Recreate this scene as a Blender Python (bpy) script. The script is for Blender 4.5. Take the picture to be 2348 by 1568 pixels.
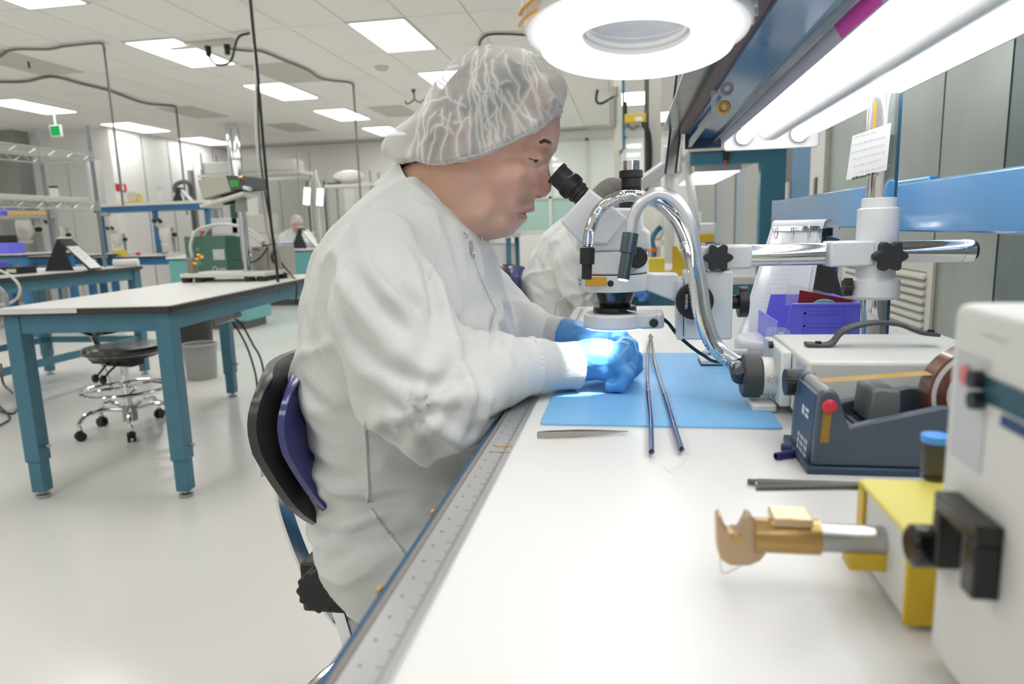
import bpy, math, random
import numpy as np
from mathutils import Vector, Matrix, noise
from mathutils.bvhtree import BVHTree

for o in list(bpy.data.objects):
    bpy.data.objects.remove(o, do_unlink=True)
SC = bpy.context.scene
COL = SC.collection
random.seed(7)

# ------------------------------------------------------------------ camera
W, H, FPX = 2348.0, 1568.0, 1565.0
PITCH, YAW, ROLL = math.radians(9.45), math.radians(9.87), math.radians(1.75)
CAM = Vector((0.0, 0.0, 1.12))
_F = Vector((-math.sin(YAW) * math.cos(PITCH), math.cos(YAW) * math.cos(PITCH), -math.sin(PITCH)))
_R0 = Vector((math.cos(YAW), math.sin(YAW), 0.0))
_U0 = _R0.cross(_F)
_R = _R0 * math.cos(ROLL) - _U0 * math.sin(ROLL)
_U = _R0 * math.sin(ROLL) + _U0 * math.cos(ROLL)
cam_data = bpy.data.cameras.new('camera')
cam = bpy.data.objects.new('camera', cam_data)
COL.objects.link(cam)
cam.matrix_world = Matrix(((_R.x, _U.x, -_F.x, CAM.x), (_R.y, _U.y, -_F.y, CAM.y), (_R.z, _U.z, -_F.z, CAM.z), (0, 0, 0, 1)))
cam_data.sensor_width = 36.0
cam_data.lens = FPX / W * 36.0
cam_data.clip_start = 0.02
cam_data.clip_end = 60
cam_data.dof.use_dof = True
cam_data.dof.focus_distance = 1.15
cam_data.dof.aperture_fstop = 5.2
SC.camera = cam

# ------------------------------------------------------------------ world, exposure
world = bpy.data.worlds.new('world')
SC.world = world
world.use_nodes = True
world.node_tree.nodes['Background'].inputs[0].default_value = (0.75, 0.76, 0.74, 1)
world.node_tree.nodes['Background'].inputs[1].default_value = 0.05
SC.view_settings.view_transform = 'Standard'
SC.view_settings.look = 'None'
SC.view_settings.gamma = 1.0
SC.view_settings.use_curve_mapping = False
SC.view_settings.exposure = -0.8
PANEL_E = 15.0          # ceiling panel emission
TUBE_E = 17.0           # fluorescent tubes under the shelf
SC.cycles.use_denoising = True
SC.cycles.max_bounces = 7
SC.cycles.diffuse_bounces = 4
SC.cycles.glossy_bounces = 3
SC.cycles.transmission_bounces = 4
SC.cycles.transparent_max_bounces = 10
SC.cycles.caustics_reflective = False
SC.cycles.caustics_refractive = False
SC.cycles.sample_clamp_indirect = 6.0

# ------------------------------------------------------------------ pixel -> point helpers (2348 x 1568 frame)
def ray(x, y):
    return _F + _R * ((x - W / 2) / FPX) - _U * ((y - H / 2) / FPX)
def onZ(x, y, z):
    d = ray(x, y); return CAM + d * ((z - CAM.z) / d.z)
def onY(x, y, v):
    d = ray(x, y); return CAM + d * ((v - CAM.y) / d.y)
def onX(x, y, v):
    d = ray(x, y); return CAM + d * ((v - CAM.x) / d.x)

# ------------------------------------------------------------------ materials
def lin(c):
    return tuple(((v / 255.0) / 12.92 if v / 255.0 <= 0.04045 else ((v / 255.0 + 0.055) / 1.055) ** 2.4) for v in c)
MATS = {}
def mat(name, rgb, rough=0.5, metal=0.0, bump=0.0, bscale=60.0, var=0.0, vscale=6.0, spec=0.5, emit=0.0, coat=0.0, alpha=1.0, sheen=0.0, trans=0.0, stretch=(1, 1, 1)):
    if name in MATS:
        return MATS[name]
    m = bpy.data.materials.new(name)
    m.use_nodes = True
    nt = m.node_tree
    b = nt.nodes['Principled BSDF']
    c = lin(rgb)
    b.inputs['Base Color'].default_value = (*c, 1)
    b.inputs['Roughness'].default_value = rough
    b.inputs['Metallic'].default_value = metal
    b.inputs['Specular IOR Level'].default_value = spec
    b.inputs['Coat Weight'].default_value = coat
    b.inputs['Coat Roughness'].default_value = 0.08
    b.inputs['Alpha'].default_value = alpha
    b.inputs['Sheen Weight'].default_value = sheen
    b.inputs['Transmission Weight'].default_value = trans
    if emit > 0:
        b.inputs['Emission Color'].default_value = (*c, 1)
        b.inputs['Emission Strength'].default_value = emit
    if var > 0 or bump > 0:
        tc = nt.nodes.new('ShaderNodeTexCoord')
        mp = nt.nodes.new('ShaderNodeMapping')
        mp.inputs['Scale'].default_value = stretch
        nt.links.new(tc.outputs['Object'], mp.inputs['Vector'])
    if var > 0:
        n = nt.nodes.new('ShaderNodeTexNoise')
        n.inputs['Scale'].default_value = vscale
        n.inputs['Detail'].default_value = 4
        nt.links.new(mp.outputs['Vector'], n.inputs['Vector'])
        r = nt.nodes.new('ShaderNodeValToRGB')
        r.color_ramp.elements[0].position = 0.3
        r.color_ramp.elements[1].position = 0.7
        r.color_ramp.elements[0].color = (*[max(0, v * (1 - var)) for v in c], 1)
        r.color_ramp.elements[1].color = (*[min(1, v * (1 + var)) for v in c], 1)
        nt.links.new(n.outputs['Fac'], r.inputs['Fac'])
        nt.links.new(r.outputs['Color'], b.inputs['Base Color'])
    if bump > 0:
        n2 = nt.nodes.new('ShaderNodeTexNoise')
        n2.inputs['Scale'].default_value = bscale
        n2.inputs['Detail'].default_value = 3
        nt.links.new(mp.outputs['Vector'], n2.inputs['Vector'])
        bp = nt.nodes.new('ShaderNodeBump')
        bp.inputs['Strength'].default_value = bump
        bp.inputs['Distance'].default_value = 0.004
        nt.links.new(n2.outputs['Fac'], bp.inputs['Height'])
        nt.links.new(bp.outputs['Normal'], b.inputs['Normal'])
    MATS[name] = m
    return m

def emat(name, rgb, strength):
    m = bpy.data.materials.new(name)
    m.use_nodes = True
    nt = m.node_tree
    nt.nodes.remove(nt.nodes['Principled BSDF'])
    e = nt.nodes.new('ShaderNodeEmission')
    e.inputs[0].default_value = (*lin(rgb), 1)
    e.inputs[1].default_value = strength
    nt.links.new(e.outputs[0], nt.nodes['Material Output'].inputs[0])
    MATS[name] = m
    return m

def clearmat(name, rgb, opacity, rough=0.05):
    """clear plastic / film: part see-through, part glossy"""
    m = bpy.data.materials.new(name)
    m.use_nodes = True
    nt = m.node_tree
    b = nt.nodes['Principled BSDF']
    b.inputs['Base Color'].default_value = (*lin(rgb), 1)
    b.inputs['Roughness'].default_value = rough
    b.inputs['Alpha'].default_value = opacity
    MATS[name] = m
    return m

white_paint = mat('white_paint', (226, 227, 225), 0.35)
white_plastic = mat('white_plastic', (222, 223, 223), 0.35)
micro_white = mat('microscope_white_enamel', (222, 224, 226), 0.32, coat=0.2)
cream_paint = mat('cream_paint', (216, 214, 204), 0.4)
teal_paint = mat('teal_blue_paint', (70, 122, 142), 0.42, var=0.06, vscale=9)
blue_paint = mat('blue_paint', (52, 112, 158), 0.4, var=0.05, vscale=8)
navy_paint = mat('navy_blue_paint', (36, 86, 124), 0.4)
rail_blue = mat('glossy_blue_rail', (70, 135, 188), 0.16, coat=0.6)
laminate = mat('white_laminate', (232, 231, 227), 0.32)
bench_lam = mat('bench_laminate', (232, 231, 228), 0.28)
edge_black = mat('black_edge_band', (52, 52, 50), 0.45)
edge_grey = mat('grey_edge_band', (128, 124, 118), 0.4)
black_plastic = mat('black_plastic', (28, 29, 31), 0.42)
black_gloss = mat('black_gloss', (20, 21, 23), 0.18)
soft_black = mat('soft_black_rubber', (38, 38, 40), 0.6)
chrome = mat('chrome', (225, 226, 228), 0.08, 1.0)
steel = mat('steel', (190, 191, 192), 0.28, 1.0)
brushed = mat('brushed_steel', (205, 205, 204), 0.35, 1.0, bump=0.08, bscale=40, stretch=(40, 1, 40))
zinc = mat('galvanised_steel', (182, 190, 192), 0.25, 1.0, var=0.15, vscale=14)
grey_paint = mat('grey_paint', (160, 160, 156), 0.45)
beige_paint = mat('beige_paint', (186, 182, 168), 0.45)
dark_grey = mat('dark_grey_paint', (84, 86, 88), 0.45)
green_paint = mat('green_enamel', (84, 122, 108), 0.45)
dark_green = mat('dark_green_paint', (44, 92, 76), 0.45)
cab_teal = mat('cabinet_teal', (108, 172, 172), 0.4)
yellow_plastic = mat('yellow_plastic', (230, 206, 60), 0.4)
amber = mat('amber_tape', (214, 158, 40), 0.3)
blue_bin = mat('blue_bin_plastic', (112, 114, 236), 0.35)
red_plastic = mat('red_plastic', (205, 45, 60), 0.35)
maroon = mat('maroon_card', (140, 34, 40), 0.6)
paper = mat('paper', (236, 236, 236), 0.7)
ink = mat('ink', (60, 62, 70), 0.7)
cable_black = mat('black_cable', (30, 31, 30), 0.5)
cable_grey = mat('grey_cable', (112, 112, 104), 0.5)
cable_white = mat('white_cable', (214, 213, 206), 0.5)
glass_clear = clearmat('clear_plastic', (235, 240, 242), 0.22)
film = clearmat('clear_film', (240, 243, 245), 0.35)

# ------------------------------------------------------------------ mesh builder
def frame_for(d):
    d = Vector(d).normalized()
    a = Vector((0, 0, 1)) if abs(d.z) < 0.9 else Vector((1, 0, 0))
    x = a.cross(d).normalized()
    return x, d.cross(x).normalized(), d

class MB:
    def __init__(s):
        s.v = []; s.f = []
    def add(s, vs, fs):
        o = len(s.v)
        s.v += [tuple(p) for p in vs]
        s.f += [tuple(i + o for i in f) for f in fs]
        return s
    def box(s, x0, x1, y0, y1, z0, z1, M=None):
        vs = [(x, y, z) for z in (z0, z1) for y in (y0, y1) for x in (x0, x1)]
        if M is not None:
            vs = [M @ Vector(p) for p in vs]
        return s.add(vs, [(0, 2, 3, 1), (4, 5, 7, 6), (0, 1, 5, 4), (1, 3, 7, 5), (3, 2, 6, 7), (2, 0, 4, 6)])
    def hexa(s, p):   # 8 points: bottom 4 ccw, top 4 ccw
        return s.add(p, [(3, 2, 1, 0), (4, 5, 6, 7), (0, 1, 5, 4), (1, 2, 6, 5), (2, 3, 7, 6), (3, 0, 4, 7)])
    def bar(s, p0, p1, w, h, up=(0, 0, 1)):
        p0, p1 = Vector(p0), Vector(p1)
        d = (p1 - p0).normalized()
        u = Vector(up)
        if abs(d.dot(u)) > 0.98:
            u = Vector((0, 1, 0))
        x = d.cross(u).normalized(); z = x.cross(d).normalized()
        q = []
        for p in (p0, p1):
            for a, b in ((-1, -1), (1, -1), (1, 1), (-1, 1)):
                q.append(p + x * (a * w / 2) + z * (b * h / 2))
        return s.add(q, [(0, 1, 2, 3), (7, 6, 5, 4), (0, 4, 5, 1), (1, 5, 6, 2), (2, 6, 7, 3), (3, 7, 4, 0)])
    def cyl(s, p0, p1, r0, r1=None, n=16, cap=True):
        r1 = r0 if r1 is None else r1
        p0, p1 = Vector(p0), Vector(p1)
        x, y, d = frame_for(p1 - p0)
        vs = []
        for p, r in ((p0, r0), (p1, r1)):
            for i in range(n):
                a = 2 * math.pi * i / n
                vs.append(p + x * (r * math.cos(a)) + y * (r * math.sin(a)))
        fs = [(i, (i + 1) % n, n + (i + 1) % n, n + i) for i in range(n)]
        if cap:
            fs += [tuple(range(n - 1, -1, -1)), tuple(range(n, 2 * n))]
        return s.add(vs, fs)
    def tube(s, pts, r, n=8, cap=True, closed=False):
        pts = [Vector(p) for p in pts]
        m = len(pts)
        rs = r if isinstance(r, (list, tuple)) else [r] * m
        tang = []
        for i in range(m):
            if closed:
                t = pts[(i + 1) % m] - pts[i - 1]
            else:
                t = pts[min(i + 1, m - 1)] - pts[max(i - 1, 0)]
            tang.append(t.normalized() if t.length > 1e-9 else Vector((0, 0, 1)))
        x = frame_for(tang[0])[0]
        vs = []
        for i in range(m):
            x = (x - tang[i] * x.dot(tang[i]))
            x = x.normalized() if x.length > 1e-6 else frame_for(tang[i])[0]
            y = tang[i].cross(x)
            for k in range(n):
                a = 2 * math.pi * k / n
                vs.append(pts[i] + x * (rs[i] * math.cos(a)) + y * (rs[i] * math.sin(a)))
        fs = []
        for i in range(m if closed else m - 1):
            j = (i + 1) % m
            for k in range(n):
                fs.append((i * n + k, i * n + (k + 1) % n, j * n + (k + 1) % n, j * n + k))
        if cap and not closed:
            fs += [tuple(range(n - 1, -1, -1)), tuple((m - 1) * n + k for k in range(n))]
        return s.add(vs, fs)
    def lathe(s, prof, c=(0, 0, 0), axis=(0, 0, 1), n=24, closed=False):
        x, y, d = frame_for(axis)
        c = Vector(c)
        vs = []
        for r, z in prof:
            for k in range(n):
                a = 2 * math.pi * k / n
                vs.append(c + d * z + x * (r * math.cos(a)) + y * (r * math.sin(a)))
        m = len(prof)
        fs = []
        for i in range(m if closed else m - 1):
            j = (i + 1) % m
            for k in range(n):
                fs.append((i * n + k, i * n + (k + 1) % n, j * n + (k + 1) % n, j * n + k))
        if not closed:
            if prof[0][0] > 1e-6: fs.append(tuple(range(n - 1, -1, -1)))
            if prof[-1][0] > 1e-6: fs.append(tuple((m - 1) * n + k for k in range(n)))
        return s.add(vs, fs)
    def prism(s, poly, h0, h1, M=None):
        """2D polygon (ccw) in local XY, extruded along local Z from h0 to h1, placed by M"""
        n = len(poly)
        vs = [Vector((p[0], p[1], h0)) for p in poly] + [Vector((p[0], p[1], h1)) for p in poly]
        if M is not None:
            vs = [M @ p for p in vs]
        fs = [tuple(range(n - 1, -1, -1)), tuple(range(n, 2 * n))] + [(i, (i + 1) % n, n + (i + 1) % n, n + i) for i in range(n)]
        return s.add(vs, fs)
    def sphere(s, c, r, n=16, m=10, sc=(1, 1, 1)):
        c = Vector(c)
        prof = [(math.sin(math.pi * i / m), -math.cos(math.pi * i / m)) for i in range(m + 1)]
        vs = []
        for rr, z in prof:
            for k in range(n):
                a = 2 * math.pi * k / n
                vs.append(c + Vector((rr * math.cos(a) * r * sc[0], rr * math.sin(a) * r * sc[1], z * r * sc[2])))
        fs = [(i * n + k, i * n + (k + 1) % n, (i + 1) * n + (k + 1) % n, (i + 1) * n + k) for i in range(m) for k in range(n)]
        return s.add(vs, fs)
    def torus(s, c, R, r, axis=(0, 0, 1), n=32, m=8, sx=1.0, sy=1.0):
        x, y, d = frame_for(axis)
        c = Vector(c)
        pts = [c + x * (R * sx * math.cos(2 * math.pi * i / n)) + y * (R * sy * math.sin(2 * math.pi * i / n)) for i in range(n)]
        return s.tube(pts, r, m, closed=True)
    def build(s, name, material, parent=None, bevel=0.0, smooth=35, world=True, seg=2):
        me = bpy.data.meshes.new(name)
        vs = s.v
        if parent is not None and world:
            o = parent
            off = Vector((0, 0, 0))
            while o is not None:
                off += o.location
                o = o.parent
            vs = [(p[0] - off.x, p[1] - off.y, p[2] - off.z) for p in vs]
        me.from_pydata([tuple(p) for p in vs], [], s.f)
        me.validate()
        me.update()
        if smooth:
            me.polygons.foreach_set('use_smooth', [True] * len(me.polygons))
            me.set_sharp_from_angle(angle=math.radians(smooth))
        ob = bpy.data.objects.new(name, me)
        COL.objects.link(ob)
        if material is not None:
            me.materials.append(material)
        if parent is not None:
            ob.parent = parent
        if bevel > 0:
            bm = ob.modifiers.new('bevel', 'BEVEL')
            bm.width = bevel; bm.segments = seg; bm.limit_method = 'ANGLE'; bm.angle_limit = math.radians(40)
            bm.harden_normals = False
        return ob

def B(x0, x1, y0, y1, z0, z1):
    return MB().box(x0, x1, y0, y1, z0, z1)
def tag(o, label=None, cat=None, group=None, kind=None):
    if label: o['label'] = label
    if cat: o['category'] = cat
    if group: o['group'] = group
    if kind: o['kind'] = kind
    return o
def thing(name, label, cat, loc=(0, 0, 0), rz=0.0, group=None):
    o = bpy.data.objects.new(name, None)
    o.empty_display_size = 0.05
    COL.objects.link(o)
    o.location = loc
    o.rotation_euler = (0, 0, rz)
    return tag(o, label, cat, group)
def struct(o):
    o['kind'] = 'structure'
    return o
def copy_tree(o, parent=None):
    c = o.copy()
    COL.objects.link(c)
    c.parent = parent
    for ch in list(o.children):
        copy_tree(ch, c)
    return c
def bez(pts, n=40):
    """Catmull-Rom through the points"""
    pts = [Vector(p) for p in pts]
    P = [pts[0] * 2 - pts[1]] + pts + [pts[-1] * 2 - pts[-2]]
    out = []
    segs = len(pts) - 1
    per = max(2, n // segs)
    for i in range(segs):
        p0, p1, p2, p3 = P[i:i + 4]
        for k in range(per):
            t = k / per
            out.append(0.5 * ((2 * p1) + (p2 - p0) * t + (2 * p0 - 5 * p1 + 4 * p2 - p3) * t * t + (3 * p1 - p0 - 3 * p2 + p3) * t ** 3))
    out.append(pts[-1])
    return out
def rrect(w, h, r, n=5):
    out = []
    for cx, cy, a0 in ((w / 2 - r, h / 2 - r, 0), (-w / 2 + r, h / 2 - r, 90), (-w / 2 + r, -h / 2 + r, 180), (w / 2 - r, -h / 2 + r, 270)):
        for i in range(n + 1):
            a = math.radians(a0 + 90 * i / n)
            out.append((cx + r * math.cos(a), cy + r * math.sin(a)))
    return out
def star(R, r, k=6, n=72):
    out = []
    for i in range(n):
        a = 2 * math.pi * i / n
        q = 0.5 + 0.5 * math.cos(k * a)
        out.append(((r + (R - r) * q ** 0.8) * math.cos(a), (r + (R - r) * q ** 0.8) * math.sin(a)))
    return out
def basis(o, x, y, z=None):
    x, y = Vector(x).normalized(), Vector(y).normalized()
    z = x.cross(y) if z is None else Vector(z).normalized()
    return Matrix(((x.x, y.x, z.x, o[0]), (x.y, y.y, z.y, o[1]), (x.z, y.z, z.z, o[2]), (0, 0, 0, 1)))
def text(name, s, size, M, material, parent, depth=0.0002):
    cu = bpy.data.curves.new(name, 'FONT')
    cu.body = s; cu.size = size; cu.extrude = depth; cu.align_x = 'CENTER'; cu.align_y = 'CENTER'
    cu.resolution_u = 2
    tmp = bpy.data.objects.new('tmp', cu)
    COL.objects.link(tmp)
    dg = bpy.context.evaluated_depsgraph_get()
    me = bpy.data.meshes.new_from_object(tmp.evaluated_get(dg))
    bpy.data.objects.remove(tmp, do_unlink=True)
    off = Vector((0, 0, 0)); o = parent
    while o is not None:
        off += o.location; o = o.parent
    me.transform(Matrix.Translation(-off) @ M)
    me.materials.clear(); me.materials.append(material)
    ob = bpy.data.objects.new(name, me)
    COL.objects.link(ob)
    ob.parent = parent
    return ob
def scribble(mb, M, w, h, rows, seed=1, t=0.0006, fill=0.8, amp=0.3):
    """rows of hand-written looking strokes on a sheet lying in M's XY plane"""
    rnd = random.Random(seed)
    for r in range(rows):
        y = h / 2 - (r + 0.7) * h / (rows + 0.4)
        x = -w / 2
        end = -w / 2 + w * (fill + 0.2 * rnd.random())
        rh = h / (rows + 0.4) * amp
        while x < end:
            L = w * (0.06 + 0.1 * rnd.random())
            k = max(3, int(L / (rh * 0.45)))
            pts = [(x + L * i / k, y + (rh * (0.5 if i % 2 else -0.3)) * (0.5 + rnd.random())) for i in range(k + 1)]
            for (ax, ay), (bx, by) in zip(pts[:-1], pts[1:]):
                d = Vector((bx - ax, by - ay)).normalized()
                nx, ny = -d.y * t / 2, d.x * t / 2
                mb.add([M @ Vector((ax + nx, ay + ny, 0.0003)), M @ Vector((ax - nx, ay - ny, 0.0003)), M @ Vector((bx - nx, by - ny, 0.0003)), M @ Vector((bx + nx, by + ny, 0.0003))], [(0, 1, 2, 3)])
            x += L + w * 0.03
    return mb
# ================================================================== THE ROOM
ZC = 3.2
XL, XR, YN, YF = -12.0, 1.42, -3.6, 15.6
floor_m = mat('vinyl_floor', (228, 226, 219), 0.2, var=0.025, vscale=1.3, bump=0.02, bscale=3)
wall_m = mat('wall_paint', (240, 239, 236), 0.6)
wall_white = mat('white_wall_panel', (236, 235, 232), 0.35)
ceil_m = mat('ceiling_grid', (196, 194, 187), 0.8)
tile_m = mat('ceiling_tile_face', (246, 244, 239), 0.85, bump=0.05, bscale=200)
struct(B(XL, 4.0, YN, YF + 4.0, -0.1, 0.0).build('floor', floor_m))
ceiling = struct(B(XL, 4.0, YN, YF + 4.0, ZC + 0.012, ZC + 0.1).build('ceiling', ceil_m))
PX, PY, X0, Y0 = 0.625, 1.16, -5.29, 6.89
tile_me = None
for i in range(-10, 12):
    for j in range(-3, 8):
        x, y = X0 + i * PX, Y0 + j * PY
        if x < XL or x + PX > XR + 0.3 or y + PY > YF:
            continue
        if tile_me is None:
            t = MB().box(0.006, PX - 0.006, 0.006, PY - 0.006, 0, 0.0118).build('ceiling_tile', tile_m, ceiling, smooth=0, world=False)
            tile_me = t.data
        else:
            t = bpy.data.objects.new('ceiling_tile', tile_me)
            COL.objects.link(t); t.parent = ceiling
        t.location = (x, y, ZC)
# ceiling panel lights
panel_e = emat('light_diffuser', (252, 252, 251), PANEL_E)
LIGHTS = []
def ceiling_light(x, y):
    r = thing('ceiling_light', 'white rectangular panel light set flush in the grey tile ceiling', 'ceiling light', (x, y, ZC - 0.012), group='ceiling panel lights')
    MB().box(-0.305, 0.305, -0.6, -0.575, 0, 0.012).box(-0.305, 0.305, 0.575, 0.6, 0, 0.012).box(-0.305, -0.285, -0.575, 0.575, 0, 0.012).box(0.285, 0.305, -0.575, 0.575, 0, 0.012).build('frame', white_paint, r, world=False, smooth=0)
    MB().box(-0.285, 0.285, -0.575, 0.575, 0.002, 0.011).build('diffuser', panel_e, r, world=False, smooth=0)
for x, ys in ((-9.1, (9.63, 11.95, 14.1)), (-5.0, (5.15, 7.49, 9.78, 11.95, 14.12)), (-2.48, (-1.9, 0.4, 2.8, 5.1, 7.49, 9.8, 12.1, 14.4)), (0.05, (-1.9, 0.4, 2.8, 5.1, 7.49, 9.7, 12.1, 14.3)), (-7.3, (0.4, 2.8, 5.0)), (-9.1, (2.8, 5.0, 7.3)), (-5.0, (-1.9, 0.4, 2.8)), (0.62, (14.3, 16.3))):  # some panels out of sight are added to brighten the far wall and ceiling
    for y in ys:
        if (x, y) == (0.05, 14.3):
            continue
        ceiling_light(x, y)
# the near-left light whose corner shows at the top of the frame
# ceiling registers and fittings
vent_m = mat('vent_grey', (206, 203, 194), 0.6)
for (px, py, w, l) in ((55, 145, 0.62, 1.15), (655, 168, 0.62, 1.1), (445, 258, 0.62, 1.1), (672, 292, 0.62, 1.1), (905, 255, 0.62, 1.1), (1385, 294, 0.62, 1.1)):
    c = onZ(px, py, ZC)
    v = thing('ceiling_vent', 'grey air return panel in the tile ceiling', 'ceiling vent', (c.x, c.y, ZC - 0.006), group='grey air return panels in the ceiling')
    MB().box(-w / 2, w / 2, -l / 2, l / 2, 0, 0.006).build('panel', vent_m, v, world=False, smooth=0)
    for k in range(7):
        yy = -l / 2 + 0.08 + k * (l - 0.16) / 6
        MB().box(-w / 2 + 0.03, w / 2 - 0.03, yy - 0.03, yy + 0.03, -0.004, 0).build('slat', vent_m, v, world=False, smooth=0)
c = onZ(875, 153, ZC)
sd = thing('smoke_detector', 'small round white smoke detector on the ceiling tiles', 'detector', (c.x, c.y, ZC))
MB().lathe([(0.09, 0), (0.09, -0.02), (0.075, -0.035), (0.0, -0.035)], (0, 0, 0)).build('cover', cream_paint, sd, world=False)
MB().torus((0, 0, -0.034), 0.05, 0.006).build('grille_ring', grey_paint, sd, world=False)
c = onZ(65, 140, ZC)
sp = thing('sprinkler', 'small dark pendant sprinkler hanging from the ceiling panel', 'sprinkler', (c.x, c.y, ZC))
MB().cyl((0, 0, 0), (0, 0, -0.07), 0.012).build('stem', dark_grey, sp, world=False)
MB().lathe([(0.0, -0.07), (0.02, -0.075), (0.0, -0.08)]).build('deflector', dark_grey, sp, world=False)
c = onZ(948, 205, ZC)
hk = thing('ceiling_hook', 'dark metal hook bracket on the ceiling above the man in the bouffant cap', 'bracket', (c.x, c.y, ZC))
MB().cyl((0, 0, 0), (0, 0, -0.05), 0.035, 0.02).build('mount', dark_grey, hk, world=False)
MB().tube(bez([(0, 0, -0.04), (0, 0, -0.14), (-0.1, 0, -0.2), (-0.14, 0, -0.16)], 16), 0.012).tube(bez([(0, 0, -0.14), (0.1, 0, -0.19), (0.15, 0.02, -0.14)], 12), 0.01).build('hook', dark_grey, hk, world=False)

# walls
struct(B(XL - 0.15, XL, YN, 11.9, 0, ZC).build('wall_left', wall_m))
struct(B(XL, -9.55, 11.75, 11.9, 0, ZC).build('wall_left_return', wall_m))
wl = struct(B(-9.7, -9.55, 11.9, YF, 0, ZC).build('wall_left_inner', wall_white))
for y in (12.6, 13.4, 14.2, 15.0):
    B(-9.55, -9.545, y, y + 0.03, 0.1, ZC - 0.05).build('panel_joint', grey_paint, wl, smooth=0)
wb = MB().box(-9.7, -2.6, YF, YF + 0.15, 0, ZC).box(-2.6, 0.95, YF, YF + 0.15, 0, 1.0).box(-2.6, 0.95, YF, YF + 0.15, 3.02, ZC).box(0.95, XR + 0.2, YF, YF + 0.15, 0, ZC)
struct(wb.build('wall_back', wall_m, smooth=0))
struct(B(XL, 4.0, YN - 0.15, YN, 0, ZC).build('wall_front', wall_m))
# glazed partition at the far end
wf = mat('window_frame_white', (220, 224, 220), 0.4)
pane_m = mat('window_glass', (240, 246, 243), 0.04, spec=0.9)
win = tag(thing('window_1', None, None, (0, YF, 0)), kind='structure')
for x in (-2.6, -1.75, -0.92, -0.1, 0.9):
    B(x - 0.025, x + 0.05, YF - 0.02, YF + 0.06, 1.0, 3.02).build('window_mullion', wf, win, smooth=0)
for z in (1.0, 1.75, 2.97):
    B(-2.6, 0.95, YF - 0.02, YF + 0.06, z, z + 0.05).build('window_transom', wf, win, smooth=0)
for a, b in ((-2.55, -1.775), (-1.70, -0.945), (-0.87, -0.125), (-0.05, 0.875)):
    B(a, b, YF + 0.02, YF + 0.03, 1.05, 1.75).build('pane', mat('green_tint_glass', (176, 210, 198), 0.05, spec=0.9), win, smooth=0)
    B(a, b, YF + 0.02, YF + 0.03, 1.80, 2.97).build('pane', pane_m, win, smooth=0)
# right-hand wall: stainless panels behind the benches
steel_pan = mat('stainless_panel', (176, 184, 180), 0.3, 0.75, var=0.14, vscale=1.6, bump=0.03, bscale=2)
steel_dark = mat('stainless_panel_dark', (132, 146, 146), 0.32, 0.75, var=0.16, vscale=2)
wr = struct(B(XR, XR + 0.15, YN, YF, 0, ZC).build('wall_right', grey_paint))
ys = [YN, -1.5, -0.3, 0.9, 1.75, 2.35, onX(2310, 300, XR - 0.03).y, onX(2160, 300, XR - 0.03).y, onX(1900, 380, XR - 0.03).y]
for a, b in zip(ys[:-1], ys[1:]):
    B(XR - 0.03, XR - 0.001, a + 0.008, b - 0.008, 0.05, 3.0).build('steel_panel', steel_pan if b < 4.2 and b > 3.2 else (steel_pan if b > 4.2 else steel_dark), wr, smooth=0)
ya = onX(1900, 380, XR - 0.03).y
yb = onX(1868, 380, XR - 0.03).y
B(XR - 0.06, XR - 0.001, ya, yb, 0.05, 3.0).build('door_frame', cream_paint, wr, smooth=0)
B(XR - 0.07, XR - 0.06, (ya + yb) / 2 - 0.03, (ya + yb) / 2 + 0.03, 1.30, 1.42).build('latch_slot', dark_grey, wr, smooth=0)
yc = onX(1822, 380, XR - 0.03).y
B(XR - 0.05, XR - 0.001, yb, yc, 0.05, 3.0).build('blue_panel', mat('blue_door_panel', (62, 118, 160), 0.4), wr, smooth=0)
yd = onX(1800, 380, XR - 0.03).y
B(XR - 0.04, XR - 0.001, yc, yd, 0.05, 3.0).build('grey_post', dark_grey, wr, smooth=0)
for z in (1.0, 1.28, 1.75, 1.98):
    MB().cyl((XR - 0.06, yc + 0.06, z), (XR - 0.06, yc + 0.06, z + 0.16), 0.025).build('hinge', cream_paint, wr)
ye = onX(1775, 380, XR - 0.03).y
B(XR - 0.03, XR - 0.001, yd, ye, 0.05, 3.0).build('grey_panel', grey_paint, wr, smooth=0)
yy = ye
for k, wd in enumerate((0.7, 0.9, 0.8, 1.2, 0.9, 1.3)):
    B(XR - 0.03 - 0.02 * (k % 2), XR - 0.001, yy, min(yy + wd, YF) - 0.02, 0.05, 3.0).build('wall_panel', (mat('slate_panel', (148, 156, 164), 0.45), grey_paint)[k % 2], wr, smooth=0)
    yy += wd
    if yy > YF - 0.3: break
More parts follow.
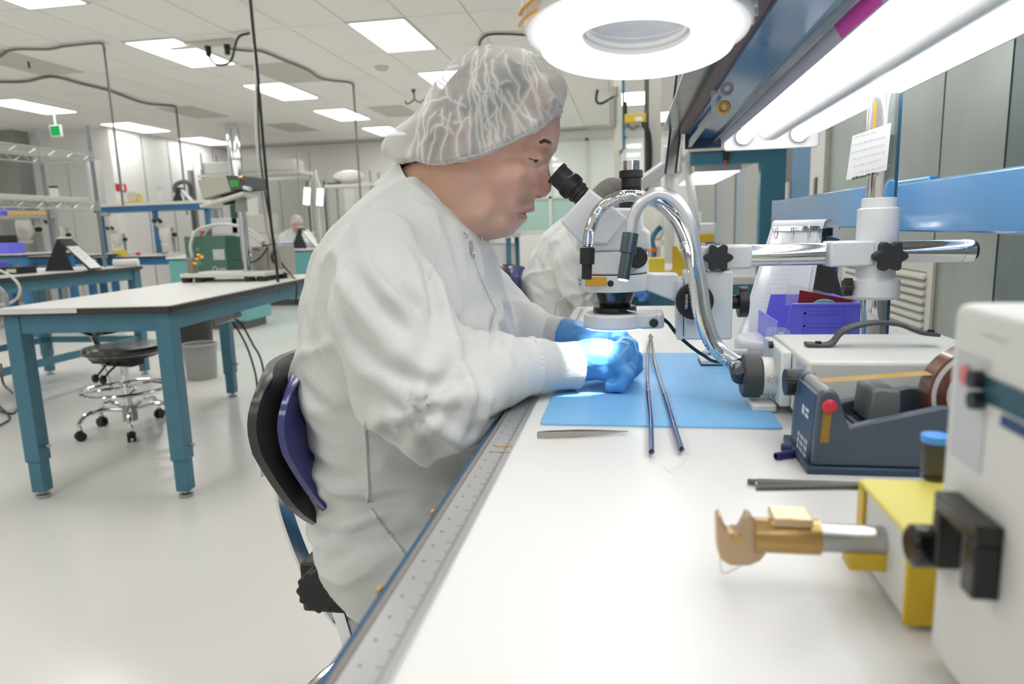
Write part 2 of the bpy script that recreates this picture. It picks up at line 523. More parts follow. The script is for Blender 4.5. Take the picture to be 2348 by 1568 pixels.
# louvred vent grille low on the right-hand wall
l0, l1 = onX(2135, 640, XR - 0.05).y, onX(1930, 620, XR - 0.05).y
lv = thing('louvre_grille', 'white louvred grille low on the steel wall behind the microscope post', 'grille', (XR - 0.031, l0, 0.3))
z0, z1 = 0.32, 0.86
MB().box(XR - 0.045, XR - 0.031, l0, l0 + 0.06, z0, z1).box(XR - 0.045, XR - 0.031, l1 - 0.06, l1, z0, z1).box(XR - 0.045, XR - 0.031, l0, l1, z0 - 0.05, z0).box(XR - 0.045, XR - 0.031, l0, l1, z1, z1 + 0.05).build('frame', cream_paint, lv, smooth=0)
B(XR - 0.036, XR - 0.031, l0 + 0.06, l1 - 0.06, z0, z1).build('backing', grey_paint, lv, smooth=0)
nsl = 14
for k in range(nsl):
    z = z0 + (k + 0.5) * (z1 - z0) / nsl
    h = (z1 - z0) / nsl
    MB().hexa([(XR - 0.06, l0 + 0.06, z - h * 0.42), (XR - 0.036, l0 + 0.06, z - h * 0.1), (XR - 0.036, l1 - 0.06, z - h * 0.1), (XR - 0.06, l1 - 0.06, z - h * 0.42),
               (XR - 0.06, l0 + 0.06, z - h * 0.05), (XR - 0.036, l0 + 0.06, z + h * 0.35), (XR - 0.036, l1 - 0.06, z + h * 0.35), (XR - 0.06, l1 - 0.06, z - h * 0.05)]).build('louvre', cream_paint, lv, smooth=0)

# exit sign hanging from the ceiling
p = onY(128, 300, 10.2)
ex = thing('exit_sign', 'small glowing green exit sign hanging under the ceiling', 'sign', (p.x, 10.2, ZC))
B(p.x - 0.1, p.x + 0.1, 10.19, 10.23, p.z - 0.09, p.z + 0.09).build('sign_box', white_plastic, ex, smooth=0)
B(p.x - 0.09, p.x + 0.09, 10.185, 10.19, p.z - 0.08, p.z + 0.08).build('sign_face', emat('exit_green', (70, 230, 130), 0.9), ex, smooth=0)
MB().cyl((p.x, 10.21, p.z + 0.09), (p.x, 10.21, ZC), 0.01).build('hanger', white_plastic, ex)
# grey column and hanging wires seen at the far left
p = onY(30, 320, 11.6)
tag(B(p.x - 0.18, p.x + 0.2, 11.4, 11.74, 0, ZC).build('corner_column', grey_paint, smooth=0), 'grey square column in the corner behind the wire shelving', 'column')

# ---------------- cables under the ceiling
def cable(name, label, pix, drop, r, m, zc=ZC - 0.025, cat='cable'):
    pts = [onZ(x, y, zc) for x, y in pix]
    last = pts[-1]
    allp = bez(pts, 10 * len(pts))
    if drop is not None:
        q = Vector((last.x, last.y, zc - 0.12))
        allp = allp[:-1] + bez([last, last + Vector((0, 0, -0.05)), q, Vector((last.x, last.y, drop))], 12)
    o = MB().tube(allp, r, 7).build(name, m)
    return tag(o, label, cat)
cable('ceiling_cable', 'grey cable along the ceiling dropping to the blue bench with the microscopes', [(-40, 150), (0, 130), (30, 114), (110, 113), (150, 106), (225, 99), (238, 106)], 1.5, 0.012, cable_grey)
cable('ceiling_cable', 'grey cable sagging along the ceiling and dropping beside the tall white wall', [(-40, 186), (0, 188), (60, 187), (120, 176), (190, 193), (250, 208), (330, 236), (395, 243), (404, 250)], 1.5, 0.016, cable_grey)
cable('ceiling_cable', 'grey cable running from the ceiling outlet box and dropping by the far wall', [(517, 100), (530, 112), (575, 117), (600, 118), (655, 140), (705, 160), (740, 181), (800, 189), (810, 196)], 1.2, 0.013, cable_grey)
cable('ceiling_cable', 'thin black cable bent over at the ceiling above the bouffant cap', [(1098, 110), (1103, 92), (1120, 80), (1160, 78), (1230, 82)], None, 0.012, cable_black)
p = onZ(1385, 205, ZC)
tag(MB().tube(bez([(p.x - 0.1, p.y, ZC), (p.x - 0.12, p.y, ZC - 0.16), (p.x - 0.02, p.y, ZC - 0.2), (p.x + 0.3, p.y + 0.05, ZC - 0.02)], 24), 0.02, 7).build('ceiling_cable', cable_black), 'short black loop of cable hanging from the ceiling beyond the magnifier lamp', 'cable')
a, b = onZ(475, 95, ZC), onZ(516, 90, ZC)
ob_ = thing('outlet_box', 'white ceiling outlet strip with two black plugs in it', 'outlet', (a.x, a.y, ZC))
B(a.x - 0.45, b.x + 0.1, a.y - 0.05, a.y + 0.05, ZC - 0.05, ZC - 0.001).build('strip', cream_paint, ob_, bevel=0.004)
for q, nm in ((a, 'plug'), (b, 'plug')):
    MB().cyl((q.x, a.y, ZC - 0.05), (q.x, a.y, ZC - 0.15), 0.035, 0.028).build(nm, black_plastic, ob_)
tag(MB().tube(bez([(a.x, a.y, ZC - 0.15), (a.x + 0.08, a.y, ZC - 0.24), (a.x + 0.25, a.y, ZC - 0.22), onZ(545, 88, ZC - 0.06), onZ(572, 76, ZC - 0.03)], 30), 0.013, 7).build('looped_cable', cable_black), 'black power cord looping out of the ceiling outlet strip', 'cord')
# ================================================================== MAIN BENCH
ZB = 0.87
BX0, BX1, BY0, BY1 = -0.165, 0.62, -0.35, 2.15
wb_ = thing('workbench', 'long white-topped workbench with blue frame where the man works', 'workbench', (0.2, 0.9, 0))
B(BX0, BX1, BY0, BY1, ZB - 0.03, ZB).build('worktop', bench_lam, wb_, bevel=0.004)
B(BX0 - 0.006, BX0, BY0, BY1, ZB - 0.03, ZB - 0.001).build('edge_band', edge_grey, wb_, bevel=0.0015)
B(BX0 - 0.015, BX0 - 0.0062, BY0, BY1, ZB - 0.11, ZB - 0.008).build('front_apron', navy_paint, wb_, bevel=0.002)
B(BX0, BX1 - 0.02, BY1 - 0.04, BY1 - 0.01, ZB - 0.11, ZB - 0.031).build('end_apron', blue_paint, wb_, smooth=0)
for y in (BY0 + 0.1, 0.35, BY1 - 0.12):
    for x in (0.02, BX1 - 0.1):
        B(x, x + 0.07, y, y + 0.07, 0.03, ZB - 0.031).build('leg', blue_paint, wb_, bevel=0.004)
        MB().cyl((x + 0.035, y + 0.035, 0), (x + 0.035, y + 0.035, 0.03), 0.03).build('foot', steel, wb_)
for px, py in ((873, 1347), (994, 1184)):
    q = onX(px, py, BX0 - 0.015)
    MB().box(BX0 - 0.0168, BX0 - 0.015, q.y - 0.004, q.y + 0.004, ZB - 0.03, ZB - 0.007).build('yellow_tape_tab', amber, wb_, smooth=0)
# steel ruler fixed along the front edge
rl = thing('steel_ruler', 'long steel ruler lying along the front edge of the workbench', 'ruler', (BX0 + 0.02, 0.9, ZB))
RX0, RX1 = BX0 + 0.002, BX0 + 0.033
B(RX0, RX1, BY0 + 0.02, BY1 - 0.03, ZB, ZB + 0.0014).build('blade', mat('ruler_steel', (208, 208, 208), 0.34, 0.85), rl, bevel=0.0004)
tk = MB()
n = 0
y = BY0 + 0.05
ruler_ink = mat('ruler_ink', (92, 92, 94), 0.6)
while y < BY1 - 0.08:
    L = 0.0075 if n % 10 == 0 else (0.005 if n % 5 == 0 else 0.003)
    tk.box(RX1 - 0.006 - L, RX1 - 0.006, y - 0.0002, y + 0.0002, ZB + 0.0014, ZB + 0.0016)
    if n % 8 == 0:
        tk.cyl((RX0 + 0.008, y, ZB + 0.0014), (RX0 + 0.008, y, ZB + 0.0016), 0.0011, n=8)
    y += 0.0032; n += 1
tag(tk.build('ruler_marks', ruler_ink, rl, smooth=0), kind='stuff')
for px, py in ((1158, 1026), (1155, 1039)):
    q = onZ(px, py, ZB)
    B(RX0 + 0.008, RX1 - 0.001, q.y - 0.0012, q.y + 0.0012, ZB + 0.0016, ZB + 0.0019).build('amber_strip', amber, rl, smooth=0)
q = onZ(1322, 720, ZB)
B(RX0 + 0.008, RX1 - 0.004, q.y - 0.002, q.y + 0.002, ZB + 0.0016, ZB + 0.0019).build('amber_strip', amber, rl, smooth=0)
# glossy blue rail along the back
RLX = 0.505
rr = thing('back_rail', 'long glossy blue rail running along the back of the workbench', 'rail', (RLX + 0.01, 1.3, 1.0))
B(RLX, RLX + 0.02, 1.30, 2.6, 1.098, 1.187).build('rail_board', rail_blue, rr, bevel=0.003)
B(RLX - 0.008, RLX - 0.0005, 0.1, 1.5, 1.092, 1.18).build('cover_board', rail_blue, rr, bevel=0.004)
for y in (0.25, 2.0):
    B(RLX + 0.02, RLX + 0.06, y, y + 0.06, ZB, 1.187).build('bracket', blue_paint, rr, smooth=0)
B(RLX - 0.001, RLX + 0.022, 2.6, 2.604, 1.095, 1.19).build('end_trim', white_plastic, rr, smooth=0)

# ================================================================== OVERHEAD SHELF AND ITS LIGHT
SY0, SY1 = -0.3, 1.78
SZ = 1.305
sh = thing('overhead_shelf', 'blue steel overhead shelf along the workbench with galvanised edge', 'shelf', (0.35, 0.8, 0.87))
B(0.124, 0.44, SY0, SY1, SZ + 0.045, SZ + 0.062).build('deck', navy_paint, sh, smooth=0)
B(0.124, 0.1418, SY0, SY1, SZ + 0.030, SZ + 0.0448).build('edge_board', mat('brown_board', (100, 86, 84), 0.6), sh, smooth=0)
MB().hexa([(0.142, SY0, SZ + 0.024), (0.199, SY0, SZ + 0.016), (0.199, SY1, SZ + 0.016), (0.142, SY1, SZ + 0.024), (0.142, SY0, SZ + 0.0448), (0.199, SY0, SZ + 0.0448), (0.199, SY1, SZ + 0.0448), (0.142, SY1, SZ + 0.0448)]).build('blue_beam', mat('glossy_beam_blue', (66, 122, 168), 0.14, coat=0.6, var=0.12, vscale=5), sh, smooth=0)
B(0.1992, 0.2008, SY0, SY1, SZ + 0.004, SZ + 0.0448).build('steel_edge', zinc, sh, smooth=0)
MB().hexa([(0.150, SY1 - 0.5, SZ + 0.012), (0.158, SY1 - 0.5, SZ + 0.012), (0.150, SY1 + 0.03, SZ - 0.004), (0.142, SY1 + 0.03, SZ - 0.004), (0.150, SY1 - 0.5, SZ + 0.0158), (0.158, SY1 - 0.5, SZ + 0.0158), (0.150, SY1 + 0.03, SZ + 0.012), (0.142, SY1 + 0.03, SZ + 0.012)]).build('price_rail', zinc, sh, smooth=0)
B(0.085, 0.1238, SY0, SY1 + 0.05, SZ + 0.046, SZ + 0.05).build('label_strip', zinc, sh, smooth=0)
B(0.137, 0.222, SY1, SY1 + 0.02, SZ - 0.005, SZ + 0.062).build('end_plate', mat('dark_blue_plate', (28, 62, 92), 0.4), sh, smooth=0)
for y in (-0.25, 1.70):
    B(0.385, 0.415, y, y + 0.03, SZ + 0.0622, ZC - 0.001).build('hanger_rod', blue_paint, sh, smooth=0)
fx = thing('fluorescent_fixture', 'white fluorescent fixture with two bright tubes under the overhead shelf', 'light fixture', (0.33, 0.8, SZ + 0.04))
FY0, FY1 = -0.2, 1.745
HX0, HX1 = 0.226, 0.437
MB().box(HX0, HX1, FY0, FY1, SZ + 0.030, SZ + 0.0445).build('housing', mat('fixture_white_darkened', (150, 153, 158), 0.4), fx, smooth=0)  # white housing coloured grey to imitate the dimmer tone between the lit tubes
MB().hexa([(0.2205, FY0, SZ + 0.000), (0.2235, FY0, SZ + 0.000), (0.2235, FY1, SZ + 0.000), (0.2205, FY1, SZ + 0.000), (0.2025, FY0, SZ + 0.03), (0.2055, FY0, SZ + 0.03), (0.2055, FY1, SZ + 0.03), (0.2025, FY1, SZ + 0.03)]).build('side_lip', mat('lilac_grey_lip', (176, 178, 196), 0.4), fx, smooth=0)
B(HX1 - 0.004, HX1, FY0, FY1, SZ + 0.012, SZ + 0.03).build('side_lip', white_paint, fx, smooth=0)
MB().lathe([(0.034, 0), (0.034, FY1 - FY0)], ((HX0 + HX1) / 2, FY0, SZ + 0.036), (0, 1, 0), 20).build('reflector', white_paint, fx)
Mx = basis(((HX0 + HX1) / 2, FY1 + 0.012, SZ + 0.022), (-1, 0, 0), (0, 0, 1))
MB().prism(rrect(HX1 - HX0 + 0.006, 0.08, 0.01), -0.006, 0.006, Mx).build('end_cap', white_plastic, fx, bevel=0.002)
tube_e = emat('fluorescent_tube', (255, 253, 250), TUBE_E)
for x in (0.268, 0.392):
    MB().lathe([(0.0, 0), (0.010, 0.002), (0.013, 0.006), (0.013, FY1 - FY0 - 0.016), (0.010, FY1 - FY0 - 0.012), (0.0, FY1 - FY0 - 0.010)], (x, FY0 + 0.005, SZ + 0.012), (0, 1, 0), 16).build('tube', tube_e, fx)
    MB().cyl((x, FY1 - 0.006, SZ + 0.012), (x, FY1 + 0.005, SZ + 0.012), 0.018).build('tube_socket', white_plastic, fx)
q = onZ(2010, 12, SZ + 0.02)
MB().hexa([(0.2201, q.y - 0.08, SZ + 0.0002), (0.2204, q.y - 0.08, SZ + 0.0002), (0.2204, q.y + 0.04, SZ + 0.0002), (0.2201, q.y + 0.04, SZ + 0.0002), (0.2111, q.y - 0.08, SZ + 0.0152), (0.2114, q.y - 0.08, SZ + 0.0152), (0.2114, q.y + 0.04, SZ + 0.0152), (0.2111, q.y + 0.04, SZ + 0.0152)]).build('pink_label', mat('magenta_label', (205, 50, 170), 0.5), fx, smooth=0)

# tag strip and tape roll hanging at the shelf edge
ts = thing('hanging_tag_strip', 'clear plastic tag strip hanging from the shelf edge by a yellow tape roll', 'tag', (0.15, 1.2, SZ + 0.02))
q0, q1 = onY(1640, 140, 1.22), onY(1640, 262, 1.22)
MB().hexa([(q1.x - 0.006, 1.22, q1.z), (q1.x + 0.002, 1.22, q1.z + 0.01), (q1.x + 0.002, 1.221, q1.z + 0.01), (q1.x - 0.006, 1.221, q1.z), (q0.x - 0.012, 1.22, q0.z + 0.05), (q0.x + 0.014, 1.22, q0.z + 0.05), (q0.x + 0.014, 1.221, q0.z + 0.05), (q0.x - 0.012, 1.221, q0.z + 0.05)]).build('strip', film, ts, smooth=0)
q = onY(1660, 246, 1.25)
tr = thing('tape_roll', 'small roll of yellow tape stuck at the overhead shelf edge', 'tape', q)
MB().torus(q, 0.008, 0.0035, (0.3, 1, 0.2)).build('roll', amber, tr)
# narrow framed mirror strip leaning beside the shelf, edge on
mf = thing('framed_strip', 'narrow chrome strip with black edges hanging beyond the magnifier lamp', 'panel', onY(1550, 300, 1.806))
a0, a1 = onY(1565, 160, 1.806), onY(1537, 398, 1.806)
MB().bar(a0, a1, 0.02, 0.003, up=(0, 1, 0)).build('strip_face', chrome, mf, smooth=0)
for s in (-0.0125, 0.0125):
    MB().bar(a0 + Vector((s, 0, 0)), a1 + Vector((s, 0, 0)), 0.005, 0.006, up=(0, 1, 0)).build('strip_edge', black_plastic, mf, smooth=0)
q = onZ(1572, 196, SZ + 0.0625); q = Vector((max(q.x, 0.15), min(q.y, 1.7), SZ + 0.0825))
tag(MB().hexa([q + Vector(v) for v in ((-0.012, 0, -0.02), (0.004, 0, -0.02), (0.004, 0.03, -0.02), (-0.012, 0.03, -0.02), (-0.006, 0, 0.03), (0.02, 0, 0.03), (0.02, 0.03, 0.03), (-0.006, 0.03, 0.03))]).build('shelf_bin', blue_bin, smooth=0, bevel=0.002), 'small violet-blue bin showing above the chrome strip at the shelf', 'bin')

# ================================================================== MAGNIFIER LAMP
mc = onY(1457, 108, 0.68)
ml = thing('magnifier_lamp', 'round white magnifier lamp with a glowing ring above the mat', 'lamp', mc)
ax = Vector((0.03, 0.11, 1)).normalized()
lamp_white = mat('lamp_white', (226, 226, 228), 0.4)
MB().lathe([(0.086, 0.010), (0.101, 0.012), (0.1035, 0.018), (0.1035, 0.05), (0.096, 0.066), (0.066, 0.073), (0.053, 0.073), (0.049, 0.03), (0.049, 0.010)], mc, ax, 64, closed=True).build('head_shell', lamp_white, ml)
MB().lathe([(0.051, 0.0095), (0.053, 0.006), (0.060, 0.0015), (0.078, -0.004), (0.087, -0.002), (0.0905, 0.0095)], mc, ax, 64, closed=True).build('ring_tube', emat('ring_light_glow', (255, 255, 253), 10.0), ml)
x_, y_, d_ = frame_for(ax)
for k in range(34):
    a = 2 * math.pi * k / 34
    c = mc + (x_ * math.cos(a) + y_ * math.sin(a)) * 0.1045
    t_ = (-x_ * math.sin(a) + y_ * math.cos(a))
    MB().bar(c + ax * 0.02, c + ax * 0.062, 0.006, 0.004, up=t_.cross(ax)).build('vent_rib', lamp_white, ml, smooth=0)
MB().lathe([(0.0, 0.024), (0.03, 0.0225), (0.0485, 0.018), (0.0485, 0.024), (0.03, 0.0305), (0.0, 0.032)], mc, ax, 40).build('lens', clearmat('lens_glass', (205, 212, 222), 0.32, 0.03), ml)
MB().torus(mc + ax * 0.018, 0.0465, 0.003, ax, 40).build('lens_rim', white_plastic, ml)
for hz in (0.030, 0.020):
    pt_ = [mc + ax * hz + Vector((-math.cos(t), -math.sin(t), 0)) * 0.1085 for t in (0.25, 0.4, 0.55, 0.7)]
    MB().tube(pt_, 0.0016, 6).build('amber_strip', amber, ml)
arm0 = mc + ax * 0.06 + Vector((0.0, 0.07, 0))
MB().sphere(arm0, 0.02).tube([arm0, arm0 + Vector((0.03, 0.05, 0.12)), Vector((0.16, 0.95, 1.62)), Vector((0.2, 1.05, SZ + 0.3))], 0.011, 10).build('arm', lamp_white, ml)
MB().cyl((0.2, 1.05, SZ + 0.0625), (0.2, 1.05, SZ + 0.31), 0.016).build('arm_post', lamp_white, ml)
# ================================================================== MICROSCOPE ON A BOOM STAND
MY = 1.10
def PX_(x, y, Y=MY):
    return onY(x, y, Y)
ms = thing('stereo_microscope', 'white stereo microscope on a chrome boom stand over the blue mat', 'microscope', (0.363, MY, ZB))
PXc = 0.363
# base and post
B(PXc + 0.021, PXc + 0.028, MY + 0.012, MY + 0.022, ZB + 0.0225, 1.296).build('backing_strip', navy_paint, ms, smooth=0)
Mb = Matrix.Translation((0.37, MY + 0.07, ZB))
MB().prism(rrect(0.22, 0.24, 0.03), 0.0, 0.022, Mb).build('base_plate', micro_white, ms, bevel=0.003)
MB().cyl((PXc, MY, ZB + 0.022), (PXc, MY, 1.292), 0.0185, n=32).build('post', chrome, ms)
MB().lathe([(0.031, 0.0), (0.034, 0.004), (0.034, 0.028), (0.027, 0.032), (0.027, 0.044)], (PXc, MY, 1.0), (0, 0, 1), 32).build('stop_collar', micro_white, ms)
MB().prism(star(0.014, 0.009, 5, 50), 0, 0.012, basis((PXc - 0.034, MY - 0.006, 1.018), (0, -1, 0), (0, 0, 1))).build('collar_knob', soft_black, ms, bevel=0.001)
MB().lathe([(0.0285, 0), (0.0285, 0.088), (0.0235, 0.09), (0.0235, 0.103), (0.021, 0.104)], (PXc, MY, 1.044), (0, 0, 1), 40).build('boom_housing', micro_white, ms)
ZA = 1.068
MB().box(PXc - 0.072, PXc - 0.01, MY - 0.028, MY + 0.02, ZA - 0.0185, ZA + 0.0185).build('boom_clamp', micro_white, ms, bevel=0.003)
MB().cyl((0.175, MY, ZA), (0.478, MY, ZA), 0.0165, n=32).build('boom_arm', chrome, ms)
MB().cyl((0.478, MY, ZA), (0.492, MY, ZA), 0.0172, n=32).build('boom_end_ring', chrome, ms)
MB().cyl((0.492, MY, ZA), (0.497, MY, ZA), 0.0155, 0.013, n=32).build('boom_end_cap', black_plastic, ms)
def knob_y(c, R, r, name, k=6, depth=0.016):
    MB().prism(star(R, r, k), 0, depth, basis(c, (1, 0, 0), (0, 0, 1), (0, -1, 0))).build(name, soft_black, ms, bevel=0.0015)
q = PX_(2036, 587, MY - 0.03)
knob_y((q.x, MY - 0.0285, q.z), 0.023, 0.0165, 'star_knob')
# front pivot block
MB().box(0.105, 0.183, MY - 0.024, MY + 0.024, ZA - 0.019, ZA + 0.017).build('pivot_block', micro_white, ms, bevel=0.004)
MB().lathe([(0.018, 0), (0.018, 0.003), (0.012, 0.004), (0.012, 0.001)], (0.126, MY, ZA + 0.017), (0, 0, 1), 28).build('pivot_cap', chrome, ms)
MB().lathe([(0.019, 0), (0.019, -0.004)], (0.128, MY, ZA - 0.019), (0, 0, 1), 28).build('pivot_washer', chrome, ms)
q = PX_(1645, 590, MY - 0.026)
knob_y((q.x, MY - 0.0245, q.z), 0.0215, 0.0145, 'star_knob')
# focus block
fb0, fb1 = PX_(1567, 620), PX_(1672, 772)
B(fb0.x, fb1.x, MY - 0.03, MY + 0.03, fb1.z, fb0.z).build('focus_block', micro_white, ms, bevel=0.003)
fs = PX_(1549, 772)
B(fs.x, fb0.x - 0.001, MY - 0.026, MY + 0.026, fs.z - 0.001, PX_(1549, 640).z).build('focus_slide', micro_white, ms, bevel=0.002)
q = PX_(1592, 690, MY - 0.04)
KM = basis((q.x, MY - 0.03, q.z), (1, 0, 0), (0, 0, 1), (0, -1, 0))
MB().prism([(0.0275 * math.cos(2 * math.pi * i / 60) * (1 + 0.02 * (i % 2)), 0.0275 * math.sin(2 * math.pi * i / 60) * (1 + 0.02 * (i % 2))) for i in range(60)], 0, 0.018, KM).build('focus_knob', black_plastic, ms, bevel=0.001)
MB().prism([(0.0205 * math.cos(2 * math.pi * i / 40), 0.0205 * math.sin(2 * math.pi * i / 40)) for i in range(40)], 0.018, 0.0195, KM).build('focus_knob_face', black_gloss, ms)
text('knob_lettering', 'TENSION', 0.0055, basis((q.x - 0.012, MY - 0.0496, q.z), (0, 0, 1), (-1, 0, 0), (0, -1, 0)), mat('print_white', (225, 225, 225), 0.6), ms)
q = PX_(1692, 692)
kp = [(0.0, 0.0), (0.008, 0.0), (0.008, 0.008)]
MB().cyl((fb1.x, MY, q.z), (q.x - 0.004, MY, q.z), 0.004).build('side_knob_shaft', steel, ms)
MB().prism([(0.0235 * (1 + 0.03 * (i % 2)) * math.cos(2 * math.pi * i / 44), 0.0235 * (1 + 0.03 * (i % 2)) * math.sin(2 * math.pi * i / 44)) for i in range(44)], 0, 0.014, basis((q.x, MY, q.z), (0, 1, 0), (0, 0, 1))).build('side_knob', black_plastic, ms, bevel=0.001)
MB().cyl((q.x - 0.012, MY, q.z), (q.x, MY, q.z), 0.011).build('side_knob_hub', black_plastic, ms)
# holder ring and arm
OX = -0.0225                                       # optical axis
za, zb_ = PX_(1410, 664).z, PX_(1410, 627).z
MB().lathe([(0.030, 0), (0.0525, 0.0), (0.0535, 0.004), (0.0535, zb_ - za - 0.002), (0.0525, zb_ - za), (0.03, zb_ - za)], (OX, MY, za), (0, 0, 1), 48, closed=True).build('holder_ring', micro_white, ms)
MB().hexa([(0.02, MY - 0.02, za + 0.002), (fs.x + 0.002, MY - 0.02, za - 0.02), (fs.x + 0.002, MY + 0.02, za - 0.02), (0.02, MY + 0.02, za + 0.002),
           (0.02, MY - 0.02, zb_), (fs.x + 0.002, MY - 0.02, zb_ - 0.001), (fs.x + 0.002, MY + 0.02, zb_ - 0.001), (0.02, MY + 0.02, zb_)]).build('holder_arm', micro_white, ms, bevel=0.003)
q = PX_(1366, 646, MY - 0.054)
B(q.x - 0.016, q.x + 0.016, MY - 0.0556, MY - 0.045, q.z - 0.007, q.z + 0.007).build('amber_tape', amber, ms, bevel=0.001)
q = PX_(1400, 650, MY - 0.054)
MB().cyl((q.x, MY - 0.050, q.z), (q.x, MY - 0.0545, q.z), 0.0048).build('screw_plug', black_plastic, ms)
q = PX_(1333, 645)
MB().cyl((q.x - 0.004, MY - 0.01, q.z), (q.x + 0.006, MY - 0.01, q.z), 0.005, n=14).build('clamp_screw', steel, ms)
# lower body
z_sp = PX_(1410, 574).z
MB().lathe([(0.049, 0), (0.0525, 0.003), (0.0525, z_sp - zb_ - 0.0005)], (OX, MY, zb_ + 0.0005), (0, 0, 1), 48).build('zoom_body', micro_white, ms)
MB().lathe([(0.0505, 0), (0.0505, 0.002)], (OX, MY, zb_ - 0.0005), (0, 0, 1), 48).build('body_seam', black_plastic, ms)
q = PX_(1460, 590, MY - 0.055)
MB().prism([(0.0155 * (1 + 0.03 * (i % 2)) * math.cos(2 * math.pi * i / 36), 0.0155 * (1 + 0.03 * (i % 2)) * math.sin(2 * math.pi * i / 36)) for i in range(36)], 0.0, 0.045, basis((q.x, MY - 0.022, q.z), (1, 0, 0), (0, 0, 1), (0, -1, 0))).build('zoom_knob', black_plastic, ms, bevel=0.001)
# upper body: prism drawn from the side
def sidepoly(pix, yw, Y=MY):
    pts = [PX_(x, y, Y) for x, y in pix]
    poly = [(p.x, p.z) for p in pts]
    a = sum(poly[i][0] * poly[(i + 1) % len(poly)][1] - poly[(i + 1) % len(poly)][0] * poly[i][1] for i in range(len(poly)))
    if a < 0: poly.reverse()
    return MB().prism(poly, -yw, yw, basis((0, Y, 0), (1, 0, 0), (0, 0, 1), (0, -1, 0)))
sidepoly([(1325, 574), (1327, 548), (1345, 520), (1400, 478), (1440, 478), (1472, 478), (1476, 522), (1489, 530), (1491, 574)], 0.047).build('upper_body', micro_white, ms, bevel=0.006, seg=3)
# eyepiece housings and eyepieces (two, side by side along Y)
d2 = (PX_(1268, 392) - PX_(1335, 450)).normalized()
for s in (-0.031, 0.031):
    Y_ = MY + s
    sidepoly([(1287, 507), (1354, 434), (1440, 500), (1395, 560), (1332, 556)], 0.024, Y_).build('eyetube_housing', micro_white, ms, bevel=0.004, seg=3)
    c0 = PX_(1330, 446, Y_); 
    tip = PX_(1271, 392, Y_)
    dd = (tip - c0).normalized()
    Lg = (tip - c0).length
    MB().lathe([(0.0, 0), (0.0155, 0), (0.0155, 0.006), (0.0175, 0.007), (0.0175, 0.011), (0.0165, 0.012), (0.0165, 0.014), (0.0195, 0.016), (0.0195, 0.030), (0.0185, 0.031), (0.0178, 0.034), (0.0178, Lg - 0.006), (0.019, Lg - 0.005), (0.019, Lg), (0.015, Lg), (0.012, Lg - 0.003), (0.0, Lg - 0.003)], c0 - dd * 0.004, dd, 36).build('eyepiece', black_plastic, ms)
    gr = MB()
    x_, y_, _ = frame_for(dd)
    for k in range(30):
        a = 2 * math.pi * k / 30
        o_ = c0 - dd * 0.004 + (x_ * math.cos(a) + y_ * math.sin(a)) * 0.0197
        gr.bar(o_ + dd * 0.018, o_ + dd * 0.028, 0.002, 0.0012, up=(x_ * math.cos(a) + y_ * math.sin(a)))
    gr.build('eyepiece_grip', black_plastic, ms, smooth=0)
# photo tube
PT = PX_(1447, 400)
MB().lathe([(0.019, 0), (0.019, 0.012), (0.0155, 0.013), (0.0155, 0.036)], (PT.x, MY, PX_(1447, 480).z - 0.002), (0, 0, 1), 32).build('photo_tube', black_plastic, ms)
MB().cyl((PT.x, MY, PX_(1447, 446).z), (PT.x, MY, PX_(1447, 409).z), 0.0155, n=32).build('photo_tube_body', black_plastic, ms)
MB().cyl((PT.x, MY, PX_(1447, 408).z), (PT.x, MY, PX_(1447, 391).z), 0.0182, n=40).build('photo_tube_ring', soft_black, ms, bevel=0.001)
MB().cyl((PT.x, MY, PX_(1447, 391).z), (PT.x, MY, PX_(1447, 369).z), 0.0128, n=32).build('photo_tube_cap', chrome, ms)
# objective, clamp ring and ring light
zo1, zo0 = za, PX_(1410, 700).z
MB().lathe([(0.0, 0), (0.0245, 0), (0.0335, zo1 - zo0), (0.0, zo1 - zo0)], (OX, MY, zo0), (0, 0, 1), 40).build('objective', black_gloss, ms)
zr1 = PX_(1410, 718).z
MB().lathe([(0.02, 0), (0.0335, 0), (0.0345, 0.002), (0.0345, 0.012), (0.031, 0.0135), (0.0235, 0.0135)], (OX, MY, zr1 - 0.001), (0, 0, 1), 44).build('ring_clamp', black_gloss, ms)
q = PX_(1448, 713, MY - 0.03)
MB().cyl((q.x - 0.006, MY - 0.028, q.z + 0.001), (q.x + 0.007, MY - 0.036, q.z - 0.001), 0.0022).build('thumb_screw', chrome, ms)
za_, zb2 = PX_(1410, 757, MY - 0.04).z, PX_(1410, 722, MY - 0.04).z
out = [(0.05 * math.cos(math.radians(a)), 0.05 * math.sin(math.radians(a))) for a in range(38, 323, 6)]
poly = [(x, y) for x, y in out] + [(0.070, -0.030), (0.0765, -0.024), (0.0765, 0.024), (0.070, 0.030)]
MB().prism(poly, za_, zb2, Matrix.Translation((OX, MY, 0))).build('ring_light_body', micro_white, ms, bevel=0.004, seg=3)
MB().lathe([(0.028, 0), (0.046, 0.0), (0.046, -0.0012), (0.028, -0.0012)], (OX, MY, za_ - 0.0002), (0, 0, 1), 40, closed=True).build('ring_light_leds', emat('led_ring', (235, 246, 255), 12.0), ms)
q = PX_(1499, 740, MY - 0.03)
MB().cyl((q.x, MY - 0.0295, q.z), (q.x, MY - 0.040, q.z), 0.0072, 0.0062, n=20).build('dimmer_knob', black_plastic, ms)
KT = lambda x, y: basis((x, MY - 0.0302, y), (1, 0, 0), (0, 0, 1), (0, -1, 0))
text('dimmer_lettering', 'DIMMING', 0.004, KT(q.x - 0.003, q.z + 0.010), black_plastic, ms)
text('dimmer_lettering', 'MIN', 0.004, KT(q.x - 0.014, q.z - 0.008), black_plastic, ms)
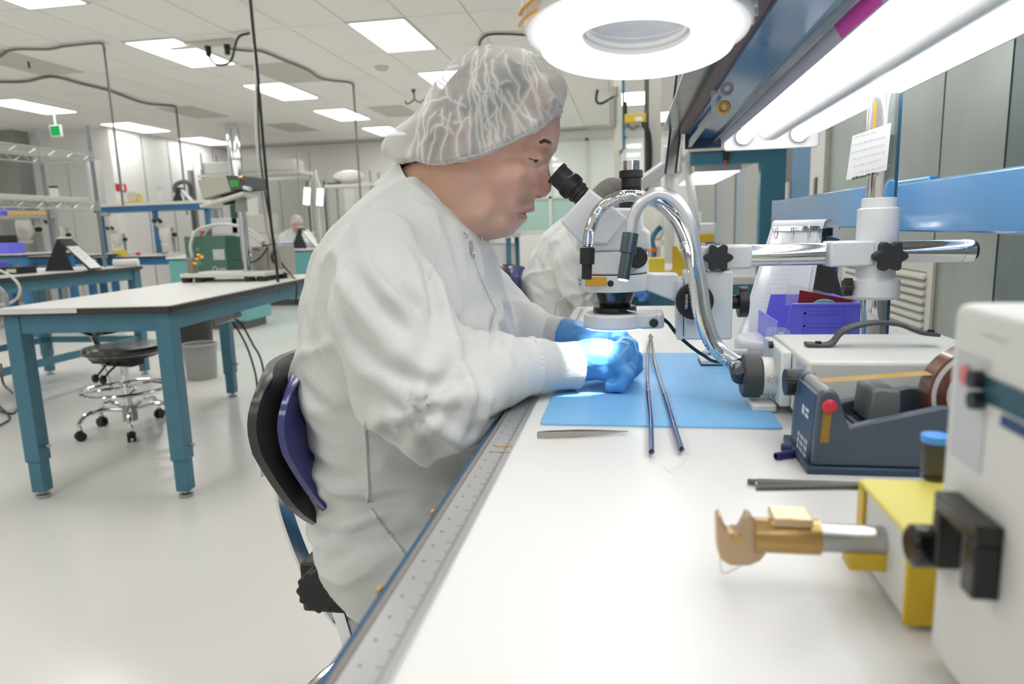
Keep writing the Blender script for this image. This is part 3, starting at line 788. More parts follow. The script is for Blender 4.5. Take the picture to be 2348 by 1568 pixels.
MB().tube(bez([(0.052, MY + 0.005, 0.972), (0.063, MY + 0.005, 0.962), (0.08, MY + 0.01, 0.94), (0.12, MY + 0.04, 0.905), (0.16, MY + 0.08, 0.885), (0.3, MY + 0.16, 0.876)], 36), 0.0028, 8).build('ring_light_cord', cable_black, ms)
# handwritten note and clear sleeve on the post
nt_ = thing('handwritten_note', 'handwritten white note taped to the top of the microscope post', 'note', PX_(1990, 350, MY - 0.02))
a, b, c, d = PX_(1940, 413, MY - 0.03), PX_(2033, 390, MY - 0.022), PX_(2044, 281, MY - 0.022), PX_(1955, 312, MY - 0.03)
MB().add([a, b, c, d] + [p + Vector((0, 0.0004, 0)) for p in (a, b, c, d)], [(0, 1, 2, 3), (7, 6, 5, 4), (0, 4, 5, 1), (1, 5, 6, 2), (2, 6, 7, 3), (3, 7, 4, 0)]).build('sheet', paper, nt_, smooth=0)
ctr = (a + b + c + d) / 4
xx = (b - a).normalized(); yy = (d - a).normalized(); zz = xx.cross(yy).normalized()
NM = basis(ctr + zz * 0.0002, xx, zz.cross(xx), zz)
scribble(MB(), NM, 0.05, 0.064, 6, 3, 0.0004, 0.75).build('handwriting', mat('pencil', (176, 180, 188), 0.7), nt_, smooth=0)
scribble(MB(), NM @ Matrix.Translation((-0.012, -0.031, 0)), 0.034, 0.008, 1, 5, 0.0012, 0.9, 0.6).build('signature', ink, nt_, smooth=0)
q = PX_(2005, 270, MY - 0.024)
B(q.x - 0.002, q.x + 0.002, q.y - 0.0008, q.y, q.z - 0.03, q.z + 0.022).build('amber_tape', amber, nt_, smooth=0)
sl = thing('clear_sleeve', 'clear plastic sleeve taped around the top of the microscope post', 'sleeve', (PXc, MY, 1.29))
MB().lathe([(0.0195, 1.235), (0.0195, 1.297), (0.0202, 1.297), (0.0202, 1.235)], (PXc - 0.002, MY, 0), (0, 0, 1), 24, closed=True).build('sleeve', glass_clear, sl)

# ================================================================== FIBRE LIGHT SOURCE WITH TWO GOOSENECKS
LX0, LX1, LY0, LY1, LZ1 = 0.205, 0.43, 0.825, 1.03, 0.957
ls = thing('fibre_light_source', 'cream metal light source box with carry strap and two chrome goosenecks', 'light source', (0.3, 0.92, ZB))
ls_m = mat('light_box_enamel', (224, 224, 218), 0.4, bump=0.05, bscale=300)
B(LX0, LX1, LY0, LY1, ZB + 0.008, LZ1).build('case', ls_m, ls, bevel=0.005, seg=3)
for x in (LX0 + 0.03, LX1 - 0.03):
    for y in (LY0 + 0.03, LY1 - 0.03):
        MB().cyl((x, y, ZB), (x, y, ZB + 0.0085), 0.009).build('foot', soft_black, ls)
B(LX0 - 0.014, LX0 - 0.0005, LY0 + 0.075, LY1 - 0.01, ZB + 0.012, LZ1 - 0.002).build('front_plate', mat('pale_green_enamel', (222, 228, 222), 0.4), ls, bevel=0.003)
q = onX(1772, 790, LX0 - 0.014)
MB().cyl((LX0 - 0.014, q.y, q.z), (LX0 - 0.019, q.y, q.z), 0.005).build('rocker_switch', black_plastic, ls)
kz = onX(1803, 876, LX0 - 0.03)
kpoly = [(0.0145 * (1 + 0.05 * (i % 2)) * math.cos(2 * math.pi * i / 48), 0.0145 * (1 + 0.05 * (i % 2)) * math.sin(2 * math.pi * i / 48)) for i in range(48)]
MB().prism(kpoly, 0, 0.02, basis((LX0 - 0.012, kz.y, kz.z), (0, -1, 0), (0, 0, 1), (-1, 0, 0))).build('intensity_knob', black_plastic, ls, bevel=0.001)
MB().cyl((LX0 - 0.012, kz.y, kz.z), (LX0, kz.y, kz.z), 0.011).build('knob_hub', black_plastic, ls)
B(LX0 - 0.0012, LX0, LY0 + 0.012, LY0 + 0.05, 0.928, 0.95).build('rating_label', mat('label_grey', (190, 198, 206), 0.6), ls, smooth=0)
nz = onX(1745, 862, LX0 - 0.03)
NY, NZ = nz.y, max(nz.z, ZB + 0.037)
MB().lathe([(0.026, 0), (0.026, 0.016), (0.022, 0.018)], (LX0 - 0.014, NY, NZ), (-1, 0, 0), 32).build('nozzle_collar', ls_m, ls)
MB().lathe([(0.024, 0.0), (0.029, 0.002), (0.029, 0.022), (0.025, 0.025), (0.0, 0.025)], (LX0 - 0.031, NY, NZ), (-1, 0, 0), 36).build('nozzle_ring', mat('dark_grey_plastic', (64, 65, 68), 0.5), ls)
MB().cyl((LX0 - 0.022, NY - 0.024, NZ + 0.004), (LX0 - 0.022, NY - 0.031, NZ + 0.002), 0.004).build('nozzle_screw', chrome, ls)
B(LX0 - 0.045, LX0 - 0.014, NY - 0.03, NY + 0.03, ZB + 0.001, ZB + 0.012).build('nozzle_shelf', ls_m, ls, bevel=0.003)
# strap handle on the top
hp = [onZ(1822, 772, LZ1 + 0.003), onZ(1870, 770, LZ1 + 0.003), onY(1930, 757, 0.93), onY(1995, 742, 0.92), onY(2060, 745, 0.915), onY(2115, 765, 0.91), onY(2165, 772, 0.905)]
hp = [Vector((p.x, 0.925, max(p.z, LZ1 + 0.003))) for p in hp]
hs = bez(hp, 36)
hb = MB()
vs = []
for p in hs:
    for dy, dz in ((-0.011, -0.0022), (0.011, -0.0022), (0.011, 0.0022), (-0.011, 0.0022)):
        vs.append((p.x, p.y + dy, p.z + dz))
fs = [(i * 4 + k, i * 4 + (k + 1) % 4, (i + 1) * 4 + (k + 1) % 4, (i + 1) * 4 + k) for i in range(len(hs) - 1) for k in range(4)] + [(3, 2, 1, 0), tuple((len(hs) - 1) * 4 + k for k in range(4))]
hb.add(vs, fs).build('strap_handle', mat('strap_rubber', (66, 66, 70), 0.55), ls, bevel=0.001)
for p in (hs[3], hs[-3]):
    MB().cyl(p + Vector((0, 0, 0.002)), p + Vector((0, 0, 0.005)), 0.004).build('strap_screw', black_plastic, ls)
# goosenecks: ribbed metal hose
def gooseneck(pix, Ys, name, smooth_jacket=False):
    pts = [onY(x, y, Y) for (x, y), Y in zip(pix, Ys)]
    path = bez(pts, 220)
    L = len(path)
    if smooth_jacket:
        rs = [0.0082] * L
    else:
        rs = [0.0082 + (0.0005 if i % 2 else -0.0004) for i in range(L)]
    MB().tube(path, rs, 12).build(name, chrome if not smooth_jacket else mat('satin_hose', (226, 228, 232), 0.34, 0.85), ls, smooth=50)
    return path
g1 = gooseneck([(1347, 566), (1352, 530), (1372, 484), (1410, 455), (1455, 449), (1505, 463), (1546, 500), (1572, 550), (1585, 600), (1594, 660), (1605, 725), (1630, 790), (1668, 828), (1692, 842)],
               [1.005, 1.005, 1.005, 1.0, 1.0, 0.99, 0.975, 0.965, 0.955, 0.952, 0.952, 0.955, 0.96, NY - 0.016], 'gooseneck')
g2 = gooseneck([(1446, 532), (1452, 500), (1472, 464), (1512, 443), (1552, 462), (1582, 515), (1597, 590), (1609, 655), (1622, 735), (1648, 795), (1694, 832)],
               [0.975, 0.975, 0.972, 0.97, 0.97, 0.972, 0.974, 0.975, 0.975, 0.976, NY], 'gooseneck', True)
for g in (g1, g2):
    e = Vector((LX0 - 0.056, NY, NZ))
    MB().cyl(g[-1], e, 0.0115, 0.013, n=18).build('hose_root', mat('dark_grey_plastic', (64, 65, 68), 0.5), ls)
tipm = mat('gunmetal_tip', (86, 98, 104), 0.3, 0.8)
c0, c1, c2 = onY(1347, 568, 1.005), onY(1346, 605, 1.005), onY(1345, 640, 1.005)
MB().lathe([(0.0108, 0), (0.0108, (c1 - c0).length), (0.0075, (c1 - c0).length + 0.001), (0.0075, (c2 - c0).length)], c0, (c2 - c0), 20).build('light_tip', black_plastic, ls)
c0, c1, c2 = onY(1446, 535, 0.975), onY(1437, 580, 0.975), onY(1429, 640, 0.975)
c2 = Vector((c2.x, 0.966, c2.z))
MB().lathe([(0.0112, 0), (0.0112, (c1 - c0).length), (0.0085, (c1 - c0).length + 0.001), (0.0085, (c2 - c0).length - 0.001), (0.007, (c2 - c0).length)], c0, (c2 - c0), 20).build('light_tip', tipm, ls)
MB().lathe([(0.0, 0), (0.0068, 0), (0.0068, 0.0012), (0.0, 0.0016)], c2, (c2 - c0), 16).build('lit_fibre_end', emat('fibre_glow', (255, 236, 200), 25.0), ls)
tgt = Vector((-0.065, 1.02, 0.93))
sl_ = bpy.data.lights.new('fibre_spot', 'SPOT')
sl_.energy = 11.0; sl_.spot_size = math.radians(44); sl_.spot_blend = 0.6; sl_.shadow_soft_size = 0.006; sl_.color = (0.93, 0.97, 1.0)
so = bpy.data.objects.new('fibre_spot', sl_)
COL.objects.link(so)
so.location = c2 + (c2 - c0).normalized() * 0.004
so.rotation_euler = (tgt - so.location).to_track_quat('-Z', 'Y').to_euler()

# ================================================================== BLUE CUTTING MAT AND SMALL THINGS ON IT
m0, m1, m2, m3 = onZ(1237, 977, ZB), onZ(1798, 989, ZB), onZ(1642, 812, ZB), onZ(1320, 812, ZB)
mtx0, mtx1, mty0, mty1 = -0.113, 0.184, 0.836, 1.333
mat_o = thing('cutting_mat', 'blue cutting mat with faint orange grid lying on the workbench', 'mat', (0.035, 1.08, ZB))
Mm = Matrix.Translation(((mtx0 + mtx1) / 2, (mty0 + mty1) / 2, ZB))
MB().prism(rrect(mtx1 - mtx0, mty1 - mty0, 0.008), 0, 0.0012, Mm).build('backing', mat('mat_backing', (196, 202, 206), 0.6), mat_o)
MB().prism(rrect(mtx1 - mtx0 - 0.0008, mty1 - mty0 - 0.0008, 0.008), 0.0012, 0.003, Mm).build('mat_face', mat('mat_blue', (122, 186, 234), 0.42, var=0.02, vscale=4), mat_o)
gl = MB()
x = mtx0 + 0.02
while x < mtx1 - 0.01:
    gl.box(x - 0.00016, x + 0.00016, mty0 + 0.02, mty1 - 0.02, ZB + 0.003, ZB + 0.0031); x += 0.0190
y = mty0 + 0.02
while y < mty1 - 0.01:
    if int((y - mty0) / 0.0127) % 12 == 0:
        gl.box(mtx0 + 0.02, mtx1 - 0.02, y - 0.00018, y + 0.00018, ZB + 0.003, ZB + 0.0031)
    y += 0.0127
tag(gl.build('printed_grid', mat('mat_print', (160, 170, 196), 0.5), mat_o, smooth=0), kind='stuff')
ZM = ZB + 0.0031
# two catheter-like tubes
rod_m = mat('navy_gloss_tube', (46, 50, 110), 0.18, 0.35, coat=0.5)
for k, (pix, lab) in enumerate((([(1494, 1036, 0), (1492, 960, 0), (1486, 900, 0), (1484, 850, 0.0), (1486, 800, 0.004), (1492, 752, 0.006), (1496, 700, 0.012)], 'straight navy metal tube lying across the blue mat toward the microscope'),
                                ([(1563, 1030, 0), (1541, 960, 0), (1524, 905, 0), (1512, 868, 0), (1500, 820, 0.004), (1493, 770, 0.006), (1489, 700, 0.012)], 'curved navy metal tube lying across the blue mat'))):
    pts = [onZ(x, y, ZM + 0.0034 + dz) for x, y, dz in pix]
    pts = [p if p.y < 1.5 else Vector((p.x * 1.5 / p.y, 1.5, ZM + 0.004)) for p in pts]
    path = bez(pts, 60)
    t_ = thing('metal_tube', lab, 'tube', path[0])
    i0 = int(len(path) * 0.36)
    MB().tube(path[:i0 + 1], 0.0031, 12).build('tube_end_section', rod_m, t_)
    MB().tube(path[i0:], 0.0026, 12).build('tube_shaft', mat('violet_chrome_tube', (150, 148, 170), 0.12, 1.0), t_)
    MB().tube(path[i0 - 1:i0 + 1], 0.0034, 12).build('joint_band', steel, t_)
    dd = (path[0] - path[1]).normalized()
    MB().cyl(path[0], path[0] + dd * 0.0012, 0.0024, n=12).build('open_end', black_gloss, t_)
    MB().tube(bez([path[0], path[0] + Vector((0.004, -0.02, -0.001)), path[0] + Vector((0.014 - 0.02 * k, -0.05, -0.0028)), path[0] + Vector((0.022 - 0.04 * k, -0.06, -0.003))], 16), 0.00025, 5).build('loose_thread', cable_white, t_)
# tweezers
a, b = onZ(1232, 997, ZB + 0.004), onZ(1440, 989, ZB + 0.004)
tw = thing('tweezers', 'flat steel tweezers lying on the workbench below the mat', 'tweezers', a)
tws = mat('matte_steel', (176, 172, 166), 0.4, 0.8)
for s in (-1, 1):
    q = []
    for t, w, sp in ((0, 0.0045, 0.0015), (0.15, 0.005, 0.003), (0.45, 0.0045, 0.0042), (0.7, 0.003, 0.003), (0.9, 0.0012, 0.0012), (1.0, 0.0005, 0.0004)):
        q.append((a + (b - a) * t + Vector((0, s * sp, 0)), w))
    vs = []
    for p, w in q:
        vs += [p + Vector((0, -0.0004, -w * 0.8)), p + Vector((0, 0.0004, -w * 0.8)), p + Vector((0, 0.0004, w * 0.8)), p + Vector((0, -0.0004, w * 0.8))]
    fs = [(i * 4 + k, i * 4 + (k + 1) % 4, (i + 1) * 4 + (k + 1) % 4, (i + 1) * 4 + k) for i in range(len(q) - 1) for k in range(4)] + [(3, 2, 1, 0), (20, 21, 22, 23)]
    MB().add(vs, fs).build('blade', tws, tw, smooth=0)
# grey probe pen
a, b = onZ(1714, 1104, ZB + 0.0036), onZ(1972, 1113, ZB + 0.0036)
pn = thing('probe_pen', 'slim grey probe pen lying on the workbench before the tape dispenser', 'pen', a)
d = (b - a).normalized()
MB().lathe([(0.0022, 0), (0.0028, 0.001), (0.0028, 0.006)], a, d, 14).build('tip', dark_grey, pn)
MB().lathe([(0.0026, 0.006), (0.0034, 0.0065), (0.0034, 0.0085), (0.003, 0.009)], a, d, 14).build('band', chrome, pn)
MB().lathe([(0.003, 0.009), (0.0034, 0.011), (0.0034, (b - a).length)], a, d, 14).build('barrel', mat('grey_barrel', (112, 110, 106), 0.45), pn)
# short navy tube offcuts
for k, (x0, y0, x1, y1) in enumerate(((1792, 1024, 1850, 1032), (1779, 1046, 1852, 1034))):
    a, b = onZ(x0, y0, ZB + 0.0042), onZ(x1, y1, ZB + 0.0042)
    o = thing('tube_offcut', ('short navy tube offcut lying straight by the tape dispenser base', 'short navy tube offcut angled out from under the tape dispenser')[k], 'tube', a)
    MB().lathe([(0.003, 0.0), (0.004, 0), (0.004, (b - a).length), (0.003, (b - a).length)], a, (b - a), 16, closed=True).build('tube_wall', mat('navy_tube', (40, 40, 104), 0.3), o)
# notepad with pen
a = onZ(1607, 838, ZM)
npd = thing('notepad', 'small lined notepad with dark cover on the corner of the mat', 'notepad', (a.x, a.y, ZM))
B(a.x, a.x + 0.085, a.y - 0.002, a.y + 0.055, ZM, ZM + 0.0022).build('cover', mat('pad_cover', (52, 66, 72), 0.6), npd, bevel=0.001)
B(a.x + 0.001, a.x + 0.084, a.y - 0.001, a.y + 0.054, ZM + 0.0022, ZM + 0.009).build('pages', paper, npd, bevel=0.0008)
lnm = MB()
for k in range(8):
    y = a.y + 0.004 + k * 0.0062
    lnm.box(a.x + 0.003, a.x + 0.082, y, y + 0.0004, ZM + 0.009, ZM + 0.0091)
for k in range(6):
    x = a.x + 0.008 + k * 0.0138
    lnm.box(x, x + 0.0004, a.y + 0.001, a.y + 0.052, ZM + 0.009, ZM + 0.0091)
tag(lnm.build('ruled_lines', mat('ruled_grey', (168, 172, 178), 0.6), npd, smooth=0), kind='stuff')
a = onZ(1608, 807, ZM + 0.0142)
mk = thing('marker_pen', 'white marker pen with a black band lying behind the notepad', 'pen', a)
a = Vector((a.x, a.y, ZM + 0.0144))
MB().lathe([(0.0, 0), (0.0025, 0.001), (0.003, 0.004), (0.005, 0.006), (0.005, 0.013)], a, (1, 0.05, 0), 16).build('cap_end', white_plastic, mk)
MB().lathe([(0.0054, 0.013), (0.0054, 0.017)], a, (1, 0.05, 0), 16).build('band', black_plastic, mk)
MB().lathe([(0.005, 0.017), (0.005, 0.08)], a, (1, 0.05, 0), 16).build('barrel', white_plastic, mk)
# orange handled cutter
a = onZ(1738, 830, ZB + 0.006)
oc = thing('orange_cutter', 'small orange handled cutter between the notepad and the light source', 'tool', a)
B(a.x, a.x + 0.03, a.y, a.y + 0.015, ZB + 0.0035, ZB + 0.015).build('handle', mat('orange_plastic', (240, 104, 44), 0.4), oc, bevel=0.002)
B(a.x - 0.004, a.x + 0.02, a.y + 0.018, a.y + 0.034, ZB + 0.0035, ZB + 0.02).build('clear_guard', glass_clear, oc, bevel=0.002)
# white dish behind the mat
c = onZ(1745, 800, ZB + 0.012)
wd = thing('white_tray', 'low rounded white tray standing behind the light source', 'tray', (0.27, 1.33, ZB))
MB().prism(rrect(0.17, 0.14, 0.05, 8), 0, 0.035, Matrix.Translation((0.285, 1.325, ZB))).build('tray_body', white_plastic, wd, bevel=0.012, seg=4)
# ================================================================== TAPE DISPENSER
slate = mat('slate_blue_plastic', (72, 84, 98), 0.42)
slate_d = mat('dark_slate_plastic', (48, 66, 92), 0.42)
TY0, TY1 = 0.69, 0.785
td = thing('tape_dispenser', 'slate blue bench tape dispenser with amber tape threaded over its roller', 'tape dispenser', (0.28, 0.74, ZB))
def xz(pix, Y):
    return [(onY(x, y, Y).x, onY(x, y, Y).z) for x, y in pix]
def side(poly, y0, y1):
    a = sum(poly[i][0] * poly[(i + 1) % len(poly)][1] - poly[(i + 1) % len(poly)][0] * poly[i][1] for i in range(len(poly)))
    if a < 0: poly = poly[::-1]
    return MB().prism(poly, 0, y1 - y0, basis((0, y1, 0), (1, 0, 0), (0, 0, 1), (0, -1, 0)))
near = xz([(1862, 1085), (1868, 1000), (1879, 912), (1888, 900), (1905, 896), (1918, 899), (1926, 912), (1938, 955), (1947, 983), (1985, 972), (2162, 935), (2250, 940), (2250, 1085)], TY0)
zb0 = ZB + 0.008
near = [(x, max(z, zb0)) for x, z in near]
side(near, TY0, TY0 + 0.012).build('side_wall', slate, td, bevel=0.002)
side([(x, z) for x, z in near], TY1 - 0.012, TY1).build('side_wall', slate, td, bevel=0.002)
xf = near[0][0]
front = [(near[0][0] - 0.001, zb0), (near[2][0], near[2][1]), (near[2][0] + 0.006, near[2][1]), (near[0][0] + 0.006, zb0)]
side(front, TY0 + 0.0125, TY1 - 0.0125).build('front_wall', slate_d, td, smooth=0)
B(xf - 0.006, near[-1][0], TY0 - 0.004, TY1 + 0.01, ZB, zb0 - 0.0002).build('base_plate', slate_d, td, bevel=0.002)
B(xf + 0.03, near[-1][0] - 0.005, TY0 + 0.0125, TY1 - 0.0125, zb0, zb0 + 0.030).build('inner_deck', mat('grey_deck', (118, 122, 126), 0.5), td, smooth=0)
for k in range(4):
    x = xf + 0.034 + k * 0.008
    B(x, x + 0.002, TY0 + 0.014, TY1 - 0.014, zb0 + 0.0302, zb0 + 0.0325).build('deck_rib', slate, td, smooth=0)
c = onY(1895, 905, TY0 + 0.05)
MB().cyl((near[2][0] + 0.012, TY0 + 0.0125, near[2][1] - 0.001), (near[2][0] + 0.012, TY1 - 0.0125, near[2][1] - 0.001), 0.0075, n=20).build('roller', mat('grey_roller', (150, 152, 150), 0.4), td)
gb = xz([(1990, 970), (2002, 900), (2015, 892), (2066, 898), (2066, 965)], TY0 + 0.03)
side(gb, TY0 + 0.03, TY1 - 0.014).build('cutter_block', mat('grey_block', (112, 116, 116), 0.45), td, bevel=0.002)
# logo panel on the front wall (white mark and lettering bars)
lg = MB()
fy0, fy1 = TY0 + 0.02, TY1 - 0.02
def fpt(y, z):
    t = (z - zb0) / (near[2][1] - zb0)
    return Vector((near[0][0] - 0.001 + t * (near[2][0] - near[0][0] + 0.001) - 0.0006, y, z))
def fquad(y0, y1, z0, z1):
    lg.add([fpt(y1, z0), fpt(y0, z0), fpt(y0, z1), fpt(y1, z1)], [(0, 1, 2, 3)])
zt = near[2][1]
fquad(TY0 + 0.045, TY0 + 0.055, zt - 0.030, zt - 0.020); fquad(TY0 + 0.028, TY0 + 0.042, zt - 0.030, zt - 0.026); fquad(TY0 + 0.028, TY0 + 0.042, zt - 0.024, zt - 0.020)
for r in range(3):
    for k in range(5):
        fquad(TY0 + 0.022 + k * 0.008, TY0 + 0.028 + k * 0.008 - 0.002 * (k % 2), zt - 0.056 - r * 0.007, zt - 0.051 - r * 0.007)
tag(lg.build('logo_print', mat('print_pale', (206, 216, 230), 0.5), td, smooth=0), kind='stuff')
# reel of tape
rc = onY(2190, 868, TY0 + 0.047)
rc = Vector((0.345, TY0 + 0.047, 0.942))
MB().lathe([(0.033, -0.012), (0.050, -0.012), (0.050, 0.012), (0.033, 0.012)], rc, (0, 1, 0), 48, closed=True).build('tape_roll', mat('brown_tape_roll', (110, 66, 48), 0.25, coat=0.5), td)
MB().lathe([(0.029, -0.0125), (0.033, -0.0125), (0.033, 0.0125), (0.029, 0.0125)], rc, (0, 1, 0), 48, closed=True).build('roll_core', white_plastic, td)
MB().lathe([(0.043, -0.0135), (0.047, -0.0135), (0.047, -0.0121), (0.043, -0.0121)], rc, (0, 1, 0), 48, closed=True).build('roll_liner', mat('tape_edge_white', (214, 214, 214), 0.4), td)
MB().lathe([(0.0, -0.028), (0.028, -0.028), (0.028, 0.028), (0.0, 0.028)], rc, (0, 1, 0), 32).build('reel_hub', mat('dark_brown_hub', (74, 52, 46), 0.4), td)
MB().cyl((rc.x, TY0 + 0.002, rc.z), (rc.x, TY1 - 0.002, rc.z), 0.006).build('reel_axle', steel, td)
p0 = Vector((near[2][0] + 0.012, 0, near[2][1] + 0.0068)); p1 = Vector((rc.x - 0.046, 0, rc.z + 0.021))
MB().add([(p0.x, rc.y - 0.010, p0.z), (p0.x, rc.y + 0.010, p0.z), (p1.x, rc.y + 0.010, p1.z), (p1.x, rc.y - 0.010, p1.z)], [(0, 1, 2, 3)]).build('tape_span', clearmat('amber_film', (222, 178, 70), 0.75), td, smooth=0)
q = onY(1902, 932, TY0 - 0.002)
MB().sphere(q, 0.0072, 20, 12, (1, 0.5, 1)).build('red_stud', red_plastic, td)
q0, q1 = onY(1898, 945, TY0 - 0.001), onY(1890, 1015, TY0 - 0.001)
MB().hexa([(q1.x - 0.004, TY0 - 0.0006, q1.z), (q1.x + 0.004, TY0 - 0.0006, q1.z), (q1.x + 0.004, TY0, q1.z), (q1.x - 0.004, TY0, q1.z), (q0.x - 0.004, TY0 - 0.0006, q0.z), (q0.x + 0.004, TY0 - 0.0006, q0.z), (q0.x + 0.004, TY0, q0.z), (q0.x - 0.004, TY0, q0.z)]).build('amber_strip', mat('amber_dark', (150, 118, 40), 0.4), td, smooth=0)

# ================================================================== YELLOW FIXTURE BOX WITH BRASS JAW
fnx = onZ(2070, 1445, ZB)
fy0_, fx0_ = fnx.y, fnx.x
top_n = onX(2070, 1212, fx0_)
top_f = onX(1968, 1094, fx0_)
FZ, FYF = (top_n.z + top_f.z) / 2, top_f.y
fxb = thing('yellow_fixture', 'yellow edged white fixture box holding a rod with a brass jaw', 'fixture', (fx0_ + 0.07, (fy0_ + FYF) / 2, ZB))
FX1 = fx0_ + 0.13
B(fx0_ + 0.002, FX1, fy0_ + 0.004, FYF - 0.003, ZB + 0.004, FZ - 0.004).build('box_body', mat('fixture_white', (222, 222, 220), 0.5), fxb, bevel=0.002)
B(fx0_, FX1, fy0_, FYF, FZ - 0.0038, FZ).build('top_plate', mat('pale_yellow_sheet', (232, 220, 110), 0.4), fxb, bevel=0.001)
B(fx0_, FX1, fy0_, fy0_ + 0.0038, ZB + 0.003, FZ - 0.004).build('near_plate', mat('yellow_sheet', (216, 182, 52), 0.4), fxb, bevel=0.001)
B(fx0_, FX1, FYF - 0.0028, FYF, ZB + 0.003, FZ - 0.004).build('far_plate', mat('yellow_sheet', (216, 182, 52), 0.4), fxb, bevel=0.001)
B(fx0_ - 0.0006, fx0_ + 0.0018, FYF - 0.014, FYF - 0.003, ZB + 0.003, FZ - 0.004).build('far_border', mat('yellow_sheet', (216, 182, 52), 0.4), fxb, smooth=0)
B(fx0_ + 0.02, FX1 - 0.01, fy0_ + 0.01, FYF - 0.01, ZB, ZB + 0.004).build('foot_pad', soft_black, fxb, smooth=0)
a, b = onY(1745, 1240, 0.455), onY(2060, 1240, 0.455)
ZR = ZB + 0.048
ry = 0.462
r0, r1, rj = onY(2058, 1240, ry), onY(1870, 1235, ry), onY(1745, 1230, ry)
MB().cyl((fx0_ + 0.004, ry, r0.z), (r1.x, ry, r0.z), 0.0095, n=20).build('rod', steel, fxb)
brass = mat('brass', (190, 156, 100), 0.25, 0.9)
MB().cyl((r1.x + 0.002, ry, r0.z), (rj.x - 0.005, ry, r0.z), 0.0118, n=20).build('brass_sleeve', brass, fxb)
MB().box(rj.x + 0.006, r1.x - 0.004, ry - 0.009, ry + 0.012, r0.z + 0.010, r0.z + 0.0165).build('sleeve_cap', mat('pale_brass', (214, 186, 150), 0.3, 0.8), fxb, bevel=0.001)
jp = xz([(1640, 1178), (1650, 1172), (1657, 1195), (1664, 1210), (1680, 1215), (1694, 1206), (1702, 1190), (1710, 1172), (1722, 1180), (1740, 1215), (1752, 1235), (1752, 1262), (1740, 1278), (1715, 1288), (1672, 1288), (1650, 1275), (1642, 1250)], ry)
side(jp, ry - 0.006, ry + 0.006).build('jaw', mat('bronze_jaw', (190, 164, 134), 0.35, 0.75), fxb, bevel=0.0012)
q = onY(1685, 1224, ry)
MB().cyl((q.x, ry - 0.008, q.z), (q.x, ry + 0.008, q.z), 0.0035).build('jaw_pin', brass, fxb)
q = onY(1990, 1272, ry)
B(q.x - 0.014, q.x + 0.012, ry - 0.008, ry + 0.008, q.z - 0.008, q.z + 0.005).build('yellow_clip', mat('yellow_sheet', (216, 182, 52), 0.4), fxb, bevel=0.001)
MB().tube([(fx0_, ry + 0.05, r0.z + 0.018), (rj.x + 0.004, ry + 0.045, r0.z + 0.016)], 0.0022, 10).build('guide_wire', dark_grey, fxb)
MB().tube(bez([(jp[13][0], ry, jp[13][1]), (jp[14][0] - 0.002, ry - 0.004, jp[14][1] - 0.006), (jp[14][0] - 0.006, ry - 0.006, jp[14][1] - 0.004), (jp[15][0], ry - 0.002, jp[15][1])], 20), 0.0004, 6).build('thread_loop', cable_white, fxb)
# blue-capped dark bottle behind the fixture
q = onZ(2140, 1098, FZ)
jb = thing('dark_bottle', 'small dark bottle with bright blue cap standing on the yellow fixture', 'bottle', (q.x, q.y, FZ))
MB().lathe([(0.0, 0), (0.0075, 0), (0.0085, 0.002), (0.0085, 0.003), (0.006, 0.0035), (0.006, 0.006), (0.009, 0.007), (0.009, 0.026), (0.0085, 0.028)], (q.x, q.y, FZ)).build('bottle_body', mat('dark_olive_glass', (66, 62, 54), 0.25), jb)
MB().lathe([(0.0095, 0.028), (0.0098, 0.030), (0.0098, 0.033), (0.0, 0.034)], (q.x, q.y, FZ)).build('cap', mat('bright_blue', (64, 150, 236), 0.35), jb)

# ================================================================== INSTRUMENT AT THE RIGHT EDGE
mx = 0.168
near_top = onX(2186, 692, mx)
MZ1 = near_top.z; MYF = near_top.y
mtr = thing('bench_meter', 'white bench instrument with dark teal display beside the yellow fixture', 'instrument', (mx + 0.1, MYF - 0.15, ZB))
MYN = MYF - 0.30
meter_m = mat('meter_white', (220, 219, 214), 0.42)
B(mx, mx + 0.22, MYN, MYF, ZB + 0.006, MZ1).build('case', meter_m, mtr, bevel=0.006, seg=3)
for y in (MYN + 0.04, MYF - 0.04):
    MB().cyl((mx + 0.03, y, ZB), (mx + 0.03, y, ZB + 0.0062), 0.01).cyl((mx + 0.18, y, ZB), (mx + 0.18, y, ZB + 0.0062), 0.01).build('feet', soft_black, mtr)
def mface(x0, y0, x1, y1, name, m, t=0.0008):
    a, b = onX(x0, y0, mx), onX(x1, y1, mx)
    B(mx - t, mx - 0.0001, min(a.y, b.y), max(a.y, b.y), min(a.z, b.z), max(a.z, b.z)).build(name, m, mtr, bevel=0.0003)
mface(2262, 860, 2420, 1000, 'display', mat('teal_display', (44, 84, 96), 0.2), 0.0012)
mface(2300, 975, 2420, 1010, 'display_bar', mat('navy_display', (30, 58, 110), 0.2), 0.0016)
mface(2198, 800, 2250, 1090, 'grey_legend', mat('legend_grey', (196, 198, 200), 0.5), 0.0006)
mface(2255, 765, 2310, 785, 'brand_print', mat('faint_print', (150, 152, 152), 0.6), 0.0005)
q = onX(2220, 860, mx)
MB().cyl((mx - 0.0006, q.y, q.z), (mx - 0.0022, q.y, q.z), 0.0052, n=20).build('red_button', mat('faded_red', (214, 120, 126), 0.5), mtr)
for x, y in ((2255, 870), (2255, 918)):
    q = onX(x, y, mx)
    MB().cyl((mx - 0.0006, q.y, q.z), (mx - 0.006, q.y, q.z), 0.0045).build('jack', black_plastic, mtr)
a, b = onX(2200, 1125, mx), onX(2310, 1240, mx)
y1 = a.y; y0 = y1 - 0.045; z1 = a.z; z0 = z1 - 0.04
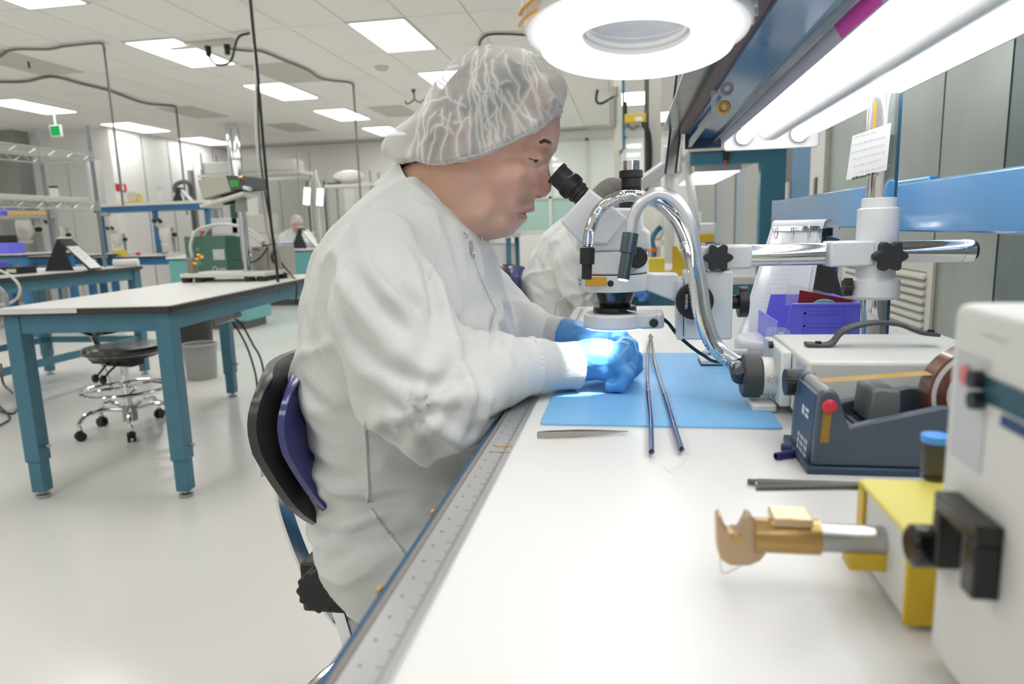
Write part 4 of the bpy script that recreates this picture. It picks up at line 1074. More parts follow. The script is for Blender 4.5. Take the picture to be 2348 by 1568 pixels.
MB().box(mx - 0.012, mx - 0.0002, y0, y1, z1 - 0.010, z1).box(mx - 0.012, mx - 0.0002, y1 - 0.008, y1, z0, z1 - 0.0101).box(mx - 0.012, mx - 0.0002, y0, y0 + 0.012, z0 + 0.004, z1 - 0.0101).build('handle_bracket', black_gloss, mtr, bevel=0.001)
q = onX(2165, 1252, mx - 0.004)
qk = onX(2172, 1252, mx - 0.002)
ky = MYF - 0.012
kzz = onY(2130, 1252, ky).z
MB().lathe([(0.010, 0), (0.0115, 0.003), (0.0115, 0.016), (0.009, 0.018), (0.0, 0.018)], (mx - 0.0002, ky, kzz), (-1, 0, 0), 24).build('terminal_knob', black_gloss, mtr)

# ================================================================== BLUE BIN WITH CARDS
BYN, BYF_ = 1.22, 1.40
bl, br = onY(1772, 745, BYN), onY(1980, 745, BYN)
ztop = onY(1880, 698, BYN).z
bn = thing('parts_bin', 'bright blue plastic parts bin holding a maroon card behind the light source', 'bin', ((bl.x + br.x) / 2, 1.3, ZB))
x0, x1 = bl.x, br.x
MB().hexa([(x0 + 0.008, BYN + 0.004, ZB), (x1 - 0.006, BYN + 0.004, ZB), (x1 - 0.006, BYN + 0.007, ZB), (x0 + 0.008, BYN + 0.007, ZB), (x0 + 0.03, BYN, ztop), (x1, BYN, ztop), (x1, BYN + 0.003, ztop), (x0 + 0.03, BYN + 0.003, ztop)]).build('side_wall', blue_bin, bn, smooth=0)
MB().hexa([(x0 + 0.008, BYF_ - 0.007, ZB), (x1 - 0.006, BYF_ - 0.007, ZB), (x1 - 0.006, BYF_ - 0.004, ZB), (x0 + 0.008, BYF_ - 0.004, ZB), (x0 + 0.03, BYF_ - 0.003, ztop), (x1, BYF_ - 0.003, ztop), (x1, BYF_, ztop), (x0 + 0.03, BYF_, ztop)]).build('side_wall', blue_bin, bn, smooth=0)
MB().hexa([(x0 + 0.005, BYN + 0.006, ZB), (x0 + 0.0079, BYN + 0.006, ZB), (x0 + 0.0079, BYF_ - 0.006, ZB), (x0 + 0.005, BYF_ - 0.006, ZB), (x0 + 0.008, BYN + 0.003, ztop - 0.03), (x0 + 0.011, BYN + 0.003, ztop - 0.03), (x0 + 0.011, BYF_ - 0.003, ztop - 0.03), (x0 + 0.008, BYF_ - 0.003, ztop - 0.03)]).build('front_wall', blue_bin, bn, smooth=0)
B(x1 - 0.005, x1 - 0.001, BYN + 0.003, BYF_ - 0.003, ZB, ztop).build('back_wall', blue_bin, bn, smooth=0)
B(x0 + 0.008, x1 - 0.006, BYN + 0.008, BYF_ - 0.008, ZB + 0.0005, ZB + 0.003).build('bin_floor', blue_bin, bn, smooth=0)
MB().tube([(x0 + 0.03, BYN, ztop), (x1, BYN, ztop)], 0.0028, 8).build('rim', blue_bin, bn)
for k in range(2):
    z = ztop - 0.016 - 0.022 * k
    B(x0 + 0.05, x1 - 0.03, BYN - 0.0015, BYN + 0.001, z, z + 0.003).build('side_rib', blue_bin, bn, smooth=0)
for x in (x0 + 0.05, x1 - 0.03):
    B(x, x + 0.003, BYN - 0.0015, BYN + 0.002, ZB + 0.02, ztop - 0.004).build('side_rib', blue_bin, bn, smooth=0)
MB().box(0, 0.095, 0, 0.002, -0.07, 0.0, Matrix.Translation(onY(1832, 668, BYN + 0.05)) @ Matrix.Rotation(math.radians(9), 4, 'Y'))
cd = tag(MB().add([onY(1829, 699, BYN + 0.05), onY(1966, 698, BYN + 0.05), onY(1964, 689, BYN + 0.05), onY(1834, 665, BYN + 0.05)] + [onY(1829, 699, BYN + 0.05) + Vector((0, 0.002, -0.05)), onY(1966, 698, BYN + 0.05) + Vector((0, 0.002, -0.05)), onY(1964, 689, BYN + 0.05) + Vector((0, 0.002, 0)), onY(1834, 665, BYN + 0.05) + Vector((0, 0.002, 0))], [(0, 1, 2, 3), (7, 6, 5, 4), (0, 4, 5, 1), (1, 5, 6, 2), (2, 6, 7, 3), (3, 7, 4, 0)]).build('maroon_card', maroon, smooth=0), 'dark red card standing in the blue parts bin', 'card')
q = onY(1890, 694, BYN + 0.035)
tag(MB().sphere(q + Vector((0, 0, -0.004)), 0.012, 16, 10, (1.7, 0.6, 0.9)).build('green_pad', mat('sea_green_foam', (96, 146, 136), 0.7)), 'small sea green foam pad poking out of the blue parts bin', 'pad')
cs = tag(MB().add([onY(1800, 700, BYN + 0.07), onY(1945, 697, BYN + 0.07), onY(1945, 684, BYN + 0.07), onY(1806, 648, BYN + 0.07)], [(0, 1, 2, 3)]).build('clear_sleeve_sheet', film, smooth=0), 'clear plastic sheet standing behind the dark red card', 'sheet')

# ================================================================== RING BINDER ON A BLACK EASEL
EY = 1.56
b0 = onZ(1700, 750, ZB)
bd = thing('ring_binder', 'open white ring binder with clear pockets propped on the bench behind the boom arm', 'binder', (0.33, EY, ZB))
def P2(x, y, Y=EY): return onY(x, y, Y)
zfl = ZB + 0.002
f0, f1 = P2(1690, 748, 1.50), P2(1845, 748, 1.50)
t0, t1 = P2(1768, 522, 1.58), P2(1888, 520, 1.58)
f0 = Vector((f0.x, f0.y, zfl)); f1 = Vector((f1.x, f1.y, zfl))
def sheet(a, b, c, d, th, nm, m, par):
    nrm = (b - a).cross(d - a).normalized() * th
    return MB().add([a, b, c, d, a + nrm, b + nrm, c + nrm, d + nrm], [(3, 2, 1, 0), (4, 5, 6, 7), (0, 1, 5, 4), (1, 2, 6, 5), (2, 3, 7, 6), (3, 0, 4, 7)]).build(nm, m, par, smooth=0)
sheet(f0, f1, t1, t0, 0.003, 'front_cover', white_plastic, bd)
up = Vector((0, -0.004, 0.001))
sheet(f0 + up + Vector((0.006, 0, 0.004)), f1 + up + Vector((-0.01, 0, 0.004)), t1 + up + Vector((-0.012, 0, -0.01)), t0 + up + Vector((0.004, 0, -0.01)), 0.004, 'page_pocket', mat('glossy_pocket', (232, 233, 234), 0.12, coat=0.6), bd)
bk1 = Vector((P2(1955, 740, 1.66).x, 1.66, zfl)); bk0 = Vector((P2(1880, 740, 1.68).x, 1.68, zfl))
sheet(t1 + Vector((0.002, 0.012, 0)), t0 + Vector((0.002, 0.02, 0)), bk0 + Vector((0.0, 0.0, 0.0)), bk1, 0.003, 'back_cover', mat('easel_black', (44, 46, 48), 0.5), bd)
# spine wraps over the top
pts = [t0, t0 + Vector((0.004, 0.004, 0.012)), t0 + Vector((0.012, 0.014, 0.016)), t0 + Vector((0.02, 0.022, 0.01))]
pts2 = [t1, t1 + Vector((0.004, 0.004, 0.012)), t1 + Vector((0.016, 0.014, 0.016)), t1 + Vector((0.034, 0.022, 0.004)), t1 + Vector((0.05, 0.03, -0.03))]
sp_ = MB()
A, B_ = bez(pts, 12), bez(pts2, 12)
m_ = min(len(A), len(B_))
sp_.add(A[:m_] + B_[:m_], [(i, i + 1, m_ + i + 1, m_ + i) for i in range(m_ - 1)]).build('spine', white_plastic, bd)
rod_a, rod_b = t0 + Vector((0.003, -0.006, -0.004)), t1 + Vector((-0.003, -0.006, -0.004))
MB().bar(rod_a, rod_b, 0.012, 0.006, up=(0, -1, 0.5)).build('ring_plate', chrome, bd, bevel=0.001)
for t in (0.06, 0.38, 0.7, 0.94):
    c = rod_a + (rod_b - rod_a) * t
    MB().torus(c + Vector((0, -0.006, -0.006)), 0.012, 0.0014, (rod_b - rod_a), 20, 6).build('ring', chrome, bd)
MB().box(-0.01, 0.012, -0.006, 0.006, -0.012, 0.006, Matrix.Translation(rod_b + Vector((0.008, 0, -0.004)))).build('ring_lever', black_gloss, bd, bevel=0.002)
scribble(MB(), basis((f0 + f1 + t0 + t1) / 4 + (up + Vector((0.0, -0.006, 0.0012))), (f1 - f0), (t0 - f0)), 0.07, 0.13, 12, 8, 0.0005, 0.6).build('faint_print', mat('faint_text', (190, 192, 196), 0.6), bd, smooth=0)
# clear box and scissors-like bits at the foot of the binder
q = onZ(1755, 745, ZB)
sb = thing('clear_case', 'small clear plastic case with blue insert between the binder and the light source', 'case', (0.235, 1.12, ZB))
qa = onY(1752, 700, 1.2); 
B(0.232, 0.262, 1.17, 1.215, ZB, ZB + 0.07).build('shell', glass_clear, sb, bevel=0.002)
B(0.235, 0.247, 1.173, 1.20, ZB + 0.003, ZB + 0.05).build('blue_insert', blue_bin, sb, smooth=0)
# ================================================================== PEOPLE (signed-distance sculpting -> surface nets)
class Grid:
    def __init__(s, lo, hi, h):
        s.lo = np.array(lo, np.float32); s.h = h
        n = [int(math.ceil((b - a) / h)) + 1 for a, b in zip(lo, hi)]
        s.x = (s.lo[0] + h * np.arange(n[0], dtype=np.float32))[:, None, None]
        s.y = (s.lo[1] + h * np.arange(n[1], dtype=np.float32))[None, :, None]
        s.z = (s.lo[2] + h * np.arange(n[2], dtype=np.float32))[None, None, :]
        s.n = n
    def ell(s, c, r):
        q = np.sqrt(((s.x - c[0]) / r[0]) ** 2 + ((s.y - c[1]) / r[1]) ** 2 + ((s.z - c[2]) / r[2]) ** 2)
        return (q - 1) * min(r)
    def cone(s, a, b, ra, rb):
        a = np.array(a, np.float32); b = np.array(b, np.float32); d = b - a
        t = ((s.x - a[0]) * d[0] + (s.y - a[1]) * d[1] + (s.z - a[2]) * d[2]) / float(d @ d)
        t = np.clip(t, 0, 1)
        return np.sqrt((s.x - a[0] - t * d[0]) ** 2 + (s.y - a[1] - t * d[1]) ** 2 + (s.z - a[2] - t * d[2]) ** 2) - (ra + t * (rb - ra))
    def chain(s, pts, rs, k=0.01):
        f = None
        for i in range(len(pts) - 1):
            c = s.cone(pts[i], pts[i + 1], rs[i], rs[i + 1])
            f = c if f is None else smin(f, c, k)
        return f
def smin(a, b, k):
    h = np.clip(0.5 + 0.5 * (b - a) / k, 0, 1)
    return b + (a - b) * h - k * h * (1 - h)
def smax(a, b, k):
    return -smin(-a, -b, k)
def surfnet(g, Fv):
    Fv = np.broadcast_to(Fv, g.n).astype(np.float32)
    nx, ny, nz = Fv.shape
    s = Fv < 0
    cnt = np.zeros((nx - 1, ny - 1, nz - 1), np.int8)
    for i in (0, 1):
        for j in (0, 1):
            for k in (0, 1):
                cnt += s[i:nx - 1 + i, j:ny - 1 + j, k:nz - 1 + k]
    act = (cnt > 0) & (cnt < 8)
    ids = np.argwhere(act)
    idx = -np.ones(act.shape, np.int64)
    idx[act] = np.arange(len(ids))
    acc = np.zeros((len(ids), 3), np.float32); num = np.zeros(len(ids), np.float32)
    corners = [(i, j, k) for i in (0, 1) for j in (0, 1) for k in (0, 1)]
    for a in corners:
        for ax in range(3):
            if a[ax] == 1: continue
            b = list(a); b[ax] = 1
            fa = Fv[ids[:, 0] + a[0], ids[:, 1] + a[1], ids[:, 2] + a[2]]
            fb = Fv[ids[:, 0] + b[0], ids[:, 1] + b[1], ids[:, 2] + b[2]]
            cr = (fa < 0) != (fb < 0)
            t = np.where(cr, fa / np.where(cr, fa - fb, 1), 0)
            p = np.tile(np.array(a, np.float32), (len(ids), 1))
            p[:, ax] += t
            acc[cr] += p[cr]; num[cr] += 1
    V = g.lo + g.h * (ids + acc / np.maximum(num, 1)[:, None])
    faces = []
    for ax in range(3):
        sl0 = [slice(None)] * 3; sl1 = [slice(None)] * 3
        sl0[ax] = slice(0, -1); sl1[ax] = slice(1, None)
        ch = s[tuple(sl0)] != s[tuple(sl1)]
        e = np.argwhere(ch)
        o = [q for q in range(3) if q != ax]
        ok = (e[:, o[0]] > 0) & (e[:, o[1]] > 0) & (e[:, o[0]] < Fv.shape[o[0]] - 1) & (e[:, o[1]] < Fv.shape[o[1]] - 1)
        e = e[ok]
        def cell(d0, d1):
            c = e.copy(); c[:, o[0]] += d0; c[:, o[1]] += d1
            return idx[c[:, 0], c[:, 1], c[:, 2]]
        q = np.stack([cell(-1, -1), cell(0, -1), cell(0, 0), cell(-1, 0)], 1)
        ins = s[e[:, 0], e[:, 1], e[:, 2]]
        flip = ins if ax != 1 else ~ins
        q[~flip] = q[~flip][:, ::-1]
        faces.append(q)
    Fc = np.concatenate(faces)
    Fc = Fc[(Fc >= 0).all(1)]
    return V, Fc
def mesh_np(name, V, Fc, material, parent=None, col=None):
    me = bpy.data.meshes.new(name)
    off = np.zeros(3)
    o = parent
    while o is not None:
        off += np.array(o.location); o = o.parent
    V = V - off
    me.vertices.add(len(V)); me.vertices.foreach_set('co', np.ascontiguousarray(V, np.float32).ravel())
    me.loops.add(Fc.size); me.loops.foreach_set('vertex_index', np.ascontiguousarray(Fc, np.int32).ravel())
    me.polygons.add(len(Fc)); me.polygons.foreach_set('loop_start', np.arange(0, Fc.size, 4, dtype=np.int32))
    me.update(calc_edges=True); me.validate()
    me.polygons.foreach_set('use_smooth', np.ones(len(me.polygons), bool))
    if col is not None:
        at = me.color_attributes.new('tint', 'FLOAT_COLOR', 'POINT')
        at.data.foreach_set('color', np.concatenate([col, np.ones((len(col), 1))], 1).astype(np.float32).ravel())
    me.materials.append(material)
    ob = bpy.data.objects.new(name, me)
    COL.objects.link(ob)
    if parent is not None: ob.parent = parent
    return ob
def vnormals(V, Fc):
    n = np.cross(V[Fc[:, 2]] - V[Fc[:, 0]], V[Fc[:, 3]] - V[Fc[:, 1]])
    N = np.zeros_like(V)
    for k in range(4):
        np.add.at(N, Fc[:, k], n)
    return N / np.maximum(np.linalg.norm(N, axis=1), 1e-12)[:, None]
def relax(V, Fc, it=2, lam=0.5):
    for _ in range(it):
        A = np.zeros_like(V); c = np.zeros(len(V))
        for k in range(4):
            a, b = Fc[:, k], Fc[:, (k + 1) % 4]
            np.add.at(A, a, V[b]); np.add.at(A, b, V[a]); np.add.at(c, a, 1); np.add.at(c, b, 1)
        V = V + lam * (A / np.maximum(c, 1)[:, None] - V)
    return V
def nz3(P, scale, seed=0.0):
    return np.array([noise.noise(Vector((p[0] * scale + seed, p[1] * scale - seed, p[2] * scale + 2 * seed))) for p in P])
def poly_sdf(gx, gz, poly):
    """signed distance (negative inside) of 2D points to a polygon"""
    d = np.full(gx.shape, 1e9, np.float32); ins = np.zeros(gx.shape, bool)
    n = len(poly)
    for i in range(n):
        ax, az = poly[i]; bx, bz = poly[(i + 1) % n]
        ex, ez = bx - ax, bz - az
        t = np.clip(((gx - ax) * ex + (gz - az) * ez) / (ex * ex + ez * ez + 1e-12), 0, 1)
        d = np.minimum(d, (gx - ax - t * ex) ** 2 + (gz - az - t * ez) ** 2)
        c = ((az > gz) != (bz > gz))
        xi = ax + (gz - az) / (ez if abs(ez) > 1e-9 else 1e-9) * ex
        ins ^= c & (gx < xi)
    d = np.sqrt(d)
    return np.where(ins, -d, d)
def rbf(gx, gz, pts, p=3.5):
    num = np.zeros(gx.shape); den = np.zeros(gx.shape)
    for x, z, v in pts:
        w = 1.0 / ((gx - x) ** 2 + (gz - z) ** 2 + 1e-6) ** (p / 2)
        num += w * v; den += w
    return num / den
def chaikin(poly, it=2):
    for _ in range(it):
        q = []
        for i in range(len(poly)):
            a, b = poly[i], poly[(i + 1) % len(poly)]
            q += [(0.75 * a[0] + 0.25 * b[0], 0.75 * a[1] + 0.25 * b[1]), (0.25 * a[0] + 0.75 * b[0], 0.25 * a[1] + 0.75 * b[1])]
        poly = q
    return poly
def inflate(g, poly, yc, Wp, Rp):
    gx = (g.x[:, 0, 0][:, None] + 0 * g.z[0, 0][None, :]); gz = (0 * g.x[:, 0, 0][:, None] + g.z[0, 0][None, :])
    d = poly_sdf(gx, gz, poly)
    Wf = rbf(gx, gz, Wp); Rf = rbf(gx, gz, Rp)
    u = np.clip(-d / Rf, 0, 1)
    T = Wf * np.sqrt(np.maximum(0, 1 - (1 - u) ** 2.2))
    f = np.abs(g.y - yc) - T[:, None, :]
    f = np.where((d > 0)[:, None, :], np.maximum(np.abs(g.y - yc), d[:, None, :]), f)
    return (f * 0.6).astype(np.float32)

# ---------- materials for skin and cloth
def skin_material():
    m = bpy.data.materials.new('skin'); m.use_nodes = True
    nt = m.node_tree; b = nt.nodes['Principled BSDF']
    a = nt.nodes.new('ShaderNodeVertexColor'); a.layer_name = 'tint'
    n = nt.nodes.new('ShaderNodeTexNoise'); n.inputs['Scale'].default_value = 260; n.inputs['Detail'].default_value = 3
    tc = nt.nodes.new('ShaderNodeTexCoord'); nt.links.new(tc.outputs['Object'], n.inputs['Vector'])
    bp = nt.nodes.new('ShaderNodeBump'); bp.inputs['Strength'].default_value = 0.12; bp.inputs['Distance'].default_value = 0.001
    nt.links.new(n.outputs['Fac'], bp.inputs['Height']); nt.links.new(bp.outputs['Normal'], b.inputs['Normal'])
    nt.links.new(a.outputs['Color'], b.inputs['Base Color'])
    b.inputs['Roughness'].default_value = 0.46
    b.inputs['Subsurface Weight'].default_value = 0.12
    b.inputs['Subsurface Radius'].default_value = (0.012, 0.004, 0.002)
    b.inputs['Subsurface Scale'].default_value = 0.4
    return m
def cloth_material(name, rgb, grid=True):
    m = bpy.data.materials.new(name); m.use_nodes = True
    nt = m.node_tree; b = nt.nodes['Principled BSDF']
    b.inputs['Base Color'].default_value = (*lin(rgb), 1)
    b.inputs['Roughness'].default_value = 0.62
    b.inputs['Sheen Weight'].default_value = 0.15
    tc = nt.nodes.new('ShaderNodeTexCoord')
    n = nt.nodes.new('ShaderNodeTexNoise'); n.inputs['Scale'].default_value = 26; n.inputs['Detail'].default_value = 4; n.inputs['Distortion'].default_value = 0.6
    nt.links.new(tc.outputs['Object'], n.inputs['Vector'])
    bp = nt.nodes.new('ShaderNodeBump'); bp.inputs['Strength'].default_value = 0.22; bp.inputs['Distance'].default_value = 0.008
    nt.links.new(n.outputs['Fac'], bp.inputs['Height'])
    if grid:   # fine woven grid of the cleanroom cloth
        last = bp
        for ax in ('X', 'Z'):
            w = nt.nodes.new('ShaderNodeTexWave'); w.wave_type = 'BANDS'; w.bands_direction = ax; w.inputs['Scale'].default_value = 62
            nt.links.new(tc.outputs['Object'], w.inputs['Vector'])
            b2 = nt.nodes.new('ShaderNodeBump'); b2.inputs['Strength'].default_value = 0.03; b2.inputs['Distance'].default_value = 0.002
            nt.links.new(w.outputs['Fac'], b2.inputs['Height']); nt.links.new(last.outputs['Normal'], b2.inputs['Normal'])
            last = b2
        nt.links.new(last.outputs['Normal'], b.inputs['Normal'])
    else:
        nt.links.new(bp.outputs['Normal'], b.inputs['Normal'])
    return m
skin = skin_material()
suit_m = cloth_material('cleanroom_cloth', (218, 219, 216))
knit_m = mat('knit_cuff', (216, 217, 216), 0.75, bump=0.5, bscale=300, stretch=(0.1, 3, 3))
glove_m = mat('blue_nitrile', (84, 152, 216), 0.36, var=0.05, vscale=20, bump=0.25, bscale=60)
hair_m = mat('short_dark_hair', (92, 80, 70), 0.6, var=0.4, vscale=120, bump=0.8, bscale=260)
grey_hair_m = mat('grey_hair', (120, 116, 110), 0.6, var=0.3, vscale=120, bump=0.8, bscale=260)
def cap_material():
    m = bpy.data.materials.new('bouffant_film'); m.use_nodes = True
    nt = m.node_tree; b = nt.nodes['Principled BSDF']
    b.inputs['Base Color'].default_value = (*lin((236, 235, 230)), 1)
    b.inputs['Roughness'].default_value = 0.55
    at = nt.nodes.new('ShaderNodeVertexColor'); at.layer_name = 'tint'
    sep = nt.nodes.new('ShaderNodeSeparateColor'); nt.links.new(at.outputs['Color'], sep.inputs['Color'])
    tc = nt.nodes.new('ShaderNodeTexCoord')
    v = nt.nodes.new('ShaderNodeTexNoise'); v.inputs['Scale'].default_value = 420; v.inputs['Detail'].default_value = 2
    nt.links.new(tc.outputs['Object'], v.inputs['Vector'])
    mul = nt.nodes.new('ShaderNodeMath'); mul.operation = 'MULTIPLY_ADD'
    nt.links.new(v.outputs['Fac'], mul.inputs[0]); mul.inputs[1].default_value = 0.12
    nt.links.new(sep.outputs['Red'], mul.inputs[2])
    cl = nt.nodes.new('ShaderNodeClamp'); nt.links.new(mul.outputs[0], cl.inputs['Value'])
    nt.links.new(cl.outputs[0], b.inputs['Alpha'])
    return m
cap_m = cap_material()

# ---------- the man at the microscope
HY = 1.12
prof = [(-0.140, 1.352), (-0.118, 1.325), (-0.109, 1.297), (-0.1075, 1.272), (-0.1105, 1.252), (-0.120, 1.234), (-0.1265, 1.222), (-0.1255, 1.208), (-0.1220, 1.194), (-0.1225, 1.182), (-0.1285, 1.1705), (-0.140, 1.1665), (-0.1500, 1.1690), (-0.1525, 1.1600), (-0.1505, 1.1500), (-0.1535, 1.1440), (-0.1680, 1.1432), (-0.1640, 1.1375), (-0.1660, 1.1300), (-0.1760, 1.1245), (-0.1800, 1.1180), (-0.190, 1.1085), (-0.205, 1.1050), (-0.222, 1.1040), (-0.240, 1.098), (-0.262, 1.075), (-0.285, 1.04), (-0.31, 1.0), (-0.43, 1.06), (-0.405, 1.16), (-0.378, 1.215), (-0.348, 1.245), (-0.329, 1.285), (-0.304, 1.328), (-0.273, 1.364), (-0.24, 1.388), (-0.185, 1.381)]
Wp = [(-.24, 1.31, .077), (-.22, 1.37, .066), (-.30, 1.33, .070), (-.13, 1.31, .056), (-.112, 1.285, .050), (-.16, 1.265, .067), (-.20, 1.26, .074), (-.19, 1.20, .066), (-.165, 1.205, .058), (-.23, 1.15, .064), (-.26, 1.19, .068), (-.20, 1.125, .045), (-.178, 1.128, .030), (-.163, 1.146, .028), (-.18, 1.155, .048), (-.152, 1.163, .024), (-.130, 1.176, .0165), (-.124, 1.20, .0135), (-.127, 1.218, .0125), (-.145, 1.195, .036), (-.145, 1.178, .026), (-.142, 1.225, .040), (-.133, 1.228, .026), (-.114, 1.252, .042), (-.128, 1.248, .052), (-.31, 1.12, .066), (-.34, 1.2, .062), (-.35, 1.25, .060), (-.29, 1.04, .066)]
Rp = [(-.24, 1.30, .080), (-.22, 1.37, .075), (-.31, 1.33, .075), (-.118, 1.30, .034), (-.112, 1.265, .026), (-.16, 1.26, .05), (-.125, 1.23, .016), (-.124, 1.20, .013), (-.13, 1.175, .012), (-.152, 1.16, .016), (-.165, 1.14, .014), (-.18, 1.12, .022), (-.21, 1.115, .036), (-.25, 1.12, .05), (-.19, 1.18, .05), (-.30, 1.1, .06), (-.35, 1.2, .06)]
g = Grid((-0.45, HY - 0.11, 0.98), (-0.09, HY + 0.11, 1.41), 0.0026)
Fh = inflate(g, chaikin(prof, 2), HY, Wp, Rp)
for s in (-1, 1):
    y = HY + s
    Fh = smin(Fh, g.ell((-0.146, HY + s * 0.0125, 1.1755), (0.0125, 0.0075, 0.009)), 0.006)         # nose wing
    Fh = smax(Fh, -g.ell((-0.1415, HY + s * 0.0075, 1.1655), (0.0068, 0.0042, 0.0050)), 0.002)       # nostril
    Fh = smin(Fh, g.ell((-0.148, HY + s * 0.031, 1.2255), (0.0125, 0.0125, 0.0105)), 0.006)         # eyelid
    Fh = smin(Fh, g.ell((-0.128, HY + s * 0.031, 1.2475), (0.012, 0.022, 0.008)), 0.012)            # brow ridge
    Fh = smin(Fh, g.ell((-0.188, HY + s * 0.044, 1.188), (0.03, 0.02, 0.026)), 0.02)                # cheek
    # ear
    e0 = np.array((-0.246, HY + s * 0.080, 1.2575))
    ear = g.ell(e0, (0.017, 0.0065, 0.027))
    rim = g.chain([e0 + np.array(q) * np.array((1, s, 1)) for q in np.array(((0.010, 0.004, -0.012), (0.015, 0.006, 0.010), (0.004, 0.010, 0.028), (-0.012, 0.012, 0.022), (-0.016, 0.011, 0.0), (-0.008, 0.007, -0.02), (0.004, 0.003, -0.029))) * 0.92], [0.003, 0.0034, 0.0042, 0.0044, 0.0042, 0.004, 0.005], 0.003)
    Fh = smin(Fh, smin(ear, rim, 0.004), 0.004)
Fh = smin(Fh, g.ell((-0.1700, HY, 1.1378), (0.0062, 0.0215, 0.0052)), 0.004)
Fh = smin(Fh, g.ell((-0.1600, HY, 1.1488), (0.0075, 0.0225, 0.0042)), 0.004)
Fh = smax(Fh, -g.ell((-0.1600, HY, 1.1434), (0.0100, 0.0225, 0.0016)), 0.001)
V, Fc = surfnet(g, Fh)
V = relax(V, Fc, 2, 0.5)
def gauss(P, c, r): return np.exp(-(((P[:, 0] - c[0]) / r[0]) ** 2 + ((P[:, 2] - c[1]) / r[1]) ** 2))
def skin_tint(V):
    base = np.array(lin((214, 174, 154)))
    col = np.tile(base, (len(V), 1))
    def mixin(w, rgb):
        nonlocal col
        w = np.clip(w, 0, 1)[:, None]
        col = col * (1 - w) + np.array(lin(rgb)) * w
    mixin(0.40 * gauss(V, (-0.185, 1.180), (0.035, 0.03)), (214, 150, 138))
    mixin(0.40 * gauss(V, (-0.135, 1.185), (0.016, 0.02)), (206, 140, 124))
    mixin(0.35 * gauss(V, (-0.135, 1.30), (0.05, 0.04)), (200, 154, 132))
    mixin(0.7 * gauss(V, (-0.246, 1.25), (0.025, 0.035)), (212, 128, 122))
    mixin(0.35 * np.clip((-0.24 - V[:, 0]) / 0.08, 0, 1), (190, 138, 92))
    mixin(0.95 * gauss(V, (-0.168, 1.1375), (0.0075, 0.0042)), (178, 108, 104))
    mixin(0.85 * gauss(V, (-0.158, 1.1478), (0.008, 0.003)), (182, 116, 110))
    mixin(0.9 * gauss(V, (-0.165, 1.1432), (0.010, 0.0012)), (70, 34, 32))  # shade of the mouth gap painted into the skin colour
    mixin(0.85 * gauss(V, (-0.1415, 1.1672), (0.0048, 0.0030)), (96, 54, 48))  # nostril recess darkened in the colour, as painted shade
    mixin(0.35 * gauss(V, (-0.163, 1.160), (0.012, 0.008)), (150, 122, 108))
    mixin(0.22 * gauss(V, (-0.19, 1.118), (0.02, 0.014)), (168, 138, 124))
    nn = nz3(V, 60, 3.1)
    return col * (1 + 0.05 * nn[:, None])
body = thing('tmp', '', '', (0, 0, 0))
bpy.data.objects.remove(body, do_unlink=True)
def make_person_root(name, label, loc):
    pass
head_ob = mesh_np('person', V, Fc, skin, None, skin_tint(V))
tag(head_ob, 'man in white cleanroom coverall and bouffant cap looking into the microscope', 'person')
HEAD = (V, Fc)
# eyes, lashes and brows, laid on the sculpted surface
head_bvh = BVHTree.FromPolygons([tuple(p) for p in V], [tuple(f) for f in Fc])
def on_head(x, z, s):
    hit = head_bvh.ray_cast(Vector((x, HY + s * 0.2, z)), Vector((0, -s, 0)))
    return hit[0], hit[1]
lash_m = mat('lash_brown', (58, 42, 36), 0.6)
brow_m = mat('brow_hair', (92, 72, 62), 0.7)
for s in (-1, 1):
    pts = [on_head(x, z, s)[0] for x, z in ((-0.1525, 1.2262), (-0.1490, 1.2244), (-0.1450, 1.2232), (-0.1410, 1.2228), (-0.1375, 1.2232))]
    pts = [p + Vector((0, s * 0.0002, 0)) for p in pts if p is not None]
    MB().tube(bez(pts, 16), 0.00075, 6).build('lash_line', lash_m, head_ob)
    p, nn = on_head(-0.1418, 1.2208, s)
    MB().sphere(p - nn * 0.0008, 0.0034, 12, 8, (1.0, 0.7, 0.62)).build('iris', mat('dark_iris', (44, 34, 30), 0.15), head_ob)
    p, nn = on_head(-0.1468, 1.2215, s)
    MB().sphere(p - nn * 0.0010, 0.0028, 12, 8, (1.3, 0.7, 0.5)).build('eye_white', mat('eye_white', (196, 178, 168), 0.25), head_ob)
    if False: MB().tube(bez([p_ for p_ in (on_head(x, z, s)[0] for x, z in ((-0.1570, 1.2290), (-0.1500, 1.2310), (-0.1430, 1.2300), (-0.1370, 1.2275))) if p_ is not None], 12), 0.0005, 5).build('lid_crease', mat('lid_crease', (164, 116, 100), 0.6), head_ob)
    rb = random.Random(4)
    hb2 = MB()
    for k in range(260):
        t = rb.random()
        x = -0.1310 + 0.0225 * t + 0.001 * rb.random(); z = 1.2425 + 0.0075 * math.sin(math.pi * min(1, t * 0.9 + 0.15)) - 0.004 * t + (rb.random() - 0.5) * 0.0065 * (0.5 + 0.6 * t)
        p0, n0 = on_head(x, z, s); p1, n1 = on_head(x - 0.0038, z + 0.0008 + 0.001 * rb.random(), s)
        if p0 is not None and p1 is not None and (p1 - p0).length < 0.012:
            hb2.tube([p0 - n0 * 0.0002, p1 + n1 * 0.0007], [0.0005, 0.00015], 4, cap=False)
    hb2.build('eyebrow', brow_m, head_ob)
